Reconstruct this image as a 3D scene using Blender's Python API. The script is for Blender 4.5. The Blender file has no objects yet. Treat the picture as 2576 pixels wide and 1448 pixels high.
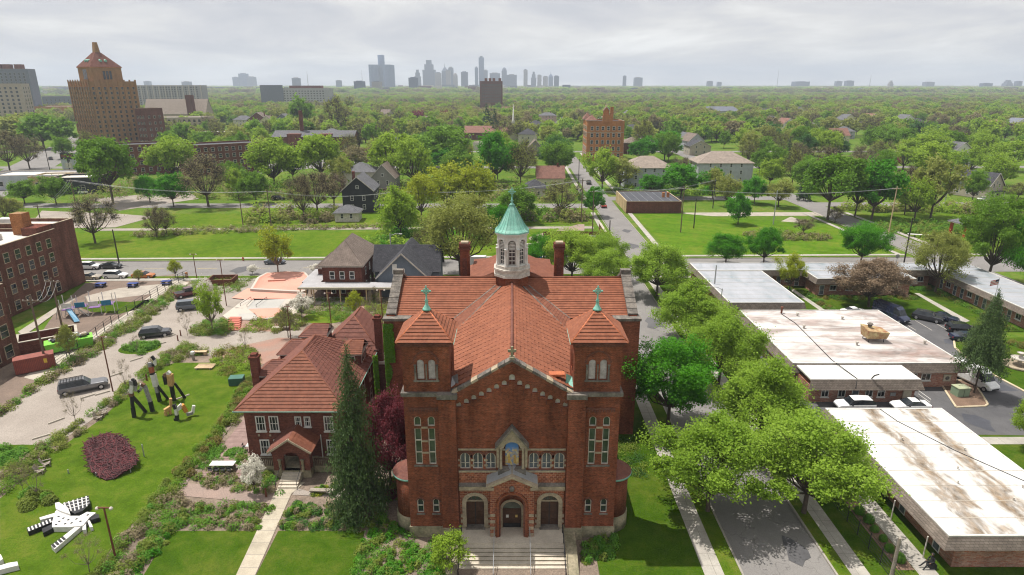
import bpy, math, random
import numpy as np
from mathutils import Vector, Matrix
from mathutils.geometry import tessellate_polygon

rnd = random.Random(7)
sc = bpy.context.scene
COL = sc.collection
# ------------------------------------------------------------------ camera
CAM_H, F, PITCH = 40.0, 1588.5, math.radians(17.83)
cam_d = bpy.data.cameras.new('camera'); cam = bpy.data.objects.new('camera', cam_d); COL.objects.link(cam)
cam_d.sensor_width = 36.0; cam_d.lens = F / 2576 * 36.0
cam_d.clip_start = 0.5; cam_d.clip_end = 40000
cam.location = (0, 0, CAM_H); cam.rotation_euler = (math.pi / 2 - PITCH, 0, 0)
sc.camera = cam
# ------------------------------------------------------------------ sky
SUN = Vector((-7.0, 3.6, 19.8)).normalized()          # towards the sun
EL = math.asin(SUN.z); AZ = math.atan2(SUN.x, SUN.y)
w = bpy.data.worlds.new('World'); sc.world = w; w.use_nodes = True
nt = w.node_tree; nt.nodes.clear()
def N(nt, t, **k):
    n = nt.nodes.new(t)
    for a, b in k.items(): setattr(n, a, b)
    return n
def ramp(nt, stops):
    r = N(nt, 'ShaderNodeValToRGB'); el = r.color_ramp.elements
    while len(el) < len(stops): el.new(0.5)
    for e, (p, c) in zip(el, stops): e.position = p; e.color = (*c, 1)
    return r
out = N(nt, 'ShaderNodeOutputWorld')
sky = N(nt, 'ShaderNodeTexSky', sky_type='NISHITA', sun_disc=False, sun_elevation=EL, sun_rotation=AZ)
bg1 = N(nt, 'ShaderNodeBackground'); bg1.inputs[1].default_value = 0.1
nt.links.new(sky.outputs[0], bg1.inputs[0])
tc = N(nt, 'ShaderNodeTexCoord'); sep = N(nt, 'ShaderNodeSeparateXYZ'); nt.links.new(tc.outputs['Generated'], sep.inputs[0])
zz = N(nt, 'ShaderNodeMath', operation='MAXIMUM'); nt.links.new(sep.outputs[2], zz.inputs[0]); zz.inputs[1].default_value = 0.0
za = N(nt, 'ShaderNodeMath', operation='ADD'); nt.links.new(zz.outputs[0], za.inputs[0]); za.inputs[1].default_value = 0.13
cmb = N(nt, 'ShaderNodeCombineXYZ')
for i in (0, 1):
    d = N(nt, 'ShaderNodeMath', operation='DIVIDE'); nt.links.new(sep.outputs[i], d.inputs[0]); nt.links.new(za.outputs[0], d.inputs[1])
    nt.links.new(d.outputs[0], cmb.inputs[i])
mp = N(nt, 'ShaderNodeMapping'); mp.inputs['Scale'].default_value = (0.75, 0.6, 1); mp.inputs['Location'].default_value = (3.1, 7.7, 0)
nt.links.new(cmb.outputs[0], mp.inputs[0])
nz = N(nt, 'ShaderNodeTexNoise'); nz.inputs['Scale'].default_value = 1.0; nz.inputs['Detail'].default_value = 6; nz.inputs['Roughness'].default_value = 0.56; nz.inputs['Distortion'].default_value = 0.35
nt.links.new(mp.outputs[0], nz.inputs[0])
cr = ramp(nt, [(0.32, (0.58, 0.59, 0.64)), (0.45, (0.72, 0.71, 0.735)), (0.54, (0.86, 0.84, 0.825)), (0.66, (1.08, 1.06, 1.03))])
nt.links.new(nz.outputs[0], cr.inputs[0])
bg2 = N(nt, 'ShaderNodeBackground'); bg2.inputs[1].default_value = 0.80
nt.links.new(cr.outputs[0], bg2.inputs[0])
mx = N(nt, 'ShaderNodeMixShader'); mx.inputs[0].default_value = 0.93
nt.links.new(bg1.outputs[0], mx.inputs[1]); nt.links.new(bg2.outputs[0], mx.inputs[2]); nt.links.new(mx.outputs[0], out.inputs[0])
# ------------------------------------------------------------------ sun, exposure
sd = bpy.data.lights.new('sun', 'SUN'); sd.energy = 5.0; sd.angle = math.radians(0.6); sd.color = (1.0, 0.955, 0.88)
sun = bpy.data.objects.new('sun', sd); COL.objects.link(sun); sun.location = (0, 0, 300)
sun.rotation_euler = (-SUN).to_track_quat('-Z', 'Y').to_euler()
sc.view_settings.view_transform = 'Standard'; sc.view_settings.look = 'None'
sc.view_settings.exposure = 0.27; sc.view_settings.gamma = 1.0; sc.view_settings.use_curve_mapping = False
sc.render.engine = 'CYCLES'
cy = sc.cycles
cy.use_denoising = True; cy.max_bounces = 5; cy.diffuse_bounces = 2; cy.glossy_bounces = 2; cy.transmission_bounces = 2
cy.transparent_max_bounces = 4; cy.volume_bounces = 0; cy.use_adaptive_sampling = True; cy.adaptive_threshold = 0.02
cy.filter_width = 1.15; cy.caustics_reflective = False; cy.caustics_refractive = False
sc.render.use_persistent_data = False

# ------------------------------------------------------------------ where a point of the ground or of a wall lies
_c, _s = math.cos(PITCH), math.sin(PITCH)
def ray(x, y):
    v = y - 724
    return x - 1288, F * _c - v * _s, F * _s + v * _c
def G(x, y, z=0.0):
    u, f, d = ray(x, y); t = (CAM_H - z) / d
    return u * t, f * t
def V(x, y, Y):
    u, f, d = ray(x, y); t = Y / f
    return u * t, CAM_H - d * t
def GS(px, z=0.0): return [G(x, y, z) for x, y in px]

# ------------------------------------------------------------------ mesh building
class MB:
    def __init__(s): s.v = []; s.f = []; s.m = []; s.mi = 0
    def add(s, vs, fs):
        o = len(s.v); s.v += [tuple(p) for p in vs]
        for f in fs: s.f.append([i + o for i in f]); s.m.append(s.mi)
        return s
    def mat(s, i): s.mi = i; return s
    def box(s, x0, y0, z0, x1, y1, z1):
        return s.add([(x0, y0, z0), (x1, y0, z0), (x1, y1, z0), (x0, y1, z0), (x0, y0, z1), (x1, y0, z1), (x1, y1, z1), (x0, y1, z1)],
                     [(0, 3, 2, 1), (4, 5, 6, 7), (0, 1, 5, 4), (1, 2, 6, 5), (2, 3, 7, 6), (3, 0, 4, 7)])
    def cbox(s, x, y, z, w, d, h): return s.box(x - w / 2, y - d / 2, z, x + w / 2, y + d / 2, z + h)
    def poly(s, pts): return s.add(pts, [tuple(range(len(pts)))])
    def prism(s, pts, z0, z1, top=None):
        n = len(pts); a = [(x, y, z0) for x, y in pts]; b = [(x, y, z1) for x, y in (top or pts)]
        return s.add(a + b, [tuple(range(n - 1, -1, -1)), tuple(range(n, 2 * n))] + [(i, (i + 1) % n, n + (i + 1) % n, n + i) for i in range(n)])
    def extr(s, pts, y0, y1):                 # outline in x,z pushed along y
        n = len(pts); a = [(x, y0, z) for x, z in pts]; b = [(x, y1, z) for x, z in pts]
        return s.add(a + b, [tuple(range(n)), tuple(range(2 * n - 1, n - 1, -1))] + [(i, n + i, n + (i + 1) % n, (i + 1) % n) for i in range(n)])
    def tube(s, p0, p1, r0, r1=None, n=6, cap=True):
        r1 = r0 if r1 is None else r1
        p0 = Vector(p0); p1 = Vector(p1); d = (p1 - p0)
        if d.length < 1e-6: return s
        d.normalize(); a = d.orthogonal().normalized(); b = d.cross(a)
        ring = lambda p, r: [p + (a * math.cos(2 * math.pi * i / n) + b * math.sin(2 * math.pi * i / n)) * r for i in range(n)]
        fs = [(i, (i + 1) % n, n + (i + 1) % n, n + i) for i in range(n)]
        if cap: fs += [tuple(range(n - 1, -1, -1)), tuple(range(n, 2 * n))]
        return s.add(ring(p0, r0) + ring(p1, r1), fs)
    def path(s, pts, r, n=6):
        for a, b in zip(pts, pts[1:]): s.tube(a, b, r, r, n)
        return s
    def lathe(s, prof, c=(0, 0, 0), n=16, a0=0.0):
        vs = []; fs = []
        for r, z in prof:
            vs += [(c[0] + r * math.cos(a0 + 2 * math.pi * i / n), c[1] + r * math.sin(a0 + 2 * math.pi * i / n), c[2] + z) for i in range(n)]
        for k in range(len(prof) - 1):
            fs += [(k * n + i, k * n + (i + 1) % n, (k + 1) * n + (i + 1) % n, (k + 1) * n + i) for i in range(n)]
        fs += [tuple(range(n - 1, -1, -1)), tuple(range((len(prof) - 1) * n, len(prof) * n))]
        return s.add(vs, fs)
    def bar(s, a, b, w, h):                   # rectangular beam from a to b, w across, h up
        a = Vector(a); b = Vector(b); d = (b - a).normalized(); side = d.cross(Vector((0, 0, 1)))
        side = side.normalized() if side.length > 1e-4 else Vector((1, 0, 0)); up = side.cross(d)
        vs = [p + side * (i * w / 2) + up * (j * h / 2) for p in (a, b) for i, j in ((-1, -1), (1, -1), (1, 1), (-1, 1))]
        return s.add(vs, [(0, 3, 2, 1), (4, 5, 6, 7), (0, 1, 5, 4), (1, 2, 6, 5), (2, 3, 7, 6), (3, 0, 4, 7)])
    def flat(s, loops, fn):                   # polygon with holes (2-D loops) -> fn(a,b) 3-D
        vv = [[Vector((a, b, 0)) for a, b in l] for l in loops]
        pts = [p for l in loops for p in l]
        o = len(s.v); s.v += [tuple(fn(a, b)) for a, b in pts]
        for t in tessellate_polygon(vv): s.f.append([o + i for i in t]); s.m.append(s.mi)
        return s
    def mesh(s, name, mats, smooth=False):
        me = bpy.data.meshes.new(name); me.from_pydata(s.v, [], s.f)
        for m in (mats if isinstance(mats, (list, tuple)) else [mats]): me.materials.append(m)
        if any(s.m): me.polygons.foreach_set('material_index', s.m)
        if smooth: me.polygons.foreach_set('use_smooth', [True] * len(s.f))
        me.update(); return me
    def obj(s, name, mats, parent=None, smooth=False): return link(name, s.mesh(name, mats, smooth), parent)
def link(name, me, parent=None, loc=None, rz=0.0, scale=None):
    o = bpy.data.objects.new(name, me); COL.objects.link(o)
    if loc is not None: o.location = loc
    if rz: o.rotation_euler = (0, 0, rz)
    if scale is not None: o.scale = scale if hasattr(scale, '__len__') else (scale,) * 3
    if parent is not None:
        o.parent = parent
        if 'wb' in parent: o.matrix_parent_inverse = Matrix.Translation(parent.location).inverted()
    return o
def tag(o, label, cat, group=None, kind=None):
    if label: o['label'] = label
    if cat: o['category'] = cat
    if group: o['group'] = group
    if kind: o['kind'] = kind
    return o
def thing(name, label, cat, loc=(0, 0, 0), rz=0.0, group=None, wb=False):
    o = link(name, None, None, loc, rz); o.empty_display_size = 0.5
    if wb: o['wb'] = 1                        # its parts are given in world coordinates
    return tag(o, label, cat, group)
def dup(root, loc=None, rz=None, label=None, group=None, scale=None):
    r = root.copy(); COL.objects.link(r)
    if loc is not None: r.location = loc
    if rz is not None: r.rotation_euler = (0, 0, rz)
    if scale is not None: r.scale = (scale,) * 3
    if label: r['label'] = label
    if group: r['group'] = group
    for ch in list(root.children):
        c = ch.copy(); COL.objects.link(c); c.parent = r
        for g in ch.children:
            d = g.copy(); COL.objects.link(d); d.parent = c
    return r
def sheet(name, pts, z, m, kind='structure', label=None, cat=None):
    o = MB().flat([pts], lambda a, b: (a, b, z)).obj(name, m)
    for p in o.data.polygons:
        if p.normal.z < 0: o.data.flip_normals(); break
    o['kind'] = kind
    if label: o['label'] = label
    if cat: o['category'] = cat
    return o
def arch(cx, z0, w, h, n=8):                  # outline of a round-headed opening, x,z
    r = w / 2; zc = z0 + h - r
    return [(cx - r, z0), (cx + r, z0)] + [(cx + r * math.cos(math.pi * i / n), zc + r * math.sin(math.pi * i / n)) for i in range(n + 1)]
def rect(cx, z0, w, h): return [(cx - w / 2, z0), (cx + w / 2, z0), (cx + w / 2, z0 + h), (cx - w / 2, z0 + h)]
def inset(pts, d):                            # shrink an outline towards its middle
    cx = sum(p[0] for p in pts) / len(pts); xs = [p[0] for p in pts]; zs = [p[1] for p in pts]
    W = max(xs) - min(xs); H = max(zs) - min(zs); mx_, mz = (max(xs) + min(xs)) / 2, (max(zs) + min(zs)) / 2
    return [(mx_ + (x - mx_) * (1 - 2 * d / W), mz + (z - mz) * (1 - 2 * d / H)) for x, z in pts]
def wall_with_openings(mb, outer, holes, fn, depth):   # fn(a, b, back) -> point; reveals reach `depth` back
    mb.flat([outer] + holes, lambda a, b: fn(a, b, 0))
    for h in holes:
        n = len(h)
        for i in range(n):
            (a, b), (c, d) = h[i], h[(i + 1) % n]
            mb.add([fn(a, b, 0), fn(c, d, 0), fn(c, d, depth), fn(a, b, depth)], [(0, 1, 2, 3)])
    return mb

# ------------------------------------------------------------------ materials
def lin(r, g, b): return tuple(((c / 255) / 12.92 if c / 255 <= 0.04045 else ((c / 255 + 0.055) / 1.055) ** 2.4) for c in (r, g, b))
MATS = {}
ORD = 'first second third fourth fifth sixth seventh eighth ninth tenth eleventh twelfth thirteenth fourteenth fifteenth sixteenth'.split()
def newmat(name):
    m = bpy.data.materials.new(name); m.use_nodes = True; m.node_tree.nodes.clear(); MATS[name] = m
    t = m.node_tree; o = N(t, 'ShaderNodeOutputMaterial'); p = N(t, 'ShaderNodeBsdfPrincipled'); t.links.new(p.outputs[0], o.inputs[0])
    return m, t, p, o
def coords(t, scale, world=False):
    if world: c = N(t, 'ShaderNodeNewGeometry').outputs['Position']
    else: c = N(t, 'ShaderNodeTexCoord').outputs['Object']
    mp = N(t, 'ShaderNodeMapping'); mp.inputs['Scale'].default_value = scale if hasattr(scale, '__len__') else (scale,) * 3
    t.links.new(c, mp.inputs[0]); return mp.outputs[0]
def noise(t, vec, sc_=1.0, det=4, rough=0.6, dist=0.0):
    n = N(t, 'ShaderNodeTexNoise'); n.inputs['Scale'].default_value = sc_; n.inputs['Detail'].default_value = det
    n.inputs['Roughness'].default_value = rough; n.inputs['Distortion'].default_value = dist
    t.links.new(vec, n.inputs[0]); return n.outputs[0]
def mixc(t, fac, a, b, mode='MIX'):
    m = N(t, 'ShaderNodeMix', data_type='RGBA', blend_type=mode)
    for sock, v in ((m.inputs[0], fac), (m.inputs[6], a), (m.inputs[7], b)):
        if isinstance(v, (int, float)): sock.default_value = v
        elif isinstance(v, tuple): sock.default_value = (*v, 1)
        else: t.links.new(v, sock)
    return m.outputs[2]
def math_(t, op, a, b=None, clamp=False):
    m = N(t, 'ShaderNodeMath', operation=op, use_clamp=clamp)
    for i, v in enumerate((a, b)):
        if v is None: continue
        if isinstance(v, (int, float)): m.inputs[i].default_value = v
        else: t.links.new(v, m.inputs[i])
    return m.outputs[0]
def bump(t, p, h, strength=0.3, dist=0.05):
    b = N(t, 'ShaderNodeBump'); b.inputs['Strength'].default_value = strength; b.inputs['Distance'].default_value = dist
    t.links.new(h, b.inputs['Height']); t.links.new(b.outputs[0], p.inputs['Normal'])
def simple(name, c1, c2=None, scale=0.8, fine=6.0, rough=0.8, amt=0.35, spec=0.3, metal=0.0, bmp=0.0, world=False, c3=None):
    """two colours mixed by a broad noise, mottled by a fine one"""
    m, t, p, o = newmat(name)
    c2 = c2 or tuple(x * 0.72 for x in c1)
    v = coords(t, 1.0, world)
    n1 = noise(t, v, scale, 5, 0.62); r = ramp(t, [(0.34, c1), (0.66, c2)] if c3 is None else [(0.32, c1), (0.5, c2), (0.68, c3)])
    t.links.new(n1, r.inputs[0])
    n2 = noise(t, v, fine, 3, 0.6); r2 = ramp(t, [(0.25, (1 - amt,) * 3), (0.75, (1 + amt,) * 3)]); t.links.new(n2, r2.inputs[0])
    col = mixc(t, 1.0, r.outputs[0], r2.outputs[0], 'MULTIPLY')
    t.links.new(col, p.inputs['Base Color'])
    p.inputs['Roughness'].default_value = rough; p.inputs['Specular IOR Level'].default_value = spec; p.inputs['Metallic'].default_value = metal
    if bmp: bump(t, p, n2, bmp)
    return m
def brick(name, c1, c2, mortar, w_=0.24, h_=0.085, stain=0.35, big=None):
    m, t, p, o = newmat(name)
    g = N(t, 'ShaderNodeNewGeometry'); s_ = N(t, 'ShaderNodeSeparateXYZ'); t.links.new(g.outputs['Position'], s_.inputs[0])
    uv = N(t, 'ShaderNodeCombineXYZ'); t.links.new(math_(t, 'ADD', s_.outputs[0], s_.outputs[1]), uv.inputs[0]); t.links.new(s_.outputs[2], uv.inputs[1])
    b = N(t, 'ShaderNodeTexBrick'); t.links.new(uv.outputs[0], b.inputs[0])
    b.inputs['Color1'].default_value = (*c1, 1); b.inputs['Color2'].default_value = (*c2, 1); b.inputs['Mortar'].default_value = (*mortar, 1)
    b.inputs['Scale'].default_value = 1.0; b.inputs['Brick Width'].default_value = w_; b.inputs['Row Height'].default_value = h_
    b.inputs['Mortar Size'].default_value = h_ * 0.11; b.inputs['Bias'].default_value = 0.0
    st = noise(t, coords(t, (0.5, 0.5, 0.16), True), 1.0, 6, 0.65); r = ramp(t, [(0.3, (1 - stain,) * 3), (0.7, (1 + stain * 0.6,) * 3)]); t.links.new(st, r.inputs[0])
    st2 = noise(t, coords(t, (0.4, 0.4, 7.0), True), 1.0, 4, 0.7); r3 = ramp(t, [(0.3, (0.76,) * 3), (0.7, (1.2,) * 3)]); t.links.new(st2, r3.inputs[0])
    col = mixc(t, 1.0, b.outputs[0], r.outputs[0], 'MULTIPLY'); col = mixc(t, 0.8, col, r3.outputs[0], 'MULTIPLY')
    fg = noise(t, coords(t, (4.5, 4.5, 9.0), True), 1.0, 3, 0.7); r4 = ramp(t, [(0.3, (0.68,) * 3), (0.7, (1.3,) * 3)]); t.links.new(fg, r4.inputs[0]); col = mixc(t, 1.0, col, r4.outputs[0], 'MULTIPLY')
    t.links.new(col, p.inputs['Base Color']); p.inputs['Roughness'].default_value = 0.9; p.inputs['Specular IOR Level'].default_value = 0.08
    bump(t, p, b.outputs[1], 0.25, -0.012)
    return m
def tile_roof(name, c1, c2, c3):
    """clay tiles: single tiles differ in tone, runs of old and replaced ones; barrel relief"""
    m, t, p, o = newmat(name)
    v = coords(t, 1.0, True)
    vo = N(t, 'ShaderNodeTexVoronoi'); vo.inputs['Scale'].default_value = 3.2; t.links.new(coords(t, (1, 1, 1.3), True), vo.inputs[0])
    r = ramp(t, [(0.0, c1), (0.5, c2), (1.0, c3)]); t.links.new(math_(t, 'ADD', math_(t, 'MULTIPLY', N1(t, vo.outputs['Color']), 0.6), math_(t, 'MULTIPLY', noise(t, v, 0.35, 5, 0.7), 0.5)), r.inputs[0])
    st = noise(t, v, 0.9, 6, 0.7); r2 = ramp(t, [(0.3, (0.8,) * 3), (0.7, (1.15,) * 3)]); t.links.new(st, r2.inputs[0])
    t.links.new(mixc(t, 1.0, r.outputs[0], r2.outputs[0], 'MULTIPLY'), p.inputs['Base Color'])
    p.inputs['Roughness'].default_value = 0.7; p.inputs['Specular IOR Level'].default_value = 0.15
    return m
def N1(t, col):
    s_ = N(t, 'ShaderNodeSeparateColor'); t.links.new(col, s_.inputs[0]); return s_.outputs[0]
def glass(name, c=(0.012, 0.015, 0.018), rough=0.06):
    m, t, p, o = newmat(name)
    v = coords(t, 1.0, True); n = noise(t, v, 0.9, 2); r = ramp(t, [(0.35, c), (0.7, tuple(x * 2.2 + 0.008 for x in c))]); t.links.new(n, r.inputs[0])
    t.links.new(r.outputs[0], p.inputs['Base Color']); p.inputs['Roughness'].default_value = rough; p.inputs['Specular IOR Level'].default_value = 0.6
    return m
def paint(name, c, rough=0.25, coat=0.6, metal=0.0):
    m, t, p, o = newmat(name)
    n = noise(t, coords(t, 1.0), 3.0, 4); r = ramp(t, [(0.3, tuple(x * 0.86 for x in c)), (0.7, tuple(min(1, x * 1.08) for x in c))]); t.links.new(n, r.inputs[0])
    t.links.new(r.outputs[0], p.inputs['Base Color']); p.inputs['Roughness'].default_value = rough; p.inputs['Coat Weight'].default_value = coat; p.inputs['Metallic'].default_value = metal
    return m
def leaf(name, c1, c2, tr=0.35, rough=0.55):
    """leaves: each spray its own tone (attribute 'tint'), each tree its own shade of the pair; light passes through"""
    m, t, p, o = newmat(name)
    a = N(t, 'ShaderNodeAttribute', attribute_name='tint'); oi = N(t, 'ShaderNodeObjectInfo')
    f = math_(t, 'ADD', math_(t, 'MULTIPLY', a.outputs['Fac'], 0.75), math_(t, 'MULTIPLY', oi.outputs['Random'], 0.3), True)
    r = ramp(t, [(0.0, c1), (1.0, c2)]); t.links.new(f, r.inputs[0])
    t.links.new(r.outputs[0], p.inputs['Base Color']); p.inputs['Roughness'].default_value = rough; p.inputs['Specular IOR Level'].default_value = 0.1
    tb = N(t, 'ShaderNodeBsdfTranslucent'); t.links.new(mixc(t, 0.5, r.outputs[0], tuple(min(1, x * 1.5) for x in c2)), tb.inputs[0])
    mx = N(t, 'ShaderNodeMixShader'); mx.inputs[0].default_value = tr
    t.links.new(p.outputs[0], mx.inputs[1]); t.links.new(tb.outputs[0], mx.inputs[2]); t.links.new(mx.outputs[0], o.inputs[0])
    return m
def grass(name, c1, c2, c3, stripe=0.0, sdir=(1.0, 0.0), sscale=0.5):
    m, t, p, o = newmat(name)
    v = coords(t, 1.0, True)
    n1 = noise(t, v, 0.06, 6, 0.65); n2 = noise(t, v, 0.55, 6, 0.75); n3 = noise(t, v, 7.0, 4, 0.7)
    r = ramp(t, [(0.36, tuple(x * .8 for x in c1)), (0.5, c2), (0.66, (c3[0] * 1.35, c3[1] * 1.08, c3[2] * 1.5))])
    t.links.new(math_(t, 'ADD', math_(t, 'MULTIPLY', n1, 0.5), math_(t, 'MULTIPLY', n2, 0.5)), r.inputs[0])
    r2 = ramp(t, [(0.25, (0.62,) * 3), (0.75, (1.38,) * 3)]); t.links.new(n3, r2.inputs[0])
    col = mixc(t, 1.0, r.outputs[0], r2.outputs[0], 'MULTIPLY')
    nd = noise(t, v, 0.22, 6, 0.72, 0.6); rd = ramp(t, [(0.5, (0, 0, 0)), (0.7, (0.5,) * 3)]); t.links.new(nd, rd.inputs[0])
    col = mixc(t, rd.outputs[0], col, (0.125, 0.14, 0.022))      # thin dry patches
    if stripe:
        s_ = N(t, 'ShaderNodeSeparateXYZ'); t.links.new(v, s_.inputs[0])
        q = math_(t, 'ADD', math_(t, 'MULTIPLY', s_.outputs[0], sdir[0] * sscale * 6.283), math_(t, 'MULTIPLY', s_.outputs[1], sdir[1] * sscale * 6.283))
        q = math_(t, 'ADD', q, math_(t, 'MULTIPLY', n2, 2.0))
        sw = math_(t, 'MULTIPLY_ADD', math_(t, 'SINE', q), stripe); t.nodes[-1].inputs[2].default_value = 1.0
        mm = sw.node
        col = mixc(t, 1.0, col, sw, 'MULTIPLY')
    t.links.new(col, p.inputs['Base Color']); p.inputs['Roughness'].default_value = 0.95; p.inputs['Specular IOR Level'].default_value = 0.03
    bump(t, p, n3, 0.35, 0.12)
    return m
def slabs(name, c1, c2, w_, h_, swap=False, joint=(0.22, 0.20, 0.175)):
    m, t, p, o = newmat(name)
    v = coords(t, 1.0, True)
    b = N(t, 'ShaderNodeTexBrick', offset=0.0)
    t.links.new(v, b.inputs[0]); b.inputs['Color1'].default_value = (*c1, 1); b.inputs['Color2'].default_value = (*c2, 1); b.inputs['Mortar'].default_value = (*joint, 1)
    b.inputs['Scale'].default_value = 1; b.inputs['Brick Width'].default_value = w_; b.inputs['Row Height'].default_value = h_; b.inputs['Mortar Size'].default_value = 0.025
    n = noise(t, v, 0.7, 6, 0.7); r = ramp(t, [(0.3, (0.78,) * 3), (0.7, (1.16,) * 3)]); t.links.new(n, r.inputs[0])
    n2 = noise(t, v, 9, 3); r2 = ramp(t, [(0.3, (0.86,) * 3), (0.7, (1.12,) * 3)]); t.links.new(n2, r2.inputs[0])
    t.links.new(mixc(t, 1.0, mixc(t, 1.0, b.outputs[0], r.outputs[0], 'MULTIPLY'), r2.outputs[0], 'MULTIPLY'), p.inputs['Base Color'])
    p.inputs['Roughness'].default_value = 0.9
    return m
def asphalt(name, c1, c2, crack=0.62):
    m, t, p, o = newmat(name)
    v = coords(t, 1.0, True)
    n1 = noise(t, v, 0.12, 6, 0.7); r = ramp(t, [(0.35, c1), (0.65, c2)]); t.links.new(n1, r.inputs[0])
    n2 = noise(t, v, 14, 3, 0.7); r2 = ramp(t, [(0.3, (0.82,) * 3), (0.7, (1.18,) * 3)]); t.links.new(n2, r2.inputs[0])
    vo = N(t, 'ShaderNodeTexVoronoi', feature='DISTANCE_TO_EDGE'); vo.inputs['Scale'].default_value = 0.16
    dv = N(t, 'ShaderNodeVectorMath', operation='ADD'); nn = N(t, 'ShaderNodeTexNoise'); nn.inputs['Scale'].default_value = 0.6; t.links.new(v, nn.inputs[0])
    sc2 = N(t, 'ShaderNodeVectorMath', operation='SCALE'); sc2.inputs['Scale'].default_value = 2.6; t.links.new(nn.outputs['Color'], sc2.inputs[0])
    t.links.new(v, dv.inputs[0]); t.links.new(sc2.outputs[0], dv.inputs[1]); t.links.new(dv.outputs[0], vo.inputs[0])
    r3 = ramp(t, [(0.0, (crack,) * 3), (0.006, (1, 1, 1))]); t.links.new(vo.outputs[0], r3.inputs[0])
    col = mixc(t, 1.0, mixc(t, 1.0, r.outputs[0], r2.outputs[0], 'MULTIPLY'), r3.outputs[0], 'MULTIPLY')
    t.links.new(col, p.inputs['Base Color']); p.inputs['Roughness'].default_value = 0.92; p.inputs['Specular IOR Level'].default_value = 0.2
    return m
def shingle(name, c1, c2, row=0.16):
    m, t, p, o = newmat(name)
    g = N(t, 'ShaderNodeNewGeometry'); s_ = N(t, 'ShaderNodeSeparateXYZ'); t.links.new(g.outputs['Position'], s_.inputs[0])
    uv = N(t, 'ShaderNodeCombineXYZ'); t.links.new(math_(t, 'ADD', s_.outputs[0], s_.outputs[1]), uv.inputs[0]); t.links.new(s_.outputs[2], uv.inputs[1])
    b = N(t, 'ShaderNodeTexBrick'); t.links.new(uv.outputs[0], b.inputs[0])
    b.inputs['Color1'].default_value = (*c1, 1); b.inputs['Color2'].default_value = (*c2, 1); b.inputs['Mortar'].default_value = (*tuple(x * 0.45 for x in c1), 1)
    b.inputs['Scale'].default_value = 1; b.inputs['Brick Width'].default_value = 0.4; b.inputs['Row Height'].default_value = row; b.inputs['Mortar Size'].default_value = 0.014
    n = noise(t, g.outputs['Position'], 0.8, 5, 0.65); r = ramp(t, [(0.3, (0.76,) * 3), (0.7, (1.2,) * 3)]); t.links.new(n, r.inputs[0])
    t.links.new(mixc(t, 1.0, b.outputs[0], r.outputs[0], 'MULTIPLY'), p.inputs['Base Color']); p.inputs['Roughness'].default_value = 0.9; p.inputs['Specular IOR Level'].default_value = 0.2
    return m
def membrane(name, base, dirt, rust, scale, thr, stretch=(1, 1, 1), bands=()):
    """white roofing sheet with ponded dirt in stains of their own shape; bands = low lines (x, y, lean, half width) where water stands"""
    m, t, p, o = newmat(name)
    v = coords(t, stretch, True)
    n = noise(t, v, scale, 6, 0.68, 0.8)
    if bands:
        g = N(t, 'ShaderNodeNewGeometry'); s_ = N(t, 'ShaderNodeSeparateXYZ'); t.links.new(g.outputs['Position'], s_.inputs[0])
        wob = math_(t, 'MULTIPLY', math_(t, 'SUBTRACT', noise(t, coords(t, (.5, .16, 1), True), 1.0, 4), .5), 6.0); best = None
        for x0, y0, k, hw in bands:
            d = math_(t, 'SUBTRACT', math_(t, 'SUBTRACT', s_.outputs[0], x0), math_(t, 'MULTIPLY', math_(t, 'SUBTRACT', s_.outputs[1], y0), k))
            d = math_(t, 'DIVIDE', math_(t, 'ABSOLUTE', math_(t, 'ADD', d, wob)), hw); best = d if best is None else math_(t, 'MINIMUM', best, d)
        n = math_(t, 'ADD', math_(t, 'MULTIPLY', math_(t, 'SUBTRACT', 1.0, best), 0.3), math_(t, 'MULTIPLY', n, 0.8))
    r = ramp(t, [(thr - 0.07, (0, 0, 0)), (thr + 0.05, (0.35,) * 3), (thr + 0.12, (0.7,) * 3), (thr + 0.26, (1, 1, 1))]); t.links.new(n, r.inputs[0])
    n2 = noise(t, v, scale * 3.1, 5, 0.7); r2 = ramp(t, [(0.35, dirt), (0.65, rust)]); t.links.new(n2, r2.inputs[0])
    col = mixc(t, r.outputs[0], base, r2.outputs[0])
    n3 = noise(t, v, 0.5, 5, 0.6); r3 = ramp(t, [(0.3, (0.9,) * 3), (0.7, (1.06,) * 3)]); t.links.new(n3, r3.inputs[0])
    t.links.new(mixc(t, 1.0, col, r3.outputs[0], 'MULTIPLY'), p.inputs['Base Color']); p.inputs['Roughness'].default_value = 0.6
    return m

M = {}
M['brick'] = brick('church_brick', (0.25, 0.062, 0.031), (0.135, 0.035, 0.021), (0.20, 0.12, 0.075), stain=0.55)
M['brick_dark'] = brick('dark_brick', (0.17, 0.052, 0.035), (0.11, 0.038, 0.028), (0.14, 0.10, 0.08))
M['brick_house'] = brick('house_brick', (0.195, 0.058, 0.038), (0.125, 0.038, 0.029), (0.16, 0.105, 0.085))
M['brick_school'] = brick('school_brick', (0.165, 0.062, 0.040), (0.105, 0.042, 0.030), (0.15, 0.11, 0.09), stain=0.5)
M['brick_orange'] = brick('orange_brick', (0.46, 0.19, 0.07), (0.36, 0.14, 0.055), (0.3, 0.18, 0.1))
M['brick_tower'] = brick('tower_brick', (0.36, 0.205, 0.095), (0.26, 0.145, 0.07), (0.27, 0.17, 0.1), stain=0.3)
M['brick_motel'] = brick('motel_brick', (0.34, 0.12, 0.075), (0.42, 0.26, 0.2), (0.33, 0.24, 0.2), w_=0.45, h_=0.13)
M['brick_check'] = brick('patterned_brick', (0.36, 0.12, 0.065), (0.17, 0.05, 0.035), (0.34, 0.2, 0.13), w_=0.34, h_=0.2)
M['brick_yellow'] = brick('buff_brick', (0.5, 0.38, 0.2), (0.42, 0.31, 0.16), (0.4, 0.33, 0.22))
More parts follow.
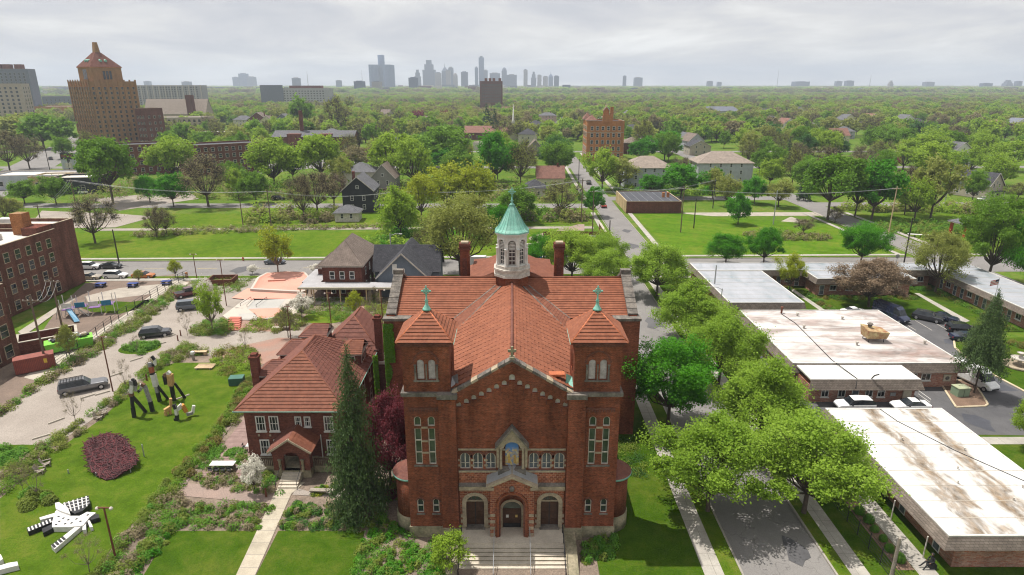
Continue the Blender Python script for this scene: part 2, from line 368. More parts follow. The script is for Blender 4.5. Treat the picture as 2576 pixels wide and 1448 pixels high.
M['tile'] = tile_roof('clay_tile', (0.185, 0.064, 0.036), (0.22, 0.078, 0.043), (0.27, 0.102, 0.056))
M['tile_worn'] = tile_roof('worn_clay_tile', (0.145, 0.053, 0.033), (0.178, 0.066, 0.040), (0.215, 0.086, 0.052))
M['tile_dark'] = tile_roof('dark_clay_tile', (0.125, 0.052, 0.042), (0.155, 0.063, 0.048), (0.19, 0.08, 0.058))
M['tile_new'] = simple('fresh_clay_tile', (0.46, 0.14, 0.055), (0.36, 0.1, 0.045), 1.0, 8, 0.6)
M['stone'] = simple('limestone', (0.414, 0.342, 0.243), (0.243, 0.198, 0.144), 0.9, 5, 0.85, 0.25)
M['stone_dark'] = simple('weathered_stone', (0.20, 0.175, 0.15), (0.08, 0.072, 0.065), 1.3, 6, 0.9, 0.3)
M['stone_moss_riser_shade'] = simple('mossy_and_riser_shade_stone', (0.34, 0.29, 0.2), (0.13, 0.125, 0.075), 0.8, 5, 0.9, 0.3)  # moss on old masonry; on the church risers its dark tone paints shade
M['copper'] = simple('verdigris', (0.148, 0.385, 0.312), (0.246, 0.459, 0.385), 1.1, 7, 0.55, 0.16)
M['copper_dk'] = simple('dark_verdigris', (0.14, 0.3, 0.25), (0.2, 0.4, 0.33), 1.1, 7, 0.6, 0.2)
M['white'] = simple('white_paint', (0.66, 0.65, 0.62), (0.52, 0.505, 0.475), 1.2, 6, 0.55, 0.08)
M['white_old'] = simple('worn_white_paint', (0.58, 0.545, 0.49), (0.36, 0.32, 0.28), 2.0, 7, 0.7, 0.18)
M['cream'] = simple('cream_paint', (0.496, 0.448, 0.352), (0.400, 0.360, 0.280), 1.0, 6, 0.7, 0.1)
M['wood'] = simple('brown_wood', (0.085, 0.042, 0.026), (0.05, 0.027, 0.018), 1.5, 9, 0.55, 0.3)
M['wood_grey'] = simple('grey_timber', (0.32, 0.28, 0.23), (0.2, 0.17, 0.14), 1.5, 9, 0.85, 0.25)
M['wood_pale'] = simple('pale_timber', (0.55, 0.42, 0.26), (0.42, 0.3, 0.18), 1.5, 9, 0.8, 0.2)
M['pole'] = simple('pole_timber', (0.17, 0.12, 0.085), (0.11, 0.08, 0.06), 1.0, 9, 0.9, 0.25)
M['pole_dark'] = simple('dark_pole', (0.045, 0.035, 0.03), (0.03, 0.025, 0.022), 1.0, 9, 0.8, 0.2)
M['pole_red'] = simple('rust_brown_pole', (0.16, 0.055, 0.03), (0.11, 0.04, 0.024), 1.0, 9, 0.7, 0.2)
M['deck'] = simple('red_grey_deck', (0.27, 0.185, 0.165), (0.2, 0.13, 0.115), 1.2, 9, 0.8, 0.2)
M['glass'] = glass('window_glass'); M['glass_grey'] = glass('leaded_glass', (0.06, 0.07, 0.085), 0.25); M['glass_green'] = glass('dim_green_glass', (0.03, 0.042, 0.032), 0.2)
M['black'] = simple('black_metal', (0.02, 0.02, 0.022), (0.03, 0.03, 0.032), 1, 8, 0.5, 0.2)
M['black_paint'] = simple('black_paint', (0.016, 0.016, 0.018), (0.026, 0.026, 0.028), 1, 8, 0.4, 0.2)
M['rubber'] = simple('rubber', (0.014, 0.014, 0.015), (0.02, 0.02, 0.02), 1, 8, 0.8, 0.2)
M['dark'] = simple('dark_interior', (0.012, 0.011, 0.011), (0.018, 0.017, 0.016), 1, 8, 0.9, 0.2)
M['steel'] = simple('galvanised_steel', (0.42, 0.43, 0.44), (0.33, 0.34, 0.35), 1.5, 8, 0.45, 0.12, metal=0.4)
M['alu'] = simple('silver_rim', (0.5, 0.5, 0.52), (0.4, 0.4, 0.42), 1.5, 8, 0.35, 0.1, metal=0.6)
M['concrete'] = simple('concrete', (0.376, 0.336, 0.284), (0.280, 0.248, 0.212), 0.5, 7, 0.9, 0.14)
M['concrete_lt'] = simple('pale_concrete', (0.435, 0.394, 0.330), (0.338, 0.300, 0.251), 0.6, 7, 0.9, 0.12)
M['step'] = simple('stair_stone', (0.55, 0.49, 0.40), (0.42, 0.37, 0.30), 0.8, 7, 0.85, 0.15)
M['asphalt'] = asphalt('street_asphalt', (0.212, 0.200, 0.191), (0.170, 0.160, 0.155))
M['asphalt_dk'] = asphalt('parking_asphalt', (0.075, 0.074, 0.078), (0.12, 0.117, 0.12), 0.7)
M['gravel'] = simple('gravel', (0.306, 0.268, 0.234), (0.246, 0.212, 0.183), 0.16, 9, 0.95, 0.3, world=True)
M['gravel_red'] = simple('reddish_gravel', (0.281, 0.204, 0.170), (0.230, 0.178, 0.153), 0.3, 9, 0.95, 0.3, world=True)
M['crushed_brick'] = simple('crushed_brick', (0.306, 0.170, 0.128), (0.255, 0.187, 0.153), 0.3, 9, 0.95, 0.3, world=True)
M['mulch'] = simple('bark_mulch', (0.20, 0.13, 0.09), (0.13, 0.085, 0.06), 0.6, 9, 0.95, 0.4, world=True)
M['soil'] = simple('bed_soil', (0.23, 0.175, 0.135), (0.14, 0.11, 0.085), 0.5, 7, 0.95, 0.4, world=True)
M['playsoil'] = simple('playground_bark', (0.19, 0.14, 0.11), (0.14, 0.105, 0.085), 0.3, 9, 0.95, 0.3, world=True)
M['lawn'] = grass('lawn_grass', (0.0440, 0.0896, 0.0056), (0.0640, 0.1136, 0.0080), (0.1000, 0.1320, 0.0176))
M['lawn_dk'] = grass('front_lawn_grass', (0.0302, 0.0691, 0.0043), (0.0432, 0.0864, 0.0058), (0.0706, 0.1044, 0.0122))
M['meadow'] = grass('mown_meadow', (0.0560, 0.1240, 0.0056), (0.0720, 0.1480, 0.0080), (0.1080, 0.1600, 0.0160), 0.05, (0.5, 0.86), 0.22)
M['meadow_l'] = grass('rough_meadow', (0.0541, 0.1082, 0.0057), (0.0754, 0.1353, 0.0082), (0.1148, 0.1517, 0.0180))
M['ground'] = grass('far_ground', (0.058, 0.12, 0.012), (0.08, 0.145, 0.016), (0.13, 0.155, 0.035))
M['walk'] = slabs('sidewalk_slabs', (0.368, 0.344, 0.304), (0.320, 0.296, 0.264), 1.75, 1.5)
M['walk_lt'] = slabs('path_slabs', (0.420, 0.367, 0.285), (0.367, 0.323, 0.247), 30, 1.6)
M['kerb'] = simple('kerb_concrete', (0.336, 0.308, 0.268), (0.248, 0.228, 0.200), 0.6, 6, 0.9, 0.2)
M['kerb_y'] = simple('cream_kerb', (0.56, 0.47, 0.32), (0.44, 0.37, 0.26), 0.6, 6, 0.9, 0.15)
M['shingle_br'] = shingle('brown_shingle', (0.17, 0.135, 0.115), (0.21, 0.165, 0.14))
M['shingle_motel'] = shingle('mansard_shingle', (0.155, 0.128, 0.108), (0.215, 0.178, 0.15), 0.2)
M['shingle_gy'] = shingle('grey_shingle', (0.115, 0.115, 0.125), (0.15, 0.15, 0.16))
M['shingle_dk'] = shingle('charcoal_shingle', (0.05, 0.05, 0.058), (0.075, 0.075, 0.085))
M['shingle_tan'] = shingle('tan_shingle', (0.26, 0.215, 0.18), (0.31, 0.255, 0.215))
M['shingle_rd'] = shingle('red_brown_shingle', (0.2, 0.1, 0.08), (0.25, 0.135, 0.105))
M['roof_wa'] = membrane('white_roof_stained', (0.58, 0.57, 0.55), (0.10, 0.075, 0.05), (0.27, 0.19, 0.115), 0.5, 0.475, (1.15, 0.6, 1), ((42.2, 65.4, .08, 1.9), (47.6, 65, .1, 1.6)))
M['roof_wb'] = membrane('white_roof_rusty', (0.58, 0.56, 0.545), (0.13, 0.10, 0.085), (0.31, 0.21, 0.18), 0.17, 0.415, (0.5, 1.1, 1))
M['roof_wc'] = membrane('grey_white_roof', (0.33, 0.34, 0.37), (0.14, 0.21, 0.23), (0.21, 0.22, 0.245), 0.16, 0.5, (1.2, 0.5, 1))
M['roof_far'] = membrane('flat_roof', (0.6, 0.57, 0.53), (0.35, 0.32, 0.3), (0.45, 0.4, 0.36), 0.2, 0.5)
M['roof_blk'] = simple('black_roof', (0.05, 0.052, 0.062), (0.07, 0.072, 0.085), 0.4, 6, 0.7, 0.15)
M['skate'] = simple('skate_concrete', (0.484, 0.421, 0.351), (0.390, 0.359, 0.328), 0.12, 7, 0.75, 0.1)
M['skate_pk'] = simple('salmon_concrete', (0.60, 0.29, 0.22), (0.52, 0.25, 0.19), 0.2, 7, 0.75, 0.1)
M['skate_gy'] = simple('grey_skate_concrete', (0.4, 0.38, 0.35), (0.34, 0.33, 0.31), 0.2, 7, 0.75, 0.1)
M['skate_rd'] = simple('red_step_concrete', (0.45, 0.14, 0.1), (0.36, 0.12, 0.09), 0.3, 7, 0.75, 0.12)

# ================================================================== ground, streets, lawns
sheet('ground', [(-6500, -150), (6500, -150), (6500, 9000), (-6500, 9000)], -0.15, M['ground'])
def road(name, pts, m=None, z=-0.12): return sheet(name, pts, z, m or M['asphalt'])
CS = lambda x: 0.02 * x                                     # the cross street drifts a little
road('road', [(19.9, -60), (27.8, -60), (27.8, 137), (19.9, 137)])
road('road', [(-420, 134.2 + CS(-420)), (420, 134.2 + CS(420)), (420, 146.6 + CS(420)), (-420, 146.6 + CS(-420))], z=-0.116)
road('road', [(28.2, 146), (35.6, 146), (37.5, 420), (38, 1200), (32, 1200), (30, 420)], z=-0.112)
road('road', [(100, -20), (108.5, -20), (107.5, 560), (99, 560)], z=-0.108)
road('road', [(-300, 214), (26, 213), (26, 221.5), (-300, 222.5)], z=-0.104)
road('road', [(106, 216), (420, 218), (420, 226), (106, 224)], z=-0.104)
road('road', [(56, 199), (100, 200), (100, 206), (56, 205)], M['concrete'], z=-0.104)
road('road', [(34, 228), (101, 229), (101, 237), (34, 236)], z=-0.105)
road('road', [(-420, 318), (420, 322), (420, 331), (-420, 327)], z=-0.100)
road('road', [(-420, 398), (420, 400), (420, 408), (-420, 406)], z=-0.1)
road('road', [(-178, 210), (-196, 204), (-420, 650), (-396, 662)], z=-0.096)
sheet('alley', [(-120, 178), (24, 181), (24, 184), (-120, 181)], -0.09, M['gravel'])
sheet('parking_lot', GS([(230, 500), (470, 480), (500, 500), (300, 530)]), -0.085, M['gravel'])
sheet('parking_lot', GS([(80, 560), (105, 530), (300, 538), (390, 545), (290, 572), (100, 575)]), -0.08, M['gravel'])
sheet('parking_lot', GS([(1905, 585), (1990, 545), (2100, 585), (2080, 592), (2000, 560), (1960, 595)]), -0.08, M['concrete'])
sheet('parking_lot', GS([(1360, 590), (1470, 560), (1470, 640), (1340, 645)]), -0.08, M['gravel_red'])
sheet('parking_lot', GS([(600, 420), (880, 395), (900, 410), (640, 440)]), -0.08, M['asphalt'])
# meadows
Y1 = lambda x: 149.5 + CS(x)
sheet('meadow', [(-135, Y1(-135)), (23.5, Y1(23)), (23.5, 178), (-135, 175.5)], -0.06, M['meadow_l'])
sheet('meadow', [(-110, 184), (24, 187), (24, 206), (-110, 203)], -0.06, M['meadow_l'])
sheet('meadow', [(39.5, Y1(39)), (95, Y1(95)), (95, 186), (70, 196), (56, 203), (39.5, 203)], -0.06, M['meadow'])
sheet('meadow', [(111, Y1(111)), (230, Y1(230)), (230, 205), (111, 203)], -0.06, M['meadow_l'])
# pavements along the cross street, kerbs
def strip(name, x0, x1, ya, yb, z, m, k='structure'):
    return sheet(name, [(x0, ya + CS(x0)), (x1, ya + CS(x1)), (x1, yb + CS(x1)), (x0, yb + CS(x0))], z, m, k)
for a, b in ((-135, 24), (38, 97), (111, 230)):
    strip('sidewalk', a, b, 147.9 + .4, 149.6, 0.02, M['walk']); strip('lawn', a, b, 146.8, 148.3, 0.0, M['lawn'])
    MB().bar((a, 146.72 + CS(a), -0.05), (b, 146.72 + CS(b), -0.05), 0.22, 0.14).obj('kerb', M['kerb'])['kind'] = 'structure'
for a, b in ((-135, 19.5), (28.2, 99.5)):
    strip('sidewalk', a, b, 130.6, 132.3, 0.02, M['walk']); strip('lawn', a, b, 132.3, 134.0, 0.0, M['lawn'])
    MB().bar((a, 134.08 + CS(a), -0.05), (b, 134.08 + CS(b), -0.05), 0.22, 0.14).obj('kerb', M['kerb'])['kind'] = 'structure'
yl = MB()
for i in range(-14, 18):
    x = i * 12.0
    if 15 < x < 40 or 92 < x < 112: continue
    yl.add([(x, 140.3 + CS(x), -0.11), (x + 4.5, 140.3 + CS(x + 4.5), -0.11), (x + 4.5, 140.43 + CS(x + 4.5), -0.11), (x, 140.43 + CS(x), -0.11)], [(0, 1, 2, 3)])
o = yl.obj('lane_marking', simple('yellow_marking', (0.55, 0.42, 0.12), (0.4, 0.32, 0.14), 1, 8)); o['kind'] = 'structure'
# the side street by the church
sheet('sidewalk', [(16.5, -60), (18.2, -60), (18.2, 130.8), (16.5, 130.8)], 0.02, M['walk'])
sheet('lawn', [(18.2, -60), (19.7, -60), (19.7, 133), (18.2, 133)], 0.004, M['lawn'])
sheet('lawn', [(27.95, -60), (29.1, -60), (29.1, 132), (27.95, 132)], 0.004, M['lawn'])
sheet('sidewalk', [(29.1, -60), (30.7, -60), (30.7, 131), (29.1, 131)], 0.02, M['walk'])
sheet('lawn', [(30.7, -60), (37.0, -60), (37.0, 131.5), (30.7, 131.5)], 0.0, M['lawn_dk'])
for x in (19.8, 27.87): MB().box(x - .09, -60, -0.14, x + .09, 134, 0.03).obj('kerb', M['kerb'])['kind'] = 'structure'
for x in (28.1, 35.9, 98.9, 107.7):
    MB().box(x - .09, 148.5, -0.14, x + .09, 205, 0.0).obj('kerb', M['kerb'])['kind'] = 'structure'
sheet('sidewalk', [(37.0, 150), (38.4, 150), (39.2, 205), (37.8, 205)], -0.03, M['walk'])
sheet('sidewalk', [(25.2, 150), (26.6, 150), (27.2, 205), (25.8, 205)], -0.03, M['walk'])
sheet('sidewalk', [(109.2, 150), (110.8, 150), (110.4, 205), (108.8, 205)], -0.03, M['walk'])
sheet('sidewalk', [(95.2, 150), (96.5, 150), (96.3, 205), (95.0, 205)], -0.03, M['walk'])
sheet('sidewalk', [(39.5, 224), (41, 224), (43, 395), (41.5, 395)], -0.03, M['walk'])
sheet('sidewalk', [(26, 224), (27.4, 224), (28.6, 395), (27.2, 395)], -0.03, M['walk'])
# church plot
sheet('lawn', [(7.5, -20), (16.5, -20), (16.5, 90), (7.5, 90)], 0.0, M['lawn_dk'])
sheet('garden_bed', [(-16, 36), (7.5, 36), (7.5, 132), (-16, 132)], -0.02, M['soil'])
sheet('garden_bed', [(-78, 30), (-16, 30), (-16, 130), (-78, 130)], -0.06, M['soil'])
sheet('lawn', GS([(0, 1255), (60, 1205), (150, 1128), (250, 1058), (330, 985), (400, 928), (440, 913), (628, 913), (632, 950), (590, 1040), (500, 1160), (420, 1255), (330, 1320), (255, 1410), (200, 1500), (0, 1500)]), 0.0, M['lawn'], label='mown lawn under the painted sculptures')
sheet('gravel_lot', GS([(-60, 1330), (-60, 1080), (0, 1048), (130, 948), (300, 838), (440, 735), (520, 695), (650, 695), (610, 760), (500, 840), (600, 832), (980, 832), (980, 905), (640, 905), (560, 905), (480, 880), (400, 905), (325, 985), (240, 1050), (110, 1140), (0, 1225)]), -0.03, M['gravel'])
sheet('path', GS([(560, 880), (700, 850), (960, 850), (960, 872), (760, 880), (640, 925), (560, 905)]), -0.024, M['crushed_brick'])
sheet('path', GS([(560, 800), (560, 830), (700, 835), (700, 815)]), -0.024, M['crushed_brick'])
for c0, rx_, ry_, m_ in ((G(352, 876), 3.2, 2.4, 'lawn'), (G(822, 798), 4.2, 3.4, 'meadow_l'), (G(15, 1150), 5.5, 2.6, 'lawn')):
    sheet('lawn', [(c0[0] + rx_ * math.cos(i * math.pi / 10), c0[1] + ry_ * math.sin(i * math.pi / 10)) for i in range(20)], -0.018, M[m_])
sheet('path', GS([(885, 820), (920, 750), (945, 750), (912, 820)]), -0.02, M['crushed_brick'])
sheet('path', GS([(425, 1245), (500, 1160), (640, 960), (652, 975), (540, 1130), (470, 1215), (700, 1240), (690, 1268), (440, 1246)]), -0.016, M['gravel_red'])
sheet('path', GS([(735, 1245), (960, 1255), (1000, 1262), (1000, 1235), (930, 1225), (790, 1240), (745, 1228)]), -0.016, M['gravel'])
sheet('path', GS([(705, 1214), (768, 1214), (733, 1243), (632, 1470), (583, 1470), (690, 1243)]), 0.012, M['walk_lt'])
for px in ([(428, 1336), (652, 1336), (572, 1500), (330, 1500)], [(700, 1336), (918, 1336), (880, 1500), (618, 1500)]):
    sheet('lawn', GS(px), 0.006, M['lawn_dk'])
# school yard and playground
sheet('school_yard', GS([(-60, 1060), (60, 900), (150, 770), (215, 712), (440, 690), (430, 730), (300, 815), (140, 930), (0, 1045)]), -0.035, M['playsoil'])
sheet('path', GS([(440, 700), (475, 712), (200, 905), (100, 960), (60, 950), (120, 900), (225, 845), (300, 800)]), -0.02, M['concrete_lt'])
sheet('path', GS([(215, 745), (300, 725), (435, 712), (420, 735), (300, 750), (222, 762)]), -0.024, M['concrete'])
sheet('lawn', GS([(205, 775), (250, 757), (330, 760), (385, 752), (360, 775), (300, 790), (230, 785)]), -0.02, M['lawn_dk'])
sheet('path', GS([(45, 835), (180, 748), (190, 752), (60, 845)]), -0.02, M['concrete'])
# motel grounds
sheet('lawn', [(37, 100), (98.5, 100), (98.5, 132), (37, 132)], -0.02, M['lawn_dk'])
sheet('lawn', [(37, 20), (98.5, 20), (98.5, 72), (37, 72)], -0.022, M['lawn_dk'])
sheet('parking_lot', [(37.2, 67.2), (84, 66.0), (84, 70), (78.5, 72), (77.5, 100), (80, 105.5), (51.4, 105.5), (51.4, 100), (38, 99)], -0.012, M['asphalt_dk'])
sheet('sidewalk', [(34.9, 40), (36.6, 40), (36.6, 72), (34.9, 72)], 0.012, M['walk'])
sheet('sidewalk', GS([(1985, 728), (1997, 728), (2090, 790), (2075, 790)]), 0.0, M['walk']); sheet('sidewalk', GS([(2300, 738), (2312, 738), (2440, 808), (2425, 812)]), 0.0, M['walk'])
sheet('sidewalk', [(51.3, 64.6), (64.5, 64.6), (66, 63), (73, 45), (74.5, 45), (67.2, 65), (65, 66.2), (51.3, 66.2)], 0.0, M['walk'])
for i in range(6):
    x = 63.5 + i * 2.75
    sheet('parking_line', [(x, 100.5), (x + .1, 100.5), (x + .1, 105.2), (x, 105.2)], -0.006, M['white_old'])
# ================================================================== the church
def courses(mb, e0, e1, r1, r0, n, step=0.05):
    """overlapping tile courses on a slope: e0-e1 the eave, r0-r1 the ridge"""
    e0, e1, r0, r1 = (Vector(p) for p in (e0, e1, r0, r1))
    nn = (e1 - e0).cross(r0 - e0)
    if nn.length < 1e-6: nn = (e1 - e0).cross(r1 - e0)
    nn.normalize()
    if nn.z < 0: nn = -nn
    for i in range(n):
        a, b = i / n, min(1.0, (i + 1.6) / n)
        p0, p1 = e0.lerp(r0, a), e1.lerp(r1, a); q0, q1 = e0.lerp(r0, b), e1.lerp(r1, b)
        up = nn * step
        c0, c1 = e0.lerp(r0, a + .35 / n), e1.lerp(r1, a + .35 / n); lo = nn * (step * .12)
        mb.add([p0 + up, p1 + up, q1 + lo, q0 + lo, c0 + lo, c1 + lo, c0 + up * .6, c1 + up * .6], [(0, 1, 2, 3), (4, 5, 7, 6)])
    return mb
def tile_part(parent, quads, rows, m, step=0.05, name='tile_courses'):
    mb = MB()
    for q in quads: courses(mb, *q, rows, step)
    o = mb.obj(name, m, parent); o['kind'] = 'stuff'; return o
def caps(parent, lines, r, m, name='ridge_cap'):
    for a, b in lines: MB().tube(a, b, r, r, 7).obj(name, m, parent, True)
CH = thing('church', 'large red brick church with twin towers, clay tile roof and white domed lantern', 'church', (0, 49, 0), wb=True)
BR, ST = M['brick'], M['stone']
YF = 49.0
def fq(x, y, Y=YF): return V(x, y, Y)
# ---- central front wall with openings
def zx(x): return 944.5 + x * 0.37728
def zy(y): return 901.6 + y * 0.37728
def Z(y, Y=YF): return V(1288, zy(y), Y)[1]
def X(x, y, Y=YF): return V(zx(x), zy(y), Y)[0]
GZ, GE = 17.75, 14.7                                      # gable top, gable foot
front = [(-4.95, 0), (4.95, 0), (4.95, 14.2), (0, GZ - .35), (-4.95, 14.2)]
wins = []
for x in (598, 683, 768, 1055, 1141, 1226):
    wins.append(arch(X(x, 690), Z(742), 0.92, Z(632) - Z(742), 8))
niches = []
for i in range(15):
    k = i - 7
    big = k == 0
    niches.append(arch(k * 0.66, 15.72 - abs(k) * 0.345 + (0.12 if big else 0), 0.52 if big else 0.42, 0.62 if big else 0.5, 6))
sdoor = [arch(X(x, 1020), 0.85, 1.62, Z(912) - 0.85, 10) for x in (666, 1160)]
inn = arch(0, .85, 1.72, 2.9, 10)
mb = MB(); wall_with_openings(mb, front, wins + niches + sdoor + [inn], lambda a, b, d: (a, YF + d, b), 0.45)
mb.obj('front_wall', BR, CH)
MB().box(-4.9, YF + .46, 0.1, 4.9, YF + .6, 14).obj('inner_wall', M['dark'], CH)
for n in niches: MB().extr(inset(n, -0.01), YF + .2, YF + .25).obj('niche_panel', M['white_old'], CH)
for n in niches[::1]:
    cx = (n[0][0] + n[1][0]) / 2
    MB().box(cx - .36, YF - .1, n[0][1] - .42, cx - .28, YF - .003, n[0][1] - .02).obj('corbel', M['brick_dark'], CH)
for wq in wins:
    cx = (wq[0][0] + wq[1][0]) / 2; z0 = wq[0][1]; zt = max(p[1] for p in wq)
    wo = MB().extr(inset(wq, .06), YF + .26, YF + .29).obj('window', M['glass_grey'], CH)
    fr = MB(); fn = lambda a, b, d: (a, YF + .16 + d, b)
    wall_with_openings(fr, wq, [inset(wq, .1)], fn, .06); fr.box(cx - .05, YF + .17, z0 + .02, cx + .05, YF + .24, zt - .06); fr.box(cx - .4, YF + .175, z0 + .55, cx + .4, YF + .235, z0 + .6)
    fr.obj('frame', M['white_old'], wo)
    MB().box(cx - .56, YF - .12, z0 - .14, cx + .56, YF - .002, z0 - .02).obj('sill', M['stone_dark'], CH)
    hood = MB(); r0, r1 = .5, .68; zc = z0 + (zt - z0) - .46
    for i in range(8):
        a, b = math.pi * i / 8, math.pi * (i + 1) / 8
        P = lambda r, t, y: (cx + r * math.cos(t), y, zc + r * math.sin(t))
        hood.add([P(r0, a, YF - .05), P(r1, a, YF - .05), P(r1, b, YF - .05), P(r0, b, YF - .05), P(r1, a, YF), P(r1, b, YF)], [(0, 1, 2, 3), (1, 4, 5, 2)])
    hood.obj('arch_hood', M['brick_dark'], CH)
# stone bands between the windows, cornices
for z0, z1, d in ((Z(612), Z(602), .1), (Z(757), Z(745), .14)):
    MB().box(-4.78, YF - d, z0, 4.78, YF - .004, z1).obj('stone_band', ST, CH)
for zz_ in (Z(680), Z(715)):
    for xa, xb in ((-4.76, -4.62), (-3.62, -3.43), (-2.43, -2.25), (2.3, 2.48), (3.47, 3.66), (4.66, 4.78)):
        MB().box(xa - .06, YF - .03, zz_ - .1, xb + .06, YF - .003, zz_ + .1).obj('stone_block', ST, CH)
MB().box(-4.78, YF - .05, Z(828), 4.78, YF - .003, Z(760)).obj('patterned_band', M['brick_check'], CH)
MB().extr([(-4.8, Z(870)), (4.8, Z(870)), (4.8, Z(838)), (-4.8, Z(838))], YF - .3, YF - .052).obj('stone_cornice', ST, CH)
MB().add([(-4.8, YF - .34, Z(838) + .003), (4.8, YF - .34, Z(838) + .003), (4.8, YF - .05, Z(828)), (-4.8, YF - .05, Z(828)), (-4.8, YF - .34, Z(838) - .1), (4.8, YF - .34, Z(838) - .1)], [(0, 1, 2, 3), (4, 5, 1, 0)]).obj('cornice_cap', M['stone_dark'], CH)
for xa, xb in ((-4.74, -2.05), (2.05, 4.74)):
    w_ = MB(); c = [d for d in sdoor if xa < d[0][0] < xb][0]
    wall_with_openings(w_, [(xa, 0.9), (xb, 0.9), (xb, Z(872)), (xa, Z(872))], [inset(c, -.33)], lambda a, b, d: (a, YF - .09 + d, b), .08)
    w_.obj('patterned_panel', M['brick_check'], CH)
# side portals
for d in sdoor:
    cx = (d[0][0] + d[1][0]) / 2; zt = max(p[1] for p in d)
    s_ = MB(); wall_with_openings(s_, inset(d, -.36), [d], lambda a, b, q: (a, YF - .16 + q, b), .3); s_.obj('stone_arch', ST, CH)
    for i in range(6):
        for sx in (-1, 1):
            if i % 2 == 0: MB().box(cx + sx * 1.2 - .14, YF - .17, .9 + i * .3, cx + sx * 1.2 + .14, YF - .02, 1.18 + i * .3).obj('stone_block', ST, CH)
    dr = MB().box(cx - .8, YF + .3, .85, cx + .8, YF + .36, zt - .86).obj('door', M['wood'], CH)
    for sx in (-1, 1):
        for z0, z1 in ((1.0, 1.6), (1.75, 2.35), (2.5, zt - .95)):
            if z1 > z0: MB().box(cx + sx * .4 - .27, YF + .27, z0, cx + sx * .4 + .27, YF + .298, z1).obj('door_panel', M['wood'], dr)
    MB().box(cx - .04, YF + .26, .9, cx + .04, YF + .297, zt - .9).obj('door_panel', M['black'], dr)
    MB().box(cx - .85, YF + .2, zt - .86, cx + .85, YF + .32, zt - .72).obj('transom_bar', ST, CH)
    fan = MB().extr([p for p in inset(d, .04) if p[1] > zt - .9] or d, YF + .3, YF + .33).obj('fanlight', M['glass_green'], CH)
    for k in (-1, 0, 1): MB().box(cx + k * .36 - .025, YF + .27, zt - .72, cx + k * .36 + .025, YF + .298, zt - .1).obj('glazing_bar', M['wood'], fan)
    MB().box(cx - .9, YF - .35, .84, cx + .9, YF + .28, .99).obj('door_sill', M['stone_dark'], CH)
# central porch
YP = 47.75
po = arch(0, .85, 2.1, Z(915, YP) - .85, 12)
hx, pz = 1.98, Z(852, YP)
w_ = MB(); wall_with_openings(w_, [(-hx, .85), (hx, .85), (hx, pz), (0, Z(800, YP)), (-hx, pz)], [po], lambda a, b, d: (a, YP + d, b), YF - YP + .05)
w_.obj('porch_wall', M['brick_check'], CH)
for sx in (-1, 1): MB().box(sx * (hx - .01) - .01, YP + .003, .85, sx * (hx - .01) + .01, YF, pz).obj('porch_side', BR, CH)
for k in range(3):
    r0, r1, y = 1.08 + k * .12, 1.2 + k * .12, YP - .06 - k * .05
    ar = MB(); zc = Z(915, YP) - 1.05
    pts = [(math.cos(math.pi * i / 14), math.sin(math.pi * i / 14)) for i in range(15)]
    outl = [(r1, .85)] + [(r1 * c, zc + r1 * s) for c, s in pts] + [(-r1, .85), (-r0, .85)] + [(r0 * c, zc + r0 * s) for c, s in reversed(pts)] + [(r0, .85)]
    ar.flat([outl], lambda a, b, y=y: (a, y, b))
    n_ = len(outl)
    for i in range(n_):
        (a, b), (c, d) = outl[i], outl[(i + 1) % n_]
        ar.add([(a, y, b), (c, y, d), (c, YP - .002, d), (a, YP - .002, b)], [(0, 1, 2, 3)])
    ar.obj('arch_ring', M['brick_dark'] if k == 0 else simple('orange_brick_ring', (0.3, 0.1, 0.045), (0.2, 0.065, 0.035), 2, 9) if k == 1 else BR, CH)
for i in range(7):
    for sx in (-1, 1):
        if i % 2 == 0: MB().box(sx * 1.74 - .22, YP - .05, .95 + i * .34, sx * 1.74 + .22, YP - .003, 1.25 + i * .34).obj('stone_block', ST, CH)
for sx in (-1, 1):
    MB().add([(0, YP - .25, Z(783, YP) + .06), (0, YF, Z(783, YP) + .3), (sx * 2.3, YF, pz + .22), (sx * 2.3, YP - .25, pz + .02),
              (0, YP - .25, Z(783, YP) - .2), (sx * 2.3, YP - .25, pz - .22)], [(0, 1, 2, 3), (0, 3, 5, 4)]).obj('porch_coping', ST, CH)
    MB().add([(0.05 * sx, YP + .1, Z(783, YP) + .1), (0.05 * sx, YF - .01, Z(783, YP) + .36), (sx * 2.26, YF - .01, pz + .28), (sx * 2.26, YP + .1, pz + .1)], [(0, 1, 2, 3)]).obj('porch_roof', M['steel'], CH)
    MB().box(sx * 1.9 - .28, YP - .2, pz - .36, sx * 1.9 + .28, YP - .004, pz - .06).obj('stone_block', ST, CH)
MB().lathe([(.05, -.2), (.2, -.1), (.24, .15), (.12, .3), (.02, .34)], (0, YP - .1, Z(872, YP)), 10).obj('keystone_carving', M['stone_dark'], CH)
s_ = MB(); wall_with_openings(s_, inset(inn, -.24), [inn], lambda a, b, d: (a, YF - .12 + d, b), .3); s_.obj('stone_arch', ST, CH)
dr = MB().box(-.84, YF + .1, .85, .84, YF + .16, 2.85).obj('door', M['wood'], CH)
for sx in (-1, 1):
    for z0, z1 in ((1.35, 1.85), (2.0, 2.7)): MB().box(sx * .42 - .28, YF + .07, z0, sx * .42 + .28, YF + .098, z1).obj('door_panel', M['wood'], dr)
MB().box(-.78, YF + .05, .86, .78, YF + .098, 1.25).obj('kick_plate', M['black'], dr)
MB().box(-.55, YF + .04, 1.9, -.31, YF + .068, 2.2).obj('notice', M['white'], dr); MB().box(.31, YF + .04, 1.92, .52, YF + .068, 2.18).obj('notice', simple('yellow_notice', (.7, .5, .16)), dr)
MB().extr([p for p in inset(inn, .02) if p[1] > 2.6], YF + .1, YF + .14).obj('fanlight', M['glass_green'], CH)
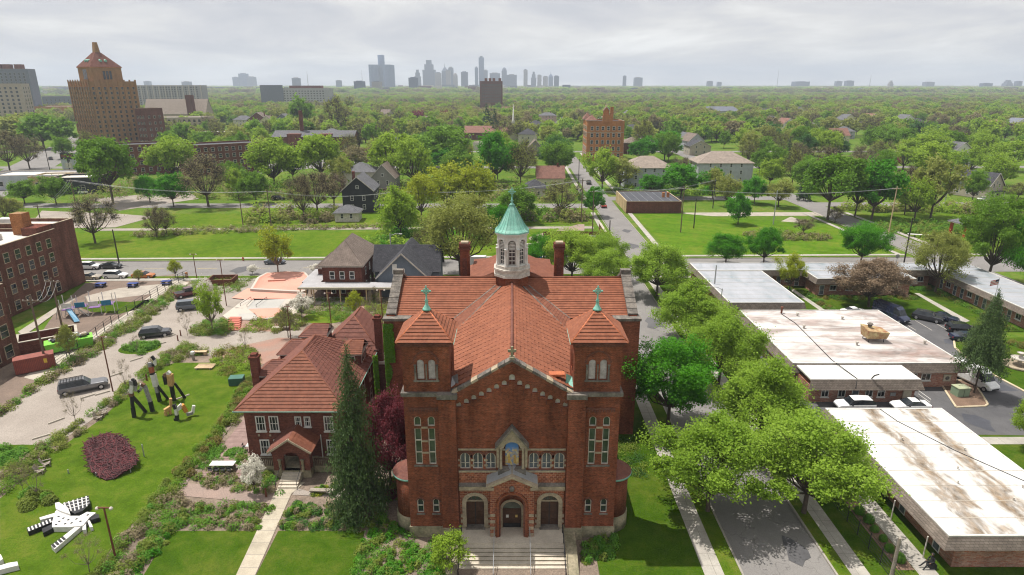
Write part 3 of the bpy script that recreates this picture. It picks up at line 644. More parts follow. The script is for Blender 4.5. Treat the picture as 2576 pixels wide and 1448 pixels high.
# shrine with mosaic
YN = 48.35
nz0, nz1 = Z(745, YN), Z(600, YN)
MB().box(-1.25, YN, Z(790, YN), 1.25, YF, Z(745, YN)).obj('shrine_base', M['stone_dark'], CH)
for sx in (-1, 1):
    MB().lathe([(.17, 0), (.12, .12), (.11, nz1 - nz0 - .3), (.19, nz1 - nz0)], (sx * .98, YN + .2, nz0), 10).obj('column', ST, CH, True)
    MB().box(sx * 1.25 - .12, YN + .35, nz0, sx * 1.25 + .12, YF - .004, nz1 + .1).obj('pilaster', ST, CH)
gz = Z(462, YN)
gb = MB(); na = arch(0, nz0, 1.5, Z(565, YN) - nz0, 10)
wall_with_openings(gb, [(-1.3, nz1 - .1), (-.75, nz1 - .1)] + [p for p in reversed(na[2:])if p[1] > nz1 - .1] + [(.75, nz1 - .1), (1.3, nz1 - .1), (1.3, nz1 + .25), (0, gz - .25), (-1.3, nz1 + .25)], [], lambda a, b, d: (a, YN + .1 + d, b), .1)
gb.obj('shrine_gable', ST, CH)
for sx in (-1, 1):
    MB().add([(0, YN - .12, gz), (0, YF, gz), (sx * 1.5, YF, nz1 + .12), (sx * 1.5, YN - .12, nz1 + .12), (0, YN - .12, gz - .26), (sx * 1.5, YN - .12, nz1 - .12)], [(0, 1, 2, 3), (0, 3, 5, 4)]).obj('shrine_roof', M['stone_dark'], CH)
m, t, p, o_ = newmat('mosaic_picture')
g_ = N(t, 'ShaderNodeNewGeometry'); s2 = N(t, 'ShaderNodeSeparateXYZ'); t.links.new(g_.outputs['Position'], s2.inputs[0])
vo = N(t, 'ShaderNodeTexVoronoi'); vo.inputs['Scale'].default_value = 5.0; t.links.new(g_.outputs['Position'], vo.inputs[0])
rr = ramp(t, [(0.0, (0.05, 0.13, 0.35)), (0.3, (0.55, 0.45, 0.25)), (0.5, (0.5, 0.33, 0.08)), (0.72, (0.08, 0.2, 0.42)), (1.0, (0.5, 0.3, 0.14))]); t.links.new(N1(t, vo.outputs['Color']), rr.inputs[0])
hz_ = math_(t, 'MULTIPLY', math_(t, 'SUBTRACT', s2.outputs[2], Z(640, YN)), 2.5, True)
t.links.new(mixc(t, hz_, rr.outputs[0], (0.07, 0.19, 0.48)), p.inputs['Base Color'])
MB().extr(inset(na, .16), YF - .12, YF - .06).obj('mosaic', m, CH)
for sx in (-1, 1): MB().extr([(sx * .25 - .13, nz0 + .35), (sx * .25 + .13, nz0 + .35), (sx * .25 + .1, nz0 + 1.0), (sx * .25 + .03, nz0 + 1.25), (sx * .25 - .05, nz0 + 1.22), (sx * .25 - .11, nz0 + .95)], YF - .15, YF - .122).obj('mosaic_figure', simple('ochre_mosaic', (.5, .34, .1), (.36, .2, .08), 6, 20), CH)
# ---- gable copings in separate stones
for sx in (-1, 1):
    n_ = 9; A = Vector((sx * 5.25, 0, GE)); B = Vector((0, 0, GZ + .12))
    for i in range(n_):
        p, q = A.lerp(B, i / n_ + .004), A.lerp(B, (i + 1) / n_ - .004)
        MB().bar((p.x, YF + .1, p.z), (q.x, YF + .1, q.z), .75, .2 + (.03 if i % 2 else 0)).obj('coping_stone', M['stone_dark'] if i % 3 else M['stone'], CH)
MB().extr([(-4.95, 13.75), (-4.7, 13.75), (0, 16.75), (4.7, 13.75), (4.95, 13.75), (4.95, 14.2), (0, 17.2), (-4.95, 14.2)], YF - .14, YF - .004).obj('corbel_table', BR, CH)
MB().extr([(-4.95, 14.1), (0, 17.15), (4.95, 14.1), (5.2, 14.62), (0, 17.82), (-5.2, 14.62)], YF - .2, YF + .5).obj('gable_parapet', BR, CH)
MB().box(-.22, YF - .2, 17.7, .22, YF + .3, 18.1).obj('cross_base', M['stone_moss_riser_shade'], CH)
MB().box(-.1, YF, 18.1, .1, YF + .15, 19.0).box(-.36, YF + .01, 18.5, .36, YF + .14, 18.72).obj('gable_cross', M['stone_moss_riser_shade'], CH)
for sx in (-1, 1): MB().add([(sx * 4.6, YF + .3, 14.85), (sx * 5.35, YF + .3, 14.9), (sx * 5.3, YF + 1.6, 15.5), (sx * 4.75, YF + 1.3, 15.9)], [(0, 1, 2, 3)]).obj('copper_flashing', M['copper'] if sx > 0 else M['steel'], CH)
# ---- piers and towers
def tower(sx):
    cx = sx * 7.3
    MB().box(*sorted((sx * 4.85, sx * 6.35))[:1], YF - .5, 0, *sorted((sx * 4.85, sx * 6.35))[1:], YF + 1.0, 14.35).obj('pier', BR, CH)
    for (x0, x1, y0, y1, z0, z1) in ((4.7, 6.45, YF - .62, YF + 1.2, 14.35, 14.8),):
        a, b = sorted((sx * x0, sx * x1)); MB().box(a, y0, z0, b, y1, z1).obj('pier_cap', M['stone_dark'], CH)
    a, b = sorted((sx * 6.35, sx * 9.35))
    YT = YF - .2
    wx = [sx * 7.05, sx * 8.25] if sx > 0 else [-8.25, -7.05]
    tall = [rect(x, Z(700), .62, Z(462) - Z(700)) for x in wx]; topw = [arch(x, Z(447), .62, Z(382) - Z(447), 8) for x in wx]
    low = [arch(x, Z(1022), .6, Z(930) - Z(1022), 8) for x in (wx[0] - .1, wx[1] + .12)]
    mb = MB(); fn = lambda p, q, d: (p, YT + d, q)
    wall_with_openings(mb, [(a, 0), (b, 0), (b, 14.5), (a, 14.5)], tall + topw + low, fn, .3)
    mb.add([(a, YT, 0), (a, YF + 4, 0), (a, YF + 4, 14.5), (a, YT, 14.5)], [(0, 1, 2, 3)]); mb.add([(b, YT, 0), (b, YF + 4, 0), (b, YF + 4, 14.5), (b, YT, 14.5)], [(3, 2, 1, 0)])
    mb.obj('tower_wall', BR, CH)
    MB().box(a + .1, YT + .31, .2, b - .1, YT + .4, 14).obj('inner_wall', M['dark'], CH)
    for q in tall + topw + low:
        wo = MB().extr(inset(q, .05), YT + .2, YT + .23).obj('window', M['glass_green'] if q not in low else M['glass'], CH)
        fr = MB(); wall_with_openings(fr, q, [inset(q, .075)], lambda p, r, d: (p, YT + .1 + d, r), .08)
        z0, z1 = min(p[1] for p in q), max(p[1] for p in q); x_ = (q[0][0] + q[1][0]) / 2
        if q in tall:
            for k in (1, 2): fr.box(x_ - .28, YT + .11, z0 + (z1 - z0) * k / 3 - .05, x_ + .28, YT + .17, z0 + (z1 - z0) * k / 3 + .05)
        if q in low: fr.box(x_ - .27, YT + .11, (z0 + z1) / 2 - .05, x_ + .27, YT + .17, (z0 + z1) / 2 + .05)
        fr.obj('frame', M['white_old'], wo)
        if q in low:
            MB().box(x_ - .38, YT - .1, z0 - .16, x_ + .38, YT - .002, z0 - .02).obj('sill', M['stone_dark'], CH)
            h = MB()
            for i in range(8):
                u0, u1 = math.pi * i / 8, math.pi * (i + 1) / 8; P = lambda r, t, y: (x_ + r * math.cos(t), y, z1 - .3 + r * math.sin(t))
                h.add([P(.32, u0, YT - .05), P(.46, u0, YT - .05), P(.46, u1, YT - .05), P(.32, u1, YT - .05), P(.46, u0, YT), P(.46, u1, YT)], [(0, 1, 2, 3), (1, 4, 5, 2)])
            h.obj('arch_hood', M['brick_dark'], CH)
    xm = (wx[0] + wx[1]) / 2
    MB().box(xm - 1.05, YT - .1, Z(712), xm + 1.05, YT - .002, Z(702)).obj('sill', M['stone_dark'], CH)
    for zb in (Z(455), Z(545), Z(622)):
        MB().box(xm - .28, YT - .03, zb - .09, xm + .28, YT - .002, zb + .09).obj('stone_block', ST, CH)
    MB().box(xm - 1.3, YT - .06, Z(338), xm + 1.3, YT - .003, Z(322)).obj('corbel_table', M['brick_dark'], CH)
    for i in range(11): MB().box(xm - 1.22 + i * .24, YT - .07, Z(352), xm - 1.1 + i * .24, YT - .004, Z(338)).obj('corbel', M['brick_dark'], CH)
    # belt and belfry
    x0, x1 = cx - 2.0, cx + 2.0; y0, y1 = YF - .05, YF + 3.95
    MB().box(x0 - .25, y0 - .3, 14.5, x1 + .25, y1 + .2, 14.85).obj('belt_course', M['stone_dark'], CH)
    lou = [arch(cx + k * .48, 16.0, .62, 1.85, 8) for k in (-1, 1)]
    mb = MB(); wall_with_openings(mb, [(x0, 14.85), (x1, 14.85), (x1, 19.35), (x0, 19.35)], lou, lambda p, q, d: (p, y0 + d, q), .3)
    s_in = [arch((y0 + y1) / 2 + k * .48, 16.0, .62, 1.85, 8) for k in (-1, 1)]
    for xx in (x0, x1):
        q_ = 1 if xx == x0 else -1
        wall_with_openings(mb, [(y0, 14.85), (y1, 14.85), (y1, 19.35), (y0, 19.35)], s_in, lambda p, q, d, xx=xx, q_=q_: (xx + q_ * d, p, q), .3)
    mb.box(x0, y1 - .02, 14.85, x1, y1, 19.35)
    mb.obj('belfry_wall', BR, CH)
    for q in lou + s_in:
        side = q in s_in; c_ = (q[0][0] + q[1][0]) / 2
        for xx in ((x0, x1) if side else (None,)):
            sg = 1 if xx == x0 else -1
            lv = MB()
            for k in range(11):
                z = 16.05 + k * .165
                hw = .29 if z < 17.5 else max(.05, math.sqrt(max(0.01, .31 ** 2 - (z - 17.54) ** 2)) - .03)
                if not side: lv.add([(c_ - hw, y0 + .08, z), (c_ + hw, y0 + .08, z), (c_ + hw, y0 + .22, z + .14), (c_ - hw, y0 + .22, z + .14)], [(0, 1, 2, 3)])
                else: lv.add([(xx + sg * .08, c_ - hw, z), (xx + sg * .08, c_ + hw, z), (xx + sg * .22, c_ + hw, z + .14), (xx + sg * .22, c_ - hw, z + .14)], [(0, 1, 2, 3)])
            lv.obj('louvre', M['white_old'], CH)
    MB().box(x0 + .3, y0 + .3, 15.5, x1 - .3, y1 - .3, 19).obj('inner_wall', M['dark'], CH)
    MB().lathe([(.1, 0), (.07, .1), (.07, 1.3), (.12, 1.45)], (cx, y0 + .02, 15.98), 8).obj('colonnette', M['stone_dark'], CH)
    for k in (-1, 1): MB().lathe([(.12, 0), (.09, .1), (.09, 1.3), (.14, 1.45)], (cx + k * .92, y0 - .05, 15.95), 8).obj('colonnette', M['stone_dark'], CH)
    MB().box(cx - 1.1, y0 - .12, 15.82, cx + 1.1, y0 - .002, 15.96).obj('sill', M['stone_dark'], CH)
    h = MB()
    for i in range(12):
        u0, u1 = math.pi * i / 12, math.pi * (i + 1) / 12; P = lambda r, t, y: (cx + r * math.cos(t), y, 17.55 + r * math.sin(t))
        h.add([P(.98, u0, y0 - .05), P(1.14, u0, y0 - .05), P(1.14, u1, y0 - .05), P(.98, u1, y0 - .05), P(1.14, u0, y0), P(1.14, u1, y0)], [(0, 1, 2, 3), (1, 4, 5, 2)])
    h.obj('arch_hood', M['brick_dark'], CH)
    MB().box(x0 - .12, y0 - .12, 19.05, x1 + .12, y1 + .12, 19.3).obj('cornice', M['brick_dark'], CH)
    e = 2.38; cyy = (y0 + y1) / 2; zt = 21.75; ze = 19.5
    C4 = [(cx - e, cyy - e, ze), (cx + e, cyy - e, ze), (cx + e, cyy + e, ze), (cx - e, cyy + e, ze)]; ap = (cx, cyy, zt)
    MB().box(cx - e, cyy - e, ze - .12, cx + e, cyy + e, ze - .01).obj('eave_board', M['brick_dark'], CH)
    tile_part(CH, [(C4[i], C4[(i + 1) % 4], ap, ap) for i in range(4)], 10, M['tile'], .12)
    caps(CH, [(C4[i], ap) for i in range(4)], .1, M['tile_new'], 'hip_cap')
    fl = MB().lathe([(.42, 0), (.34, .12), (.16, .4), (.12, .7), (.17, .8), (.08, .95), (.06, 1.2)], (cx, cyy, zt - .12), 8).obj('finial', M['copper'], CH, True)
    k = MB(); zc = zt + 1.55
    for i in range(16):
        u0, u1 = 2 * math.pi * i / 16, 2 * math.pi * (i + 1) / 16
        k.tube((cx + .24 * math.cos(u0), cyy, zc + .24 * math.sin(u0)), (cx + .24 * math.cos(u1), cyy, zc + .24 * math.sin(u1)), .045, .045, 5)
    k.box(cx - .06, cyy - .06, zt + 1.0, cx + .06, cyy + .06, zt + 2.0).box(cx - .42, cyy - .055, zc - .06, cx + .42, cyy + .055, zc + .06)
    k.obj('tower_cross', M['copper'], fl)
    # round stair turret at the flank
    c = (sx * 9.35, YF + 2.0, 0)
    MB().lathe([(1.62, 0), (1.62, 1.45), (1.5, 1.55)], c, 28).obj('turret_base', M['stone_moss_riser_shade'], CH, True)
    MB().lathe([(1.5, 1.5), (1.5, 5.7)], c, 28).obj('turret_wall', BR, CH, True)
    MB().lathe([(1.78, 5.58), (1.82, 5.7), (1.78, 5.78)], c, 28).obj('turret_gutter', M['copper_dk'], CH, True)
    tq = []
    for i in range(28):
        u0, u1 = 2 * math.pi * i / 28, 2 * math.pi * (i + 1) / 28
        tq.append(((c[0] + 1.76 * math.cos(u0), c[1] + 1.76 * math.sin(u0), 5.76), (c[0] + 1.76 * math.cos(u1), c[1] + 1.76 * math.sin(u1), 5.76), (c[0], c[1], 6.9), (c[0], c[1], 6.9)))
    tile_part(CH, tq, 7, M['tile_dark'], .05)
    # stone footing
    a, b = sorted((sx * 4.8, sx * 9.45)); MB().box(a, YF - .32, 0, b, YF + 3.5, 1.15).obj('footing', M['stone_moss_riser_shade'], CH)
    a, b = sorted((sx * 4.75, sx * 6.45)); MB().box(a, YF - .66, 0, b, YF + .5, 1.2).obj('footing', M['stone_moss_riser_shade'], CH)
for sx in (-1, 1): tower(sx)
# ---- nave, transept, choir
RZ, EZ = 17.55, 14.55; YC = 73.8
MB().box(-5.7, YF + .7, 0, 5.7, 68, EZ).obj('nave_wall', BR, CH)
MB().box(-13.7, 67.9, 0, 13.7, 79.6, 14.6).obj('transept_wall', BR, CH)
MB().box(-6.5, 79.6, 0, 6.5, 92, 13.8).obj('choir_wall', BR, CH)
for sx in (-1, 1):
    MB().box(*(sorted((sx * 5.7, sx * 9.2))[0],), YF + 4, 0, sorted((sx * 5.7, sx * 9.2))[1], 67.9, 7.0).obj('aisle_wall', BR, CH)
    tile_part(CH, [((sx * 9.5, YF + 4, 6.9), (sx * 9.5, 67.9, 6.9), (sx * 5.7, 67.9, 9.0), (sx * 5.7, YF + 4, 9.0))], 12, M['tile_worn'])
    vb = (sx * 5.9, 64.2, EZ - .02); vt = (sx * 1.35, 71.9, 16.98)
    tile_part(CH, [((sx * 5.95, YF + .3, EZ), (sx * 5.95, 66.5, EZ), (0, 73.0, RZ), (0, YF + .3, RZ))], 17, M['tile'], .1)
    for i in range(21):
        y_ = YF + 1.2 + i * 1.02; f_ = max(0, (y_ - 64.2) / 7.5)
        MB().tube((sx * 5.9 * (1 - f_), y_, EZ + .12 + 3 * f_), (0, y_, RZ + .06), .035, .035, 4).obj('roof_roll', M['tile_worn'], CH)
    wv = (sx * 6.6, 67.3, EZ + .05)
    tile_part(CH, [(vb, wv, (sx * 2.0, 72.2, 16.98), vt)], 18, M['tile_worn'], .09)
    for a, b in ((vb, vt), (wv, (sx * 2.0, 72.2, 16.98))): MB().bar((a[0], a[1], a[2] + .06), (b[0], b[1], b[2] + .06), .16, .06).obj('valley_flashing', M['stone_dark'], CH)
    MB().bar((sx * 6.0, YF + 4.2, EZ), (sx * 6.0, 64.2, EZ), .22, .2).obj('gutter', M['copper_dk'], CH)
    tile_part(CH, [((sx * 5.2, 67.4, EZ + .03), (sx * 13.6, 67.5, EZ + .05), (sx * 13.6, YC, RZ), (sx * .2, YC, RZ)),
                   ((sx * 13.6, 80.1, EZ), (sx * 6.0, 80.1, EZ), (sx * 1.2, YC, RZ), (sx * 13.6, YC, RZ))], 18, M['tile'], .11)
    caps(CH, [((sx * 1.5, YC, RZ + .05), (sx * 13.6, YC, RZ + .05))], .13, M['tile_worn'])
    # end walls with stepped stone coping
    xa, xb = sorted((sx * 13.35, sx * 14.25))
    ew = MB(); pf = [(67.5, 0), (80.2, 0), (80.2, 14.9), (YC, 18.0), (67.5, 14.9)]
    ew.add([(xa, y, z) for y, z in pf] + [(xb, y, z) for y, z in pf], [(0, 1, 2, 3, 4), (9, 8, 7, 6, 5)] + [(i, 5 + i, 5 + (i + 1) % 5, (i + 1) % 5) for i in range(5)]); ew.obj('transept_end_wall', BR, CH)
    n_ = 8; A = Vector((sx * 13.8, 67.6, 15.0)); B = Vector((sx * 13.8, YC, 18.15))
    for i in range(n_):
        p, q = A.lerp(B, i / n_ + .006), A.lerp(B, (i + 1) / n_ - .006)
        MB().bar(p, q, 1.15, .3).obj('coping_stone', M['stone_dark'], CH)
        MB().bar((p.x, 2 * YC - p.y, p.z), (q.x, 2 * YC - q.y, q.z), 1.15, .3).obj('coping_stone', M['stone_dark'], CH)
    MB().box(sx * 13.8 - .6, YC - .4, 18.1, sx * 13.8 + .6, YC + .4, 18.6).obj('coping_stone', M['stone_dark'], CH)
    a, b = sorted((sx * 11.6, sx * 14.5)); MB().box(a, 66.8, 0, b, 68.0, 14.55).obj('buttress', BR, CH)
    MB().box(a - .12, 66.65, 14.55, b + .12, 68.1, 14.85).obj('buttress_cap', M['stone_dark'], CH)
    a, b = sorted((sx * 9.2, sx * 10.6)); MB().box(a, 60.5, 0, b, 63, 3.1).obj('side_entry', BR, CH); MB().box(a - .1, 60.4, 3.1, b + .1, 63.1, 3.3).obj('side_entry_roof', M['stone_dark'], CH)
    # chimneys behind the ridge
    cx = sx * 6.35; Yc = 82.5
    MB().box(cx - .62, Yc - .62, 10, cx + .62, Yc + .62, 19.4).obj('chimney', BR, CH)
    MB().box(cx - .78, Yc - .78, 19.0, cx + .78, Yc + .78, 19.25).box(cx - .74, Yc - .74, 19.4, cx + .74, Yc + .74, 19.75).obj('chimney_cap', M['brick_dark'], CH)
    MB().box(cx - .5, Yc - .5, 19.75, cx + .5, Yc + .5, 19.95).obj('chimney_stone', M['stone'], CH)
    MB().box(cx - .3, Yc - .66, 15.2, cx + .3, Yc - .622, 17.8).obj('chimney_panel', M['brick_dark'], CH)
caps(CH, [((0, YF + .3, RZ + .06), (0, 71.8, RZ + .06))], .14, M['tile_dark'])
MB().box(3.2, YF + .9, 15.8, 4.6, YF + 1.6, 16.0).obj('roof_patch', M['tile_new'], CH)
# low roof over the crossing and choir
e = 5.2; zc = 18.9; pc = [(-e, YC - .2, 17.0), (e, YC - .2, 17.0), (e, YC + 2 * e, 17.0), (-e, YC + 2 * e, 17.0)]
tile_part(CH, [(pc[1], pc[2], (0, YC + e, zc), (0, YC + 1, zc)), (pc[3], pc[0], (0, YC + 1, zc), (0, YC + e, zc)), (pc[2], pc[3], (0, YC + e, zc), (0, YC + e, zc)), (pc[0], pc[1], (0, YC + 1, zc), (0, YC + 1, zc))], 12, M['tile_worn'])
tile_part(CH, [((6.8, 80, 13.7), (6.8, 92, 13.7), (0, 92, 16.6), (0, 80, 16.6)), ((-6.8, 92, 13.7), (-6.8, 80, 13.7), (0, 80, 16.6), (0, 92, 16.6))], 16, M['tile_worn'])
# ---- lantern
LC = (0, 73.4, 0); O8 = math.pi / 8
def octo(r, z0, z1, r1=None):
    return MB().lathe([(r / math.cos(O8), z0), ((r1 or r) / math.cos(O8), z1)], LC, 8, O8)
LN = octo(1.95, 16.6, 18.15).obj('lantern_base', BR, CH)
for r, z0, z1 in ((2.14, 18.15, 18.45), (2.02, 18.45, 18.95), (2.16, 18.95, 19.15), (1.95, 19.15, 19.5)):
    octo(r, z0, z1).obj('lantern_plinth', M['white_old'], LN)
op = arch(0, 19.62, .88, 3.05, 8)
for i in range(8):
    th = i * math.pi / 4; cs, sn = math.cos(th), math.sin(th); r = 1.72
    fn = lambda a, b, d, cs=cs, sn=sn: (LC[0] + a * cs + (r - d) * sn, LC[1] + a * sn - (r - d) * cs, b)
    hw = r * math.tan(O8)
    mb = MB(); wall_with_openings(mb, [(-hw, 19.5), (hw, 19.5), (hw, 23.15), (-hw, 23.15)], [op], fn, .28); mb.obj('lantern_wall', M['white'], LN)
    g = MB(); g.add([fn(-.36, 19.7, .25), fn(.36, 19.7, .25), fn(.36, 21.45, .25), fn(-.36, 21.45, .25)], [(0, 1, 2, 3)]); g.obj('pane', M['glass'], LN)
    g = MB()
    def slab(a0, a1, b0, b1, d0, d1):
        g.add([fn(a0, b0, d0), fn(a1, b0, d0), fn(a1, b1, d0), fn(a0, b1, d0), fn(a0, b0, d1), fn(a1, b0, d1), fn(a1, b1, d1), fn(a0, b1, d1)], [(0, 1, 2, 3), (0, 4, 5, 1), (1, 5, 6, 2), (2, 6, 7, 3), (3, 7, 4, 0)])
    for a in (-.4, -.03, .34): slab(a, a + .06, 19.65, 21.5, .17, .24)
    for k in range(4): slab(-.4, .4, 19.65 + k * .5, 19.72 + k * .5, .175, .235)
    for k in range(6): slab(-.38 if k < 4 else -.28, .38 if k < 4 else .28, 21.5 + k * .17, 21.58 + k * .17, .12, .24)
    g.obj('glazing_bars', M['white'], LN)
    th2 = th + O8; rr_ = 1.9
    MB().lathe([(.16, 0), (.12, .08), (.115, 1.9), (.18, 2.05), (.18, 2.15)], (LC[0] + rr_ * math.sin(th2), LC[1] - rr_ * math.cos(th2), 19.5), 8).obj('column', M['white'], LN, True)
    ah = MB()
    for k in range(8):
        u0, u1 = math.pi * k / 8, math.pi * (k + 1) / 8; P = lambda q, t_, d: fn(q * math.cos(t_), 22.23 + q * math.sin(t_), d)
        ah.add([P(.47, u0, -.06), P(.62, u0, -.06), P(.62, u1, -.06), P(.47, u1, -.06), P(.62, u0, 0), P(.62, u1, 0)], [(0, 1, 2, 3), (1, 4, 5, 2)])
    ah.obj('arch_hood', M['white'], LN)
octo(1.25, 19.5, 23.0).obj('inner_wall', M['white_old'], LN)
for r, z0, z1 in ((1.84, 23.1, 23.3), (1.98, 23.3, 23.4)): octo(r, z0, z1).obj('lantern_cornice', M['white'], LN)
DM = MB().lathe([(2.1, 23.4), (2.2, 23.45), (2.16, 23.58), (1.86, 23.85), (1.48, 24.4), (1.05, 25.2), (.62, 26.0), (.28, 26.5), (.16, 26.65)], LC, 8, O8).obj('copper_dome', M['copper'], CH)
for i in range(24):
    th = O8 + i * 2 * math.pi / 24
    f8 = lambda r, th=th: r * math.cos(O8) / math.cos(((th - O8) % (math.pi / 4)) - O8) if True else r
    P = [(LC[0] + f8(r) * math.cos(th), LC[1] + f8(r) * math.sin(th), z + .015) for r, z in ((2.16, 23.58), (1.86, 23.85), (1.48, 24.4), (1.05, 25.2), (.62, 26.0), (.3, 26.5))]
    MB().path(P, .028, 4).obj('seam', M['copper_dk'] if i % 3 else M['copper'], DM)
MB().lathe([(.3, 0), (.34, .1), (.2, .22), (.1, .4), (.2, .55), (.08, .7), (.06, 1.1)], (LC[0], LC[1], 26.5), 10).obj('finial', M['copper'], DM, True)
k = MB(); zc = 28.1
for i in range(16):
    u0, u1 = 2 * math.pi * i / 16, 2 * math.pi * (i + 1) / 16
    k.tube((.26 * math.cos(u0), LC[1], zc + .26 * math.sin(u0)), (.26 * math.cos(u1), LC[1], zc + .26 * math.sin(u1)), .05, .05, 5)
k.box(-.06, LC[1] - .06, 27.5, .06, LC[1] + .06, 28.6).box(-.46, LC[1] - .055, zc - .06, .46, LC[1] + .055, zc + .06).obj('lantern_cross', M['copper'], DM)
# ---- ivy on the left transept, stairs, rails
# ---- front stair
SZ, SY = 0.86, 46.85
MB().box(-4.75, SY, -.1, 4.75, YF - .003, SZ).obj('landing', M['step'], CH)
for i in range(9):
    MB().box(-4.75, SY - (i + 1) * .36, -.14, 4.75, SY - i * .36 - .003, SZ - (i + 1) * .135 - .05).obj('step', M['stone_moss_riser_shade'], CH)  # riser shade put into the colour: darker body below the pale treads
    MB().box(-4.78, SY - (i + 1) * .36 - .03, SZ - (i + 1) * .135 - .048, 4.78, SY - i * .36 - .004, SZ - (i + 1) * .135).obj('tread', M['step'], CH)
for sx in (-1, 1):
    a, b = sorted((sx * 4.76, sx * 5.75))
    MB().box(a, SY - .5, -.1, b, YF - .7, .92).obj('cheek_wall', M['stone_moss_riser_shade'], CH)
    MB().add([(a, SY - .5, .9), (b, SY - .5, .9), (b, SY - 3.4, -.1), (a, SY - 3.4, -.1), (a, SY - .5, -.12), (b, SY - .5, -.12)], [(0, 1, 2, 3), (0, 3, 4), (1, 5, 2)]).obj('cheek_slope', M['stone_moss_riser_shade'], CH)
for x in (-4.6, -1.6, 1.6, 4.6):
    r = MB(); r.path([(x, YF - .8, SZ), (x, YF - .8, SZ + .95), (x, SY, SZ + .95), (x, SY - 3.3, SZ - .35), (x, SY - 3.3, -.3)], .03)
    r.path([(x, YF - .8, SZ + .5), (x, SY, SZ + .5), (x, SY - 3.3, SZ - .8)], .02)
    for k in range(4): r.tube((x, SY - k * .95, SZ - k * .37), (x, SY - k * .95, SZ + .95 - k * .37), .022)
    r.obj('handrail', M['steel'] if abs(x) < 2 else M['black'], CH)
# ================================================================== plants
def quads_mesh(name, cen, nrm, size, tint, mats, asp=0.62, extra=None):
    """one small leaf-spray face per row; extra = MB with trunk faces (material 1)"""
    n = len(cen); rs = np.random.RandomState(len(name) * 13 + n)
    a = np.cross(nrm, rs.normal(size=(n, 3))); a /= np.linalg.norm(a, axis=1)[:, None] + 1e-9
    b = np.cross(nrm, a); b /= np.linalg.norm(b, axis=1)[:, None] + 1e-9
    sz = size[:, None] if hasattr(size, '__len__') else size
    bend = nrm * sz * 0.18
    V4 = np.stack([cen - a * sz, cen - b * sz * asp + bend, cen + a * sz, cen + b * sz * asp + bend], 1).reshape(-1, 3)
    ev = np.array(extra.v, dtype=float).reshape(-1, 3) if extra and extra.v else np.zeros((0, 3))
    ef = extra.f if extra else []
    me = bpy.data.meshes.new(name)
    nl = 4 * n + sum(len(f) for f in ef)
    me.vertices.add(4 * n + len(ev)); me.vertices.foreach_set('co', np.concatenate([V4, ev]).astype(np.float32).ravel())
    me.loops.add(nl); me.polygons.add(n + len(ef))
    li = np.concatenate([np.arange(4 * n)] + [np.array(f) + 4 * n for f in ef]).astype(np.int32); me.loops.foreach_set('vertex_index', li)
    cnt = np.concatenate([np.full(n, 4), np.array([len(f) for f in ef], dtype=int)]).astype(np.int32)
    st = np.concatenate([[0], np.cumsum(cnt)[:-1]]).astype(np.int32)
    me.polygons.foreach_set('loop_start', st)
    mi = np.concatenate([np.zeros(n), np.ones(len(ef))]).astype(np.int32)
    for m in mats: me.materials.append(m)
    if len(ef): me.polygons.foreach_set('material_index', mi)
    at = me.attributes.new('tint', 'FLOAT', 'FACE'); at.data.foreach_set('value', np.concatenate([tint, np.zeros(len(ef))]).astype(np.float32))
    me.update(calc_edges=True); return me
def unit(rs, n):
    v = rs.normal(size=(n, 3)); return v / np.linalg.norm(v, axis=1)[:, None]
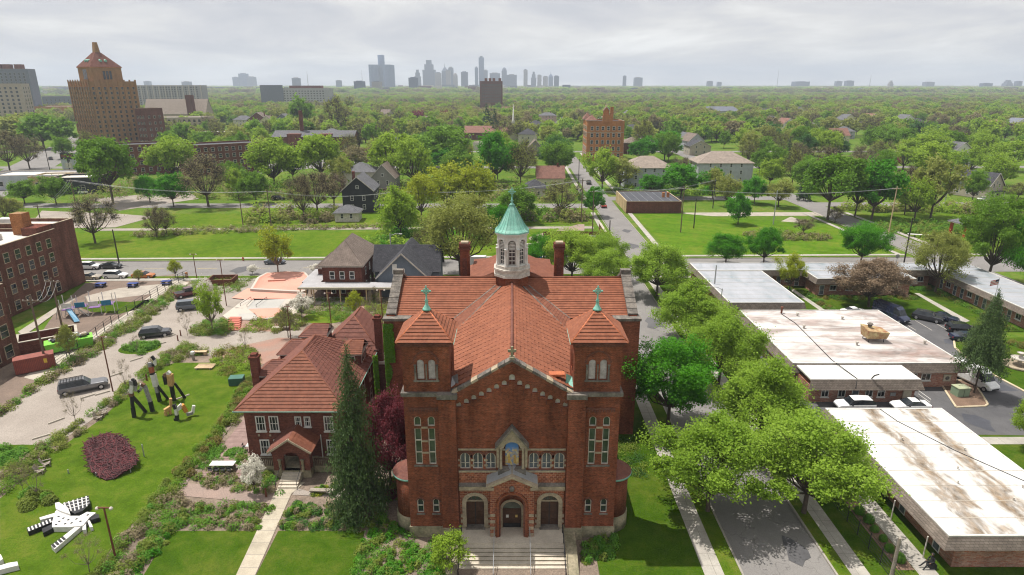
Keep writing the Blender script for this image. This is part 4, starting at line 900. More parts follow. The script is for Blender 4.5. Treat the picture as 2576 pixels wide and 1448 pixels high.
def crown(style, seed, n_leaf, ls):
    """unit tree: height 1, crown 1 across. returns leaf arrays and a branch MB"""
    rs = np.random.RandomState(seed); br = MB(); tz = 0.16 if style != 'vase' else 0.22
    nb = {'twig': 9, 'round': 26, 'vase': 22, 'bare': 18, 'oval': 24, 'open': 20}[style]
    cz, rz = {'twig': (.62, .36), 'round': (.60, .37), 'vase': (.66, .31), 'bare': (.60, .37), 'oval': (.58, .4), 'open': (.62, .35)}[style]
    blobs = []
    for i in range(nb):
        ph = i * 2.39996 + rs.uniform(-.4, .4); u = (i + .5) / nb * 1.75 - .75
        k = math.sqrt(max(0, 1 - min(1, abs(u)) ** 2)); q = rs.uniform(.38, .92)
        r = rs.uniform(.08, .19)
        if style == 'oval': k *= .9
        p = np.array([math.cos(ph) * k * q * (.5), math.sin(ph) * k * q * (.5), cz + u * rz * q])
        p[2] = max(p[2], .24); blobs.append((p, r))
    blobs.append((np.array([rs.uniform(-.05, .05), rs.uniform(-.05, .05), .84]), .13))
    tr = .018 if style in ('round', 'oval') else .012 if style == 'twig' else .02
    top = np.array([rs.uniform(-.02, .02), rs.uniform(-.02, .02), tz + .06])
    br.tube((0, 0, -.02), top, tr * 1.25, tr, 7, False)
    cen, nrm, tint, siz = [], [], [], []
    per = max(1, n_leaf // len(blobs))
    for (p, r) in blobs:
        mid = (top + p) / 2 + np.array([0, 0, rs.uniform(-.05, .03)]) + (p - top) * np.array([.12, .12, -.06])
        br.tube(top, mid, tr * .6, tr * .42, 5, False); br.tube(mid, p, tr * .42, tr * .2, 4, False)
        ncl = {'bare': 26, 'open': 15, 'twig': 10}.get(style, 16)
        d = unit(rs, ncl); d[:, 2] = d[:, 2] * .75 + .18
        out = p - np.array([0, 0, cz - .1]); out = out / (np.linalg.norm(out) + 1e-6); d = d + out * .45
        cl = p + d * r * rs.uniform(.55, 1.15, (ncl, 1))
        bt = rs.uniform(0, 1)
        for c in cl:
            br.tube(p, c, tr * .2, tr * .05, 3, False)
            if style in ('bare', 'twig'):
                for _ in range(6):
                    e = c + rs.normal(size=3) * r * .38 + out * .04; br.tube(c + (p - c) * .4, e, tr * .085, tr * .02, 3, False)
        m = per // ncl + 1
        for c in cl:
            ct = bt * .5 + rs.uniform(0, .5)
            o = rs.normal(size=(m, 3)) * r * (.29 if style != 'bare' else .5); o[:, 2] *= .75
            cen.append(c + o); nv = unit(rs, m) + np.array([0, 0, .55]) + (c - p) / r * .35
            nrm.append(nv / np.linalg.norm(nv, axis=1)[:, None]); tint.append(np.clip(ct + rs.normal(size=m) * .12, 0, 1)); siz.append(ls * rs.uniform(.6, 1.25, m))
    return np.concatenate(cen), np.concatenate(nrm), np.concatenate(siz), np.concatenate(tint), br
def conifer(seed, n_lev, nb, ls, full=1.0, bare=.08):
    rs = np.random.RandomState(seed); br = MB(); br.tube((0, 0, -.02), (0, 0, .97), .016, .002, 7, False)
    cen, nrm, tint, siz = [], [], [], []
    for i in range(n_lev):
        f = i / (n_lev - 1); z = bare + f * (.98 - bare); R = .5 * (1 - f) ** .82 * rs.uniform(.82, 1.1) + .012
        if f < .1: R *= .8 + 2 * f
        for k in range(max(4, int(nb * (1 - f * .6)))):
            a = rs.uniform(0, 2 * math.pi); L = R * rs.uniform(.7, 1.12); dr = rs.uniform(.18, .34) * (1 - f * .7)
            dirv = np.array([math.cos(a), math.sin(a), -dr]); m = max(4, int(18 * L * full / .5 * (1 + f)))
            t = rs.uniform(.12, 1, m) ** .8; wob = rs.normal(size=(m, 3)) * .012 * (.6 + t[:, None]); side = np.array([-math.sin(a), math.cos(a), 0])
            c = np.array([0, 0, z]) + dirv * L * t[:, None] + side * (rs.uniform(-1, 1, m) * .10 * L * (1.15 - t) * 2)[:, None] + wob; c[:, 2] += .05 * L * np.sin(t * 3)
            cen.append(c); nv = unit(rs, m) * .75 + np.array([0, 0, .8]) + dirv * .4; nrm.append(nv / np.linalg.norm(nv, axis=1)[:, None])
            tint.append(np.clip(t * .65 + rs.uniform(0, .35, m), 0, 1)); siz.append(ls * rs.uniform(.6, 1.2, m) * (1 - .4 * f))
            if k % 2 == 0 and f < .8: br.tube((0, 0, z), np.array([0, 0, z]) + dirv * L * .75, .004, .001, 3, False)
    return np.concatenate(cen), np.concatenate(nrm), np.concatenate(siz), np.concatenate(tint), br
L = {}
L['mid'] = leaf('mid_green_leaf', (0.085, 0.185, 0.016), (0.17, 0.30, 0.032), .4)
L['yel'] = leaf('yellow_green_leaf', (0.165, 0.275, 0.022), (0.29, 0.41, 0.046), .4)
L['bri'] = leaf('vivid_green_leaf', (0.032, 0.150, 0.008), (0.095, 0.295, 0.016), .4)
L['pal'] = leaf('pale_spring_leaf', (0.155, 0.27, 0.024), (0.28, 0.41, 0.052), .42)
L['oli'] = leaf('olive_bud', (0.185, 0.215, 0.045), (0.295, 0.325, 0.08), .4)
L['brn'] = leaf('brown_bud', (0.19, 0.16, 0.085), (0.27, 0.24, 0.12))
L['dk'] = leaf('deep_green_leaf', (0.036, 0.105, 0.022), (0.078, 0.175, 0.036))
L['gold'] = leaf('golden_leaf', (0.22, 0.29, 0.02), (0.36, 0.39, 0.035), .4)
L['pur'] = leaf('purple_leaf', (0.105, 0.020, 0.028), (0.21, 0.05, 0.062), .3)
L['rust'] = leaf('rusty_crabapple_leaf', (0.20, 0.145, 0.095), (0.30, 0.225, 0.15), .3)
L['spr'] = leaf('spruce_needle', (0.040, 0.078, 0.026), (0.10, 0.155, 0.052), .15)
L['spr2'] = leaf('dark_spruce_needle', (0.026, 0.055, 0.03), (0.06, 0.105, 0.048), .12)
L['wht'] = leaf('white_blossom', (0.62, 0.58, 0.48), (0.8, 0.77, 0.68), .3)
L['ivy'] = leaf('ivy_leaf', (0.06, 0.17, 0.012), (0.14, 0.27, 0.02))
L['hedge'] = leaf('hedge_leaf', (0.11, 0.16, 0.026), (0.22, 0.27, 0.05))
L['hedge_r'] = leaf('reddish_hedge_leaf', (0.15, 0.115, 0.035), (0.21, 0.19, 0.05))
L['bed'] = leaf('bed_leaf', (0.055, 0.18, 0.022), (0.17, 0.32, 0.04))
L['dry'] = leaf('dry_stem', (0.18, 0.15, 0.085), (0.26, 0.22, 0.13), .2)
L['bark'] = simple('bark', (0.105, 0.08, 0.06), (0.06, 0.046, 0.036), 6, 30, 0.9, 0.3)
L['bark_gy'] = simple('grey_bark', (0.2, 0.165, 0.135), (0.13, 0.105, 0.085), 6, 30, 0.9, 0.25)
UNIT = {}
def unit_tree(style, lod, seed):
    k = (style, lod, seed)
    if k not in UNIT:
        n, ls = {'n': (40000, .0115), 'm': (8000, .025), 'f': (1500, .055)}[lod]
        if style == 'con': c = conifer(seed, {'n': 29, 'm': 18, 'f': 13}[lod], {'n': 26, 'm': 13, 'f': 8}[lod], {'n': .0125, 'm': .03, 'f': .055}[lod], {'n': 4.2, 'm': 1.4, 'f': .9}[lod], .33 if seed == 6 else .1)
        else:
            if style == 'bare': n = int(n * .3); ls *= .6
            if style == 'open': n = int(n * .55)
            if style == 'twig': n = int(n * .05); ls *= .6
            c = crown(style, seed, n, ls)
        if style == 'con': k_ = 1.0
        else:
            rad = np.percentile(np.hypot(c[0][:, 0], c[0][:, 1]), 98); k_ = .5 / rad
            zt = np.percentile(c[0][:, 2], 99.3)
            S = np.array([k_, k_, 1 / zt])
            c = (c[0] * S, c[1], c[2], c[3], c[4]); c[4].v = [tuple(np.array(v) * S) for v in c[4].v]
        me = quads_mesh('crown_mesh', c[0], c[1], c[2], c[3], [L['mid']])
        UNIT[k] = (me, c[4].mesh('trunk_mesh', L['bark'], False), c)
    return UNIT[k]
TREES = []
def set_mat(o, m):
    o.material_slots[0].link = 'OBJECT'; o.material_slots[0].material = m
def tree(style, lf, X_, Y_, H_, W_, label=None, name='tree', cat='tree', group=None, lod=None, seed=None, bark='bark', z=0.0):
    lod = lod or ('n' if Y_ < 125 else 'm' if Y_ < 420 else 'f')
    nv = {'n': 3, 'm': 3, 'f': 2}[lod]
    seed = rnd.randrange(nv) if seed is None else seed
    cm, tm, _ = unit_tree(style, lod, seed)
    e = thing(name, label, cat, (X_, Y_, z), rnd.uniform(0, 6.28), group); e.scale = (W_, W_, H_)
    a = link('trunk', tm, e); set_mat(a, L[bark]); b = link('crown', cm, e); set_mat(b, L[lf])
    TREES.append((e, style, lf, X_, Y_, H_, W_)); return e
def tpx(style, lf, xb, yb, yt, wpx, label=None, **k):
    """a tree that stands on the ground seen at (xb, yb), its top seen at yt, its crown wpx across"""
    X_, Y_ = G(xb, yb); zt = V(xb, yt, Y_)[1]; t = Y_ / ray(xb, yb)[1]
    return tree(style, lf, X_, Y_, max(2.0, zt), max(1.5, wpx * t), label, **k)
# ---- beds, hedges and ground cover
def inside(px, py, poly):
    c = np.zeros(len(px), bool); n = len(poly)
    for i in range(n):
        (x0, y0), (x1, y1) = poly[i], poly[(i + 1) % n]
        if y0 == y1: continue
        c ^= ((y0 > py) != (y1 > py)) & (px < (x1 - x0) * (py - y0) / (y1 - y0) + x0)
    return c
def mass(name, poly, n, hmin, hmax, ls, mats, label, cat, clump=0.9, seed=1, kind='stuff', z0=0.0, cover=1.0, round_=True):
    """low planting over a polygon: tufts of different height and tone, leaving bare gaps when cover < 1"""
    rs = np.random.RandomState(seed); P = np.array(poly); lo, hi = P.min(0), P.max(0)
    A = 0.5 * abs(sum(P[i][0] * P[(i + 1) % len(P)][1] - P[(i + 1) % len(P)][0] * P[i][1] for i in range(len(P))))
    nt_ = max(3, int(A / (clump ** 2) * 1.3 * cover)); T = lo + rs.rand(nt_ * 6, 2) * (hi - lo); T = T[inside(T[:, 0], T[:, 1], poly)][:nt_]
    if not len(T): return None
    h = rs.uniform(hmin, hmax, len(T)); r = clump * rs.uniform(.55, 1.15, len(T)); tt = rs.uniform(0, 1, len(T)); mi = rs.randint(0, len(mats), len(T))
    idx = rs.randint(0, len(T), n); d = unit(rs, n); d[:, 2] = np.abs(d[:, 2]); rr = rs.uniform(.55, 1.05, n)[:, None]
    off = d * rr; cen = np.stack([T[idx, 0] + off[:, 0] * r[idx], T[idx, 1] + off[:, 1] * r[idx], z0 + off[:, 2] * h[idx]], 1)
    nv = d * .7 + unit(rs, n) * .6 + np.array([0, 0, .35]); nv /= np.linalg.norm(nv, axis=1)[:, None]
    o = None
    for k in range(len(mats)):
        s_ = mi[idx] == k
        if not s_.any(): continue
        me = quads_mesh(name, cen[s_], nv[s_], ls * rs.uniform(.6, 1.3, s_.sum()), np.clip(tt[idx][s_] * .6 + rs.uniform(0, .4, s_.sum()), 0, 1), [L[mats[k]]])
        if o is None: o = link(name, me); tag(o, label, cat, None, kind)
        else: c = link('leaves', me, o); c['kind'] = 'stuff'
    return o
# ================================================================== shared house-building helpers
def window(parent, fn, cx, z0, w_, h_, wm='white', bars=(1, 1), sill=True, fw=.09, gm='glass', frame_out=.05):
    """window on a wall given by fn(a, b, d): d < 0 stands proud. frame, pane and bars are sub-parts"""
    def slab(mb, a0, a1, b0, b1, d0, d1):
        p = [fn(a0, b0, d0), fn(a1, b0, d0), fn(a1, b1, d0), fn(a0, b1, d0), fn(a0, b0, d1), fn(a1, b0, d1), fn(a1, b1, d1), fn(a0, b1, d1)]
        mb.add(p, [(0, 1, 2, 3), (0, 4, 5, 1), (1, 5, 6, 2), (2, 6, 7, 3), (3, 7, 4, 0)])
    x0, x1, z1 = cx - w_ / 2, cx + w_ / 2, z0 + h_
    g = MB(); slab(g, x0 + fw * .5, x1 - fw * .5, z0 + fw * .5, z1 - fw * .5, -.012, .01); wo = g.obj('window', M[gm], parent)
    f = MB()
    for a0, a1, b0, b1 in ((x0, x0 + fw, z0, z1), (x1 - fw, x1, z0, z1), (x0 + fw, x1 - fw, z0, z0 + fw), (x0 + fw, x1 - fw, z1 - fw, z1)): slab(f, a0, a1, b0, b1, -frame_out, .01)
    nx, nz_ = bars
    for i in range(1, nx): slab(f, x0 + w_ * i / nx - .025, x0 + w_ * i / nx + .025, z0 + fw, z1 - fw, -frame_out * .8, 0)
    for i in range(1, nz_): slab(f, x0 + fw, x1 - fw, z0 + h_ * i / nz_ - .03, z0 + h_ * i / nz_ + .03, -frame_out * .85, 0)
    f.obj('frame', M[wm], wo)
    if sill:
        s_ = MB(); slab(s_, x0 - .08, x1 + .08, z0 - .12, z0 - .003, -.14, 0); s_.obj('sill', M[wm], wo)
    return wo
def face(axis, pos, sgn):                     # wall plane: axis 'y' (normal sgn*Y) or 'x'
    return (lambda a, b, d: (a, pos - sgn * d, b)) if axis == 'y' else (lambda a, b, d: (pos - sgn * d, a, b))
# ================================================================== rectory
RC = thing('rectory', 'two-storey red brick rectory with hipped clay tile roof beside the church', 'house', (-23.6, 61, 0), wb=True)
rx0, rx1, ry0, ry1, rz = -29.0, -18.2, 60.8, 76.0, 6.6
MB().box(rx0, ry0, 0, rx1, ry1, rz).obj('wall', M['brick_house'], RC)
MB().box(rx0 - .05, ry0 - .05, 0, rx1 + .05, ry1 + .05, .7).obj('foundation', M['stone_moss_riser_shade'], RC)
fy = face('y', ry0, -1); fxl = face('x', rx0, -1); fxr = face('x', rx1, 1)
for cx, z0, w_, h_ in ((-27.3, 4.0, 1.05, 1.85), (-25.85, 4.0, 1.05, 1.85), (-23.2, 4.55, .72, 1.25), (-22.2, 4.55, .72, 1.25), (-19.9, 4.0, 1.05, 1.85), (-27.15, 1.1, 1.05, 1.85), (-25.65, 1.1, 1.05, 1.85), (-19.85, 1.1, 1.05, 1.85)):
    window(RC, fy, cx, z0, w_, h_, bars=(3, 2), fw=.12, frame_out=.08)
for cy_ in (63, 66.5, 70, 73.5):
    for z0 in (1.1, 4.0): window(RC, fxr, cy_, z0, 1.0, 1.8, bars=(1, 2)); window(RC, fxl, cy_, z0, 1.0, 1.8, bars=(1, 2))
for i in range(7):
    x = -28.3 + i * .62
    if i % 2: MB().box(x - .1, ry0 - .03, 3.35, x + .1, ry0 - .003, 3.6).obj('stone_diamond', ST, RC)
e = .62; ze = rz + .25; rt = 11.4
x0, x1, y0, y1 = rx0 - e, rx1 + e, ry0 - .95, ry1 + .6
MB().box(x0, y0, ze - .1, x1, y1, ze - .02).obj('soffit', M['white_old'], RC)
for i in range(25): MB().box(rx0 + .1 + i * .44, ry0 - .5, ze - .3, rx0 + .28 + i * .44, ry0 - .003, ze - .1).obj('modillion', M['white_old'], RC)
MB().box(x0 - .08, y0 - .1, ze - .02, x1 + .08, y0 - .002, ze + .1).obj('gutter', M['copper_dk'], RC)
MB().box(x1 + .002, y0, ze - .02, x1 + .1, y1, ze + .1).obj('gutter', M['copper_dk'], RC)
xm = (x0 + x1) / 2; R0 = (xm, 65.6, rt); R1 = (xm, 70.3, rt)
tile_part(RC, [((x0, y0, ze), (x1, y0, ze), R0, R0)], 18, M['tile_worn'], .12)
tile_part(RC, [((x1, y0, ze), (x1, y1, ze), R1, R0), ((x1, y1, ze), (x0, y1, ze), R1, R1), ((x0, y1, ze), (x0, y0, ze), R0, R1)], 17, M['tile_dark'], .11)
caps(RC, [((x0, y0, ze), R0), ((x1, y0, ze), R0), (R0, R1), (R1, (x0, y1, ze)), (R1, (x1, y1, ze))], .13, M['tile_worn'])
# standing seam battens on the dark slope
for i in range(14):
    f = i / 14; a = Vector((x1, y0, ze)).lerp(Vector((x1, y1, ze)), f); b = Vector(R0).lerp(Vector(R1), f)
    MB().tube(a + Vector((0, 0, .1)), b + Vector((0, 0, .1)), .06, .06, 5).obj('roof_roll', M['tile_dark'], RC)
def small_hip(xa, xb, ya, yb, z0, z1, zr, axis='x', m='tile_dark', open_end=None, wm='brick_house'):
    MB().box(xa, ya, z0, xb, yb, z1).obj('dormer_wall', M[wm], RC)
    q = .3; a, b, c, d = (xa - q, ya - q, z1), (xb + q, ya - q, z1), (xb + q, yb + q, z1), (xa - q, yb + q, z1)
    MB().box(xa - q, ya - q, z1 - .08, xb + q, yb + q, z1 - .01).obj('soffit', M['white_old'], RC)
    ym, xm_ = (ya + yb) / 2, (xa + xb) / 2
    if axis == 'x': r0, r1 = (xa - q + (yb - ya) / 2, ym, zr), (xb + q, ym, zr); qs = [(a, b, r1, r0), (c, d, r0, r1), (d, a, r0, r0)]
    else: r0, r1 = (xm_, ya - q + (xb - xa) / 2, zr), (xm_, yb + q, zr); qs = [(b, c, r1, r0), (d, a, r0, r1), (a, b, r0, r0)]
    tile_part(RC, qs, 8, M[m], .1); caps(RC, [(r0, r1), (a, r0), (d if axis == 'x' else b, r0)], .1, M['tile_worn'])
small_hip(-29.4, -25.5, 66.5, 69.6, 0, 7.9, 9.2); small_hip(-28.3, -25.0, 70.8, 73.8, 6.7, 8.7, 10.0); small_hip(-27.0, -24.0, 75.2, 78.2, 6.0, 9.2, 10.4)
small_hip(-20.9, -18.4, 70.2, 73.4, 6.9, 9.0, 10.2, 'x', 'tile_worn')
window(RC, face('y', 70.2, -1), -19.7, 7.5, 1.4, 1.2, bars=(2, 1))
window(RC, face('x', -18.4, 1), 71.8, 7.5, 2.2, 1.2, bars=(3, 1))
small_hip(-24.5, -17.6, 75.8, 82.5, 0, 7.2, 10.6, 'y', 'tile_dark')
MB().box(-17.4, 75.5, 0, -10.5, 83.0, 5.2).obj('rear_wing', M['brick_house'], RC)
MB().box(-17.4, 75.4, 5.2, -10.4, 83.1, 5.35).obj('terrace_roof', M['roof_far'], RC)
MB().box(-17.4, 75.4, 5.35, -10.4, 75.55, 5.6).obj('terrace_parapet', M['white'], RC)
r = MB()
for x, y in ((-16.5, 76.5), (-13.2, 76.5), (-13.2, 80.5), (-16.5, 80.5)): r.tube((x, y, 5.3), (x, y, 6.9), .05)
r.path([(-16.5, 76.5, 6.9), (-13.2, 76.5, 6.9), (-13.2, 80.5, 6.9), (-16.5, 80.5, 6.9)], .04); r.path([(-16.5, 76.5, 6.2), (-13.2, 76.5, 6.2), (-13.2, 80.5, 6.2)], .03); r.obj('terrace_railing', M['black'], RC)
for cx, cy_, z0, z1 in ((-29.6, 66.6, 5.0, 10.4), (-17.3, 76.0, 5.0, 11.6)):
    MB().box(cx - .42, cy_ - .42, z0, cx + .42, cy_ + .42, z1).obj('chimney', M['brick_house'], RC)
    MB().box(cx - .55, cy_ - .55, z1 - .3, cx + .55, cy_ + .55, z1 - .05).box(cx - .34, cy_ - .34, z1 + .002, cx + .34, cy_ + .34, z1 + .25).obj('chimney_cap', M['brick_dark'], RC)
# porch of the rectory
px0, px1, py0 = -25.3, -21.4, 58.0; pm = (px0 + px1) / 2
MB().box(px0, py0, 0, px1, ry0, .9).obj('porch_floor', M['stone_moss_riser_shade'], RC)
pw = MB(); pa = arch(pm, .9, 1.7, 2.2, 10); wall_with_openings(pw, [(px0, .9), (px1, .9), (px1, 3.5), (pm, 4.7), (px0, 3.5)], [pa], lambda a, b, d: (a, py0 + d, b), .45); pw.obj('porch_gable', M['brick_house'], RC)
for x in (px0, px1 - .4): MB().box(x, py0 + .46, .9, x + .4, py0 + .9, 3.4).obj('porch_pier', M['brick_house'], RC)
for x in (px0 + .75, px1 - .75): MB().lathe([(.2, 0), (.15, .15), (.14, 1.2), (.24, 1.4)], (x, py0 - .12, .9), 10).obj('column', M['stone_moss_riser_shade'], RC, True)
for sx in (-1, 1):
    a, b = (pm + sx * 2.35, py0 - .35, 3.25), (pm + sx * 2.35, ry0, 3.25)
    q = (a, b, (pm, ry0, 4.85), (pm, py0 - .35, 4.85)) if sx > 0 else (b, a, (pm, py0 - .35, 4.85), (pm, ry0, 4.85))
    tile_part(RC, [q], 7, M['tile_worn'] if sx > 0 else M['tile_dark'], .1)
    MB().bar((pm + sx * 2.3, py0 - .3, 3.2), (pm, py0 - .3, 4.78), .3, .2).obj('gable_coping', ST, RC)
MB().box(pm - .6, ry0 - .08, .9, pm + .6, ry0 - .003, 3.0).obj('door', M['wood'], RC)
for i in range(5): MB().box(pm - 1.0, py0 - (i + 1) * .38, 0, pm + 1.0, py0 - i * .38 - .003, .9 - (i + 1) * .15).obj('step', M['step'], RC)
for sx in (-1, 1):
    MB().path([(pm + sx * 1.1, py0, 1.8), (pm + sx * 1.1, py0 - 2.1, .95), (pm + sx * 1.1, py0 - 2.1, 0)], .03).obj('handrail', M['black'], RC)
    a, b = sorted((pm + sx * 2.0, pm + sx * 4.8)); MB().box(a, ry0 - 1.8, 0, b, ry0, .8).obj('porch_floor', M['stone_moss_riser_shade'], RC)
    bl = MB(); bl.box(a, ry0 - 1.8, 1.6, b, ry0 - 1.72, 1.7)
    for i in range(14): x = a + .1 + i * (b - a - .2) / 13; bl.box(x - .03, ry0 - 1.79, .8, x + .03, ry0 - 1.73, 1.6)
    bl.obj('balustrade', M['wood'], RC)
MB().tube((-20.9, ry0 - .1, 3.6), (-20.9, ry0 - .1, .2), .06).obj('downpipe', M['white'], RC)
# deck with tables on the left
DK = thing('deck', 'weathered red-grey plank deck along the left side of the rectory', 'deck', (-32, 64, 0), wb=True)
for i in range(34):
    y = 57.9 + i * .36
    MB().box(-33.6 - (y - 58) * .0, y, -.1, -29.06, y + .34, .1 + (i % 3) * .006).obj('plank', M['deck'], DK)
def make_table(label, loc, L_, W_, rz=0.0, group=None):
    t_ = thing('long_table', label, 'table', loc, rz, group)
    MB().cbox(0, 0, .7, L_, W_, .06).obj('tabletop', M['white'], t_)
    for sx in (-1, 1):
        for sy in (-1, 1): MB().tube((sx * (L_ / 2 - .15), sy * (W_ / 2 - .1), 0), (sx * (L_ / 2 - .15), sy * (W_ / 2 - .1), .7), .03).obj('leg', M['black'], t_)
    return t_
tx = G(585, 1142)
make_table('long white folding table on the deck nearest the front', (-31.4, 59.4, .12), 2.6, .9, 0, 'white tables on the deck')
make_table('short white table on the deck against the rectory wall, middle one', (-29.8, 63.2, .12), 1.0, 1.0, 0, 'white tables on the deck')
make_table('short white table on the deck farthest back by the rectory wall', (-29.8, 65.9, .12), 1.0, 1.0, 0, 'white tables on the deck')
def make_chair(label, loc, rz=0.0, group=None, m='black'):
    c = thing('folding_chair', label, 'chair', loc, rz, group)
    MB().cbox(0, 0, .44, .42, .42, .03).obj('seat', M[m], c); MB().cbox(0, .2, .62, .42, .03, .24).obj('backrest', M[m], c)
    for sx in (-1, 1):
        for sy in (-1, 1): MB().tube((sx * .19, sy * .19, 0), (sx * .19, sy * .19, .86 if sy > 0 else .44), .014).obj('leg', M[m], c)
    return c
for i in range(4): make_chair(['leftmost', 'second', 'third', 'rightmost'][i] + ' black folding chair in front of the long white deck table', (-32.4 + i * .66, 58.65, .12), math.pi, 'chairs at the deck tables')
for i, (x, y) in enumerate(((-30.6, 63.2), (-30.6, 65.9))): make_chair('black folding chair beside the ' + ('middle' if i == 0 else 'farthest') + ' short white deck table', (x, y, .12), math.pi / 2, 'chairs at the deck tables')
# ================================================================== things of the yard
def bench(name, label, px, L_, W_, H_, m, rz=0.0):
    x, y = G(*px); b = thing(name, label, 'bench', (x, y, 0), rz)
    MB().cbox(0, 0, H_ - .12, L_, W_, .12).obj('seat', M[m], b)
    for sx in (-1, 1): MB().cbox(sx * (L_ / 2 - .25), 0, 0, .3, W_ * .85, H_ - .122).obj('leg', M[m], b)
bench('timber_bench', 'grey timber bench on the gravel path right of the concrete walk', (812, 1243), 2.6, .5, .5, 'wood_grey', -.05)
bench('timber_bench', 'heavy weathered timber bench beside the crushed brick path', (502, 893), 2.4, .6, .6, 'wood_pale', 0.0)
bench('concrete_bench', 'pale concrete bench by the hedge under the lamp post', (708, 830), 3.0, .55, .5, 'concrete_lt', 0.05)
def post(name, label, cat, px, H_, r, m, group=None, extra=None):
    x, y = G(*px); o = thing(name, label, cat, (x, y, 0), 0, group)
    MB().tube((0, 0, 0), (0, 0, H_), r, r * .8, 8).obj('pole', M[m], o)
    if extra: extra(o, H_)
    return o
def lamp_top(o, H_):
    MB().cbox(0, 0, H_ - .05, 1.3, .1, .1).obj('crossarm', M['pole_red'], o)
    for sx in (-1, 1): MB().lathe([(.08, .1), (.16, 0), (.15, -.12), (.05, -.16)], (sx * .6, 0, H_ - .03), 8).obj('lamp_head', M['white_old'], o)
LG = 'rust-brown yard lamp posts'
for px, yt, lb in (((284, 985), 848, 'beside the gravel lot near the silver pickup'), ((292, 1410), 1278, 'between the lawn and the front hedge, lowest in the picture'), ((495, 700), 640, 'at the far end of the gravel lot'), ((570, 770), 655, 'left of the skate park'), ((732, 856), 772, 'left behind the rectory roof'), ((834, 826), 738, 'between the oval lawn and the brick house'), ((964, 826), 730, 'hung with a wooden box near the church transept')):
    x, y = G(*px); h = max(3, V(px[0], yt, y)[1]); post('lamp_post', 'rust-brown lamp post ' + lb, 'lamp post', px, h, .09, 'pole_red', LG, lamp_top)
WS = thing('wheel_stop', 'concrete wheel stop on the gravel lot behind the silver pickup', 'wheel stop', (*G(293, 943), 0), .9, 'wheel stops on the gravel lot')
MB().add([(-.9, -.12, 0), (.9, -.12, 0), (.9, .12, 0), (-.9, .12, 0), (-.88, -.07, .14), (.88, -.07, .14), (.88, .07, .14), (-.88, .07, .14)], [(4, 5, 6, 7), (0, 1, 5, 4), (1, 2, 6, 5), (2, 3, 7, 6), (3, 0, 4, 7)]).obj('bar', M['concrete_lt'], WS)
for px, lb in (((222, 998), 'under the tail of the silver pickup'), ((258, 990), 'right of the silver pickup'), ((142, 1060), 'alone near the middle of the gravel lot edge'), ((104, 1100), 'near the round planted island at lower left'), ((343, 905), 'just below the oval planted island'), ((403, 866), 'at the nose of the dark crossover'), ((427, 846), 'right of the dark crossover'), ((460, 1000), 'beside the hedge corner')):
    dup(WS, (*G(*px), 0), .9 + rnd.uniform(-.2, .2), 'concrete wheel stop ' + lb)
for px, lb in (((455, 845), 'by the crossover'), ((448, 858), 'nearest the oval island'), ((482, 836), 'next to the gravel gap'), ((370, 958), 'below the oval island'), ((670, 1250), 'on the left edge of the concrete walk')):
    post('bollard', 'short rust-brown bollard ' + lb, 'bollard', px, 1.0, .11, 'pole_red', 'rust-brown bollards')
# adirondack chairs on the lawn edge
AD = thing('adirondack_chair', 'grey garden chair by the hedge, upper of the pair near the dark figures', 'chair', (*G(262, 1042), 0), 2.2, 'grey garden chairs')
MB().add([(-.3, -.35, .36), (.3, -.35, .36), (.3, .25, .24), (-.3, .25, .24), (-.3, -.35, .32), (.3, -.35, .32), (.3, .25, .2), (-.3, .25, .2)], [(0, 1, 2, 3), (4, 7, 6, 5), (0, 4, 5, 1), (1, 5, 6, 2), (2, 6, 7, 3), (3, 7, 4, 0)]).obj('seat', M['wood_grey'], AD)
for i in range(5): MB().bar((-.26 + i * .13, .25, .24), (-.3 + i * .15, .55, 1.0), .11, .03).obj('back_slat', M['wood_grey'], AD)
for sx in (-1, 1): MB().box(sx * .38 - .07, -.4, .5, sx * .38 + .07, .35, .54).obj('armrest', M['wood_grey'], AD); MB().box(sx * .38 - .03, -.36, 0, sx * .38 + .03, -.28, .5).obj('leg', M['wood_grey'], AD)
for px, lb in (((250, 1055), 'lower of the pair near the dark figures'), ((118, 1172), 'upper of the pair near the woven panel'), ((103, 1190), 'lower of the pair near the woven panel')): dup(AD, (*G(*px), 0), 2.2 + rnd.uniform(-.4, .4), 'grey garden chair by the hedge, ' + lb)
UB = thing('utility_box', 'dark green metal utility cabinet in the hedge behind the lawn', 'utility box', (*G(597, 966), 0), .15)
MB().cbox(0, 0, 0, 1.9, 1.3, 1.0).obj('cabinet', simple('green_enamel', (0.035, 0.1, 0.075), (0.03, 0.08, 0.06), 2, 8, .5, .1), UB)
for sx in (-1, 1): MB().cbox(sx * .48, 0, 1.002, .94, 1.36, .08).obj('lid', simple('green_enamel_lid', (0.06, 0.15, 0.12), (0.05, 0.13, 0.1), 2, 8, .5, .1), UB)
LB = thing('slatted_platform', 'low platform of pale slats at the far end of the lawn', 'platform', (*G(517, 926), 0), 0.02)
for i in range(4): MB().cbox(0, -.6 + i * .42, .25, 2.6, .28, .06).obj('slat', M['wood_pale'], LB)
for sx in (-1, 1): MB().cbox(sx * 1.0, 0, 0, .12, 1.6, .25).obj('bearer', M['wood_grey'], LB)
SB = thing('sign_box', 'small white box sign on a post by the lawn', 'sign', (*G(487, 905), 0)); MB().cbox(0, 0, 0, .3, .3, .9).obj('post', M['wood_grey'], SB); MB().cbox(0, 0, .9, .5, .5, .4).obj('panel', M['white'], SB)
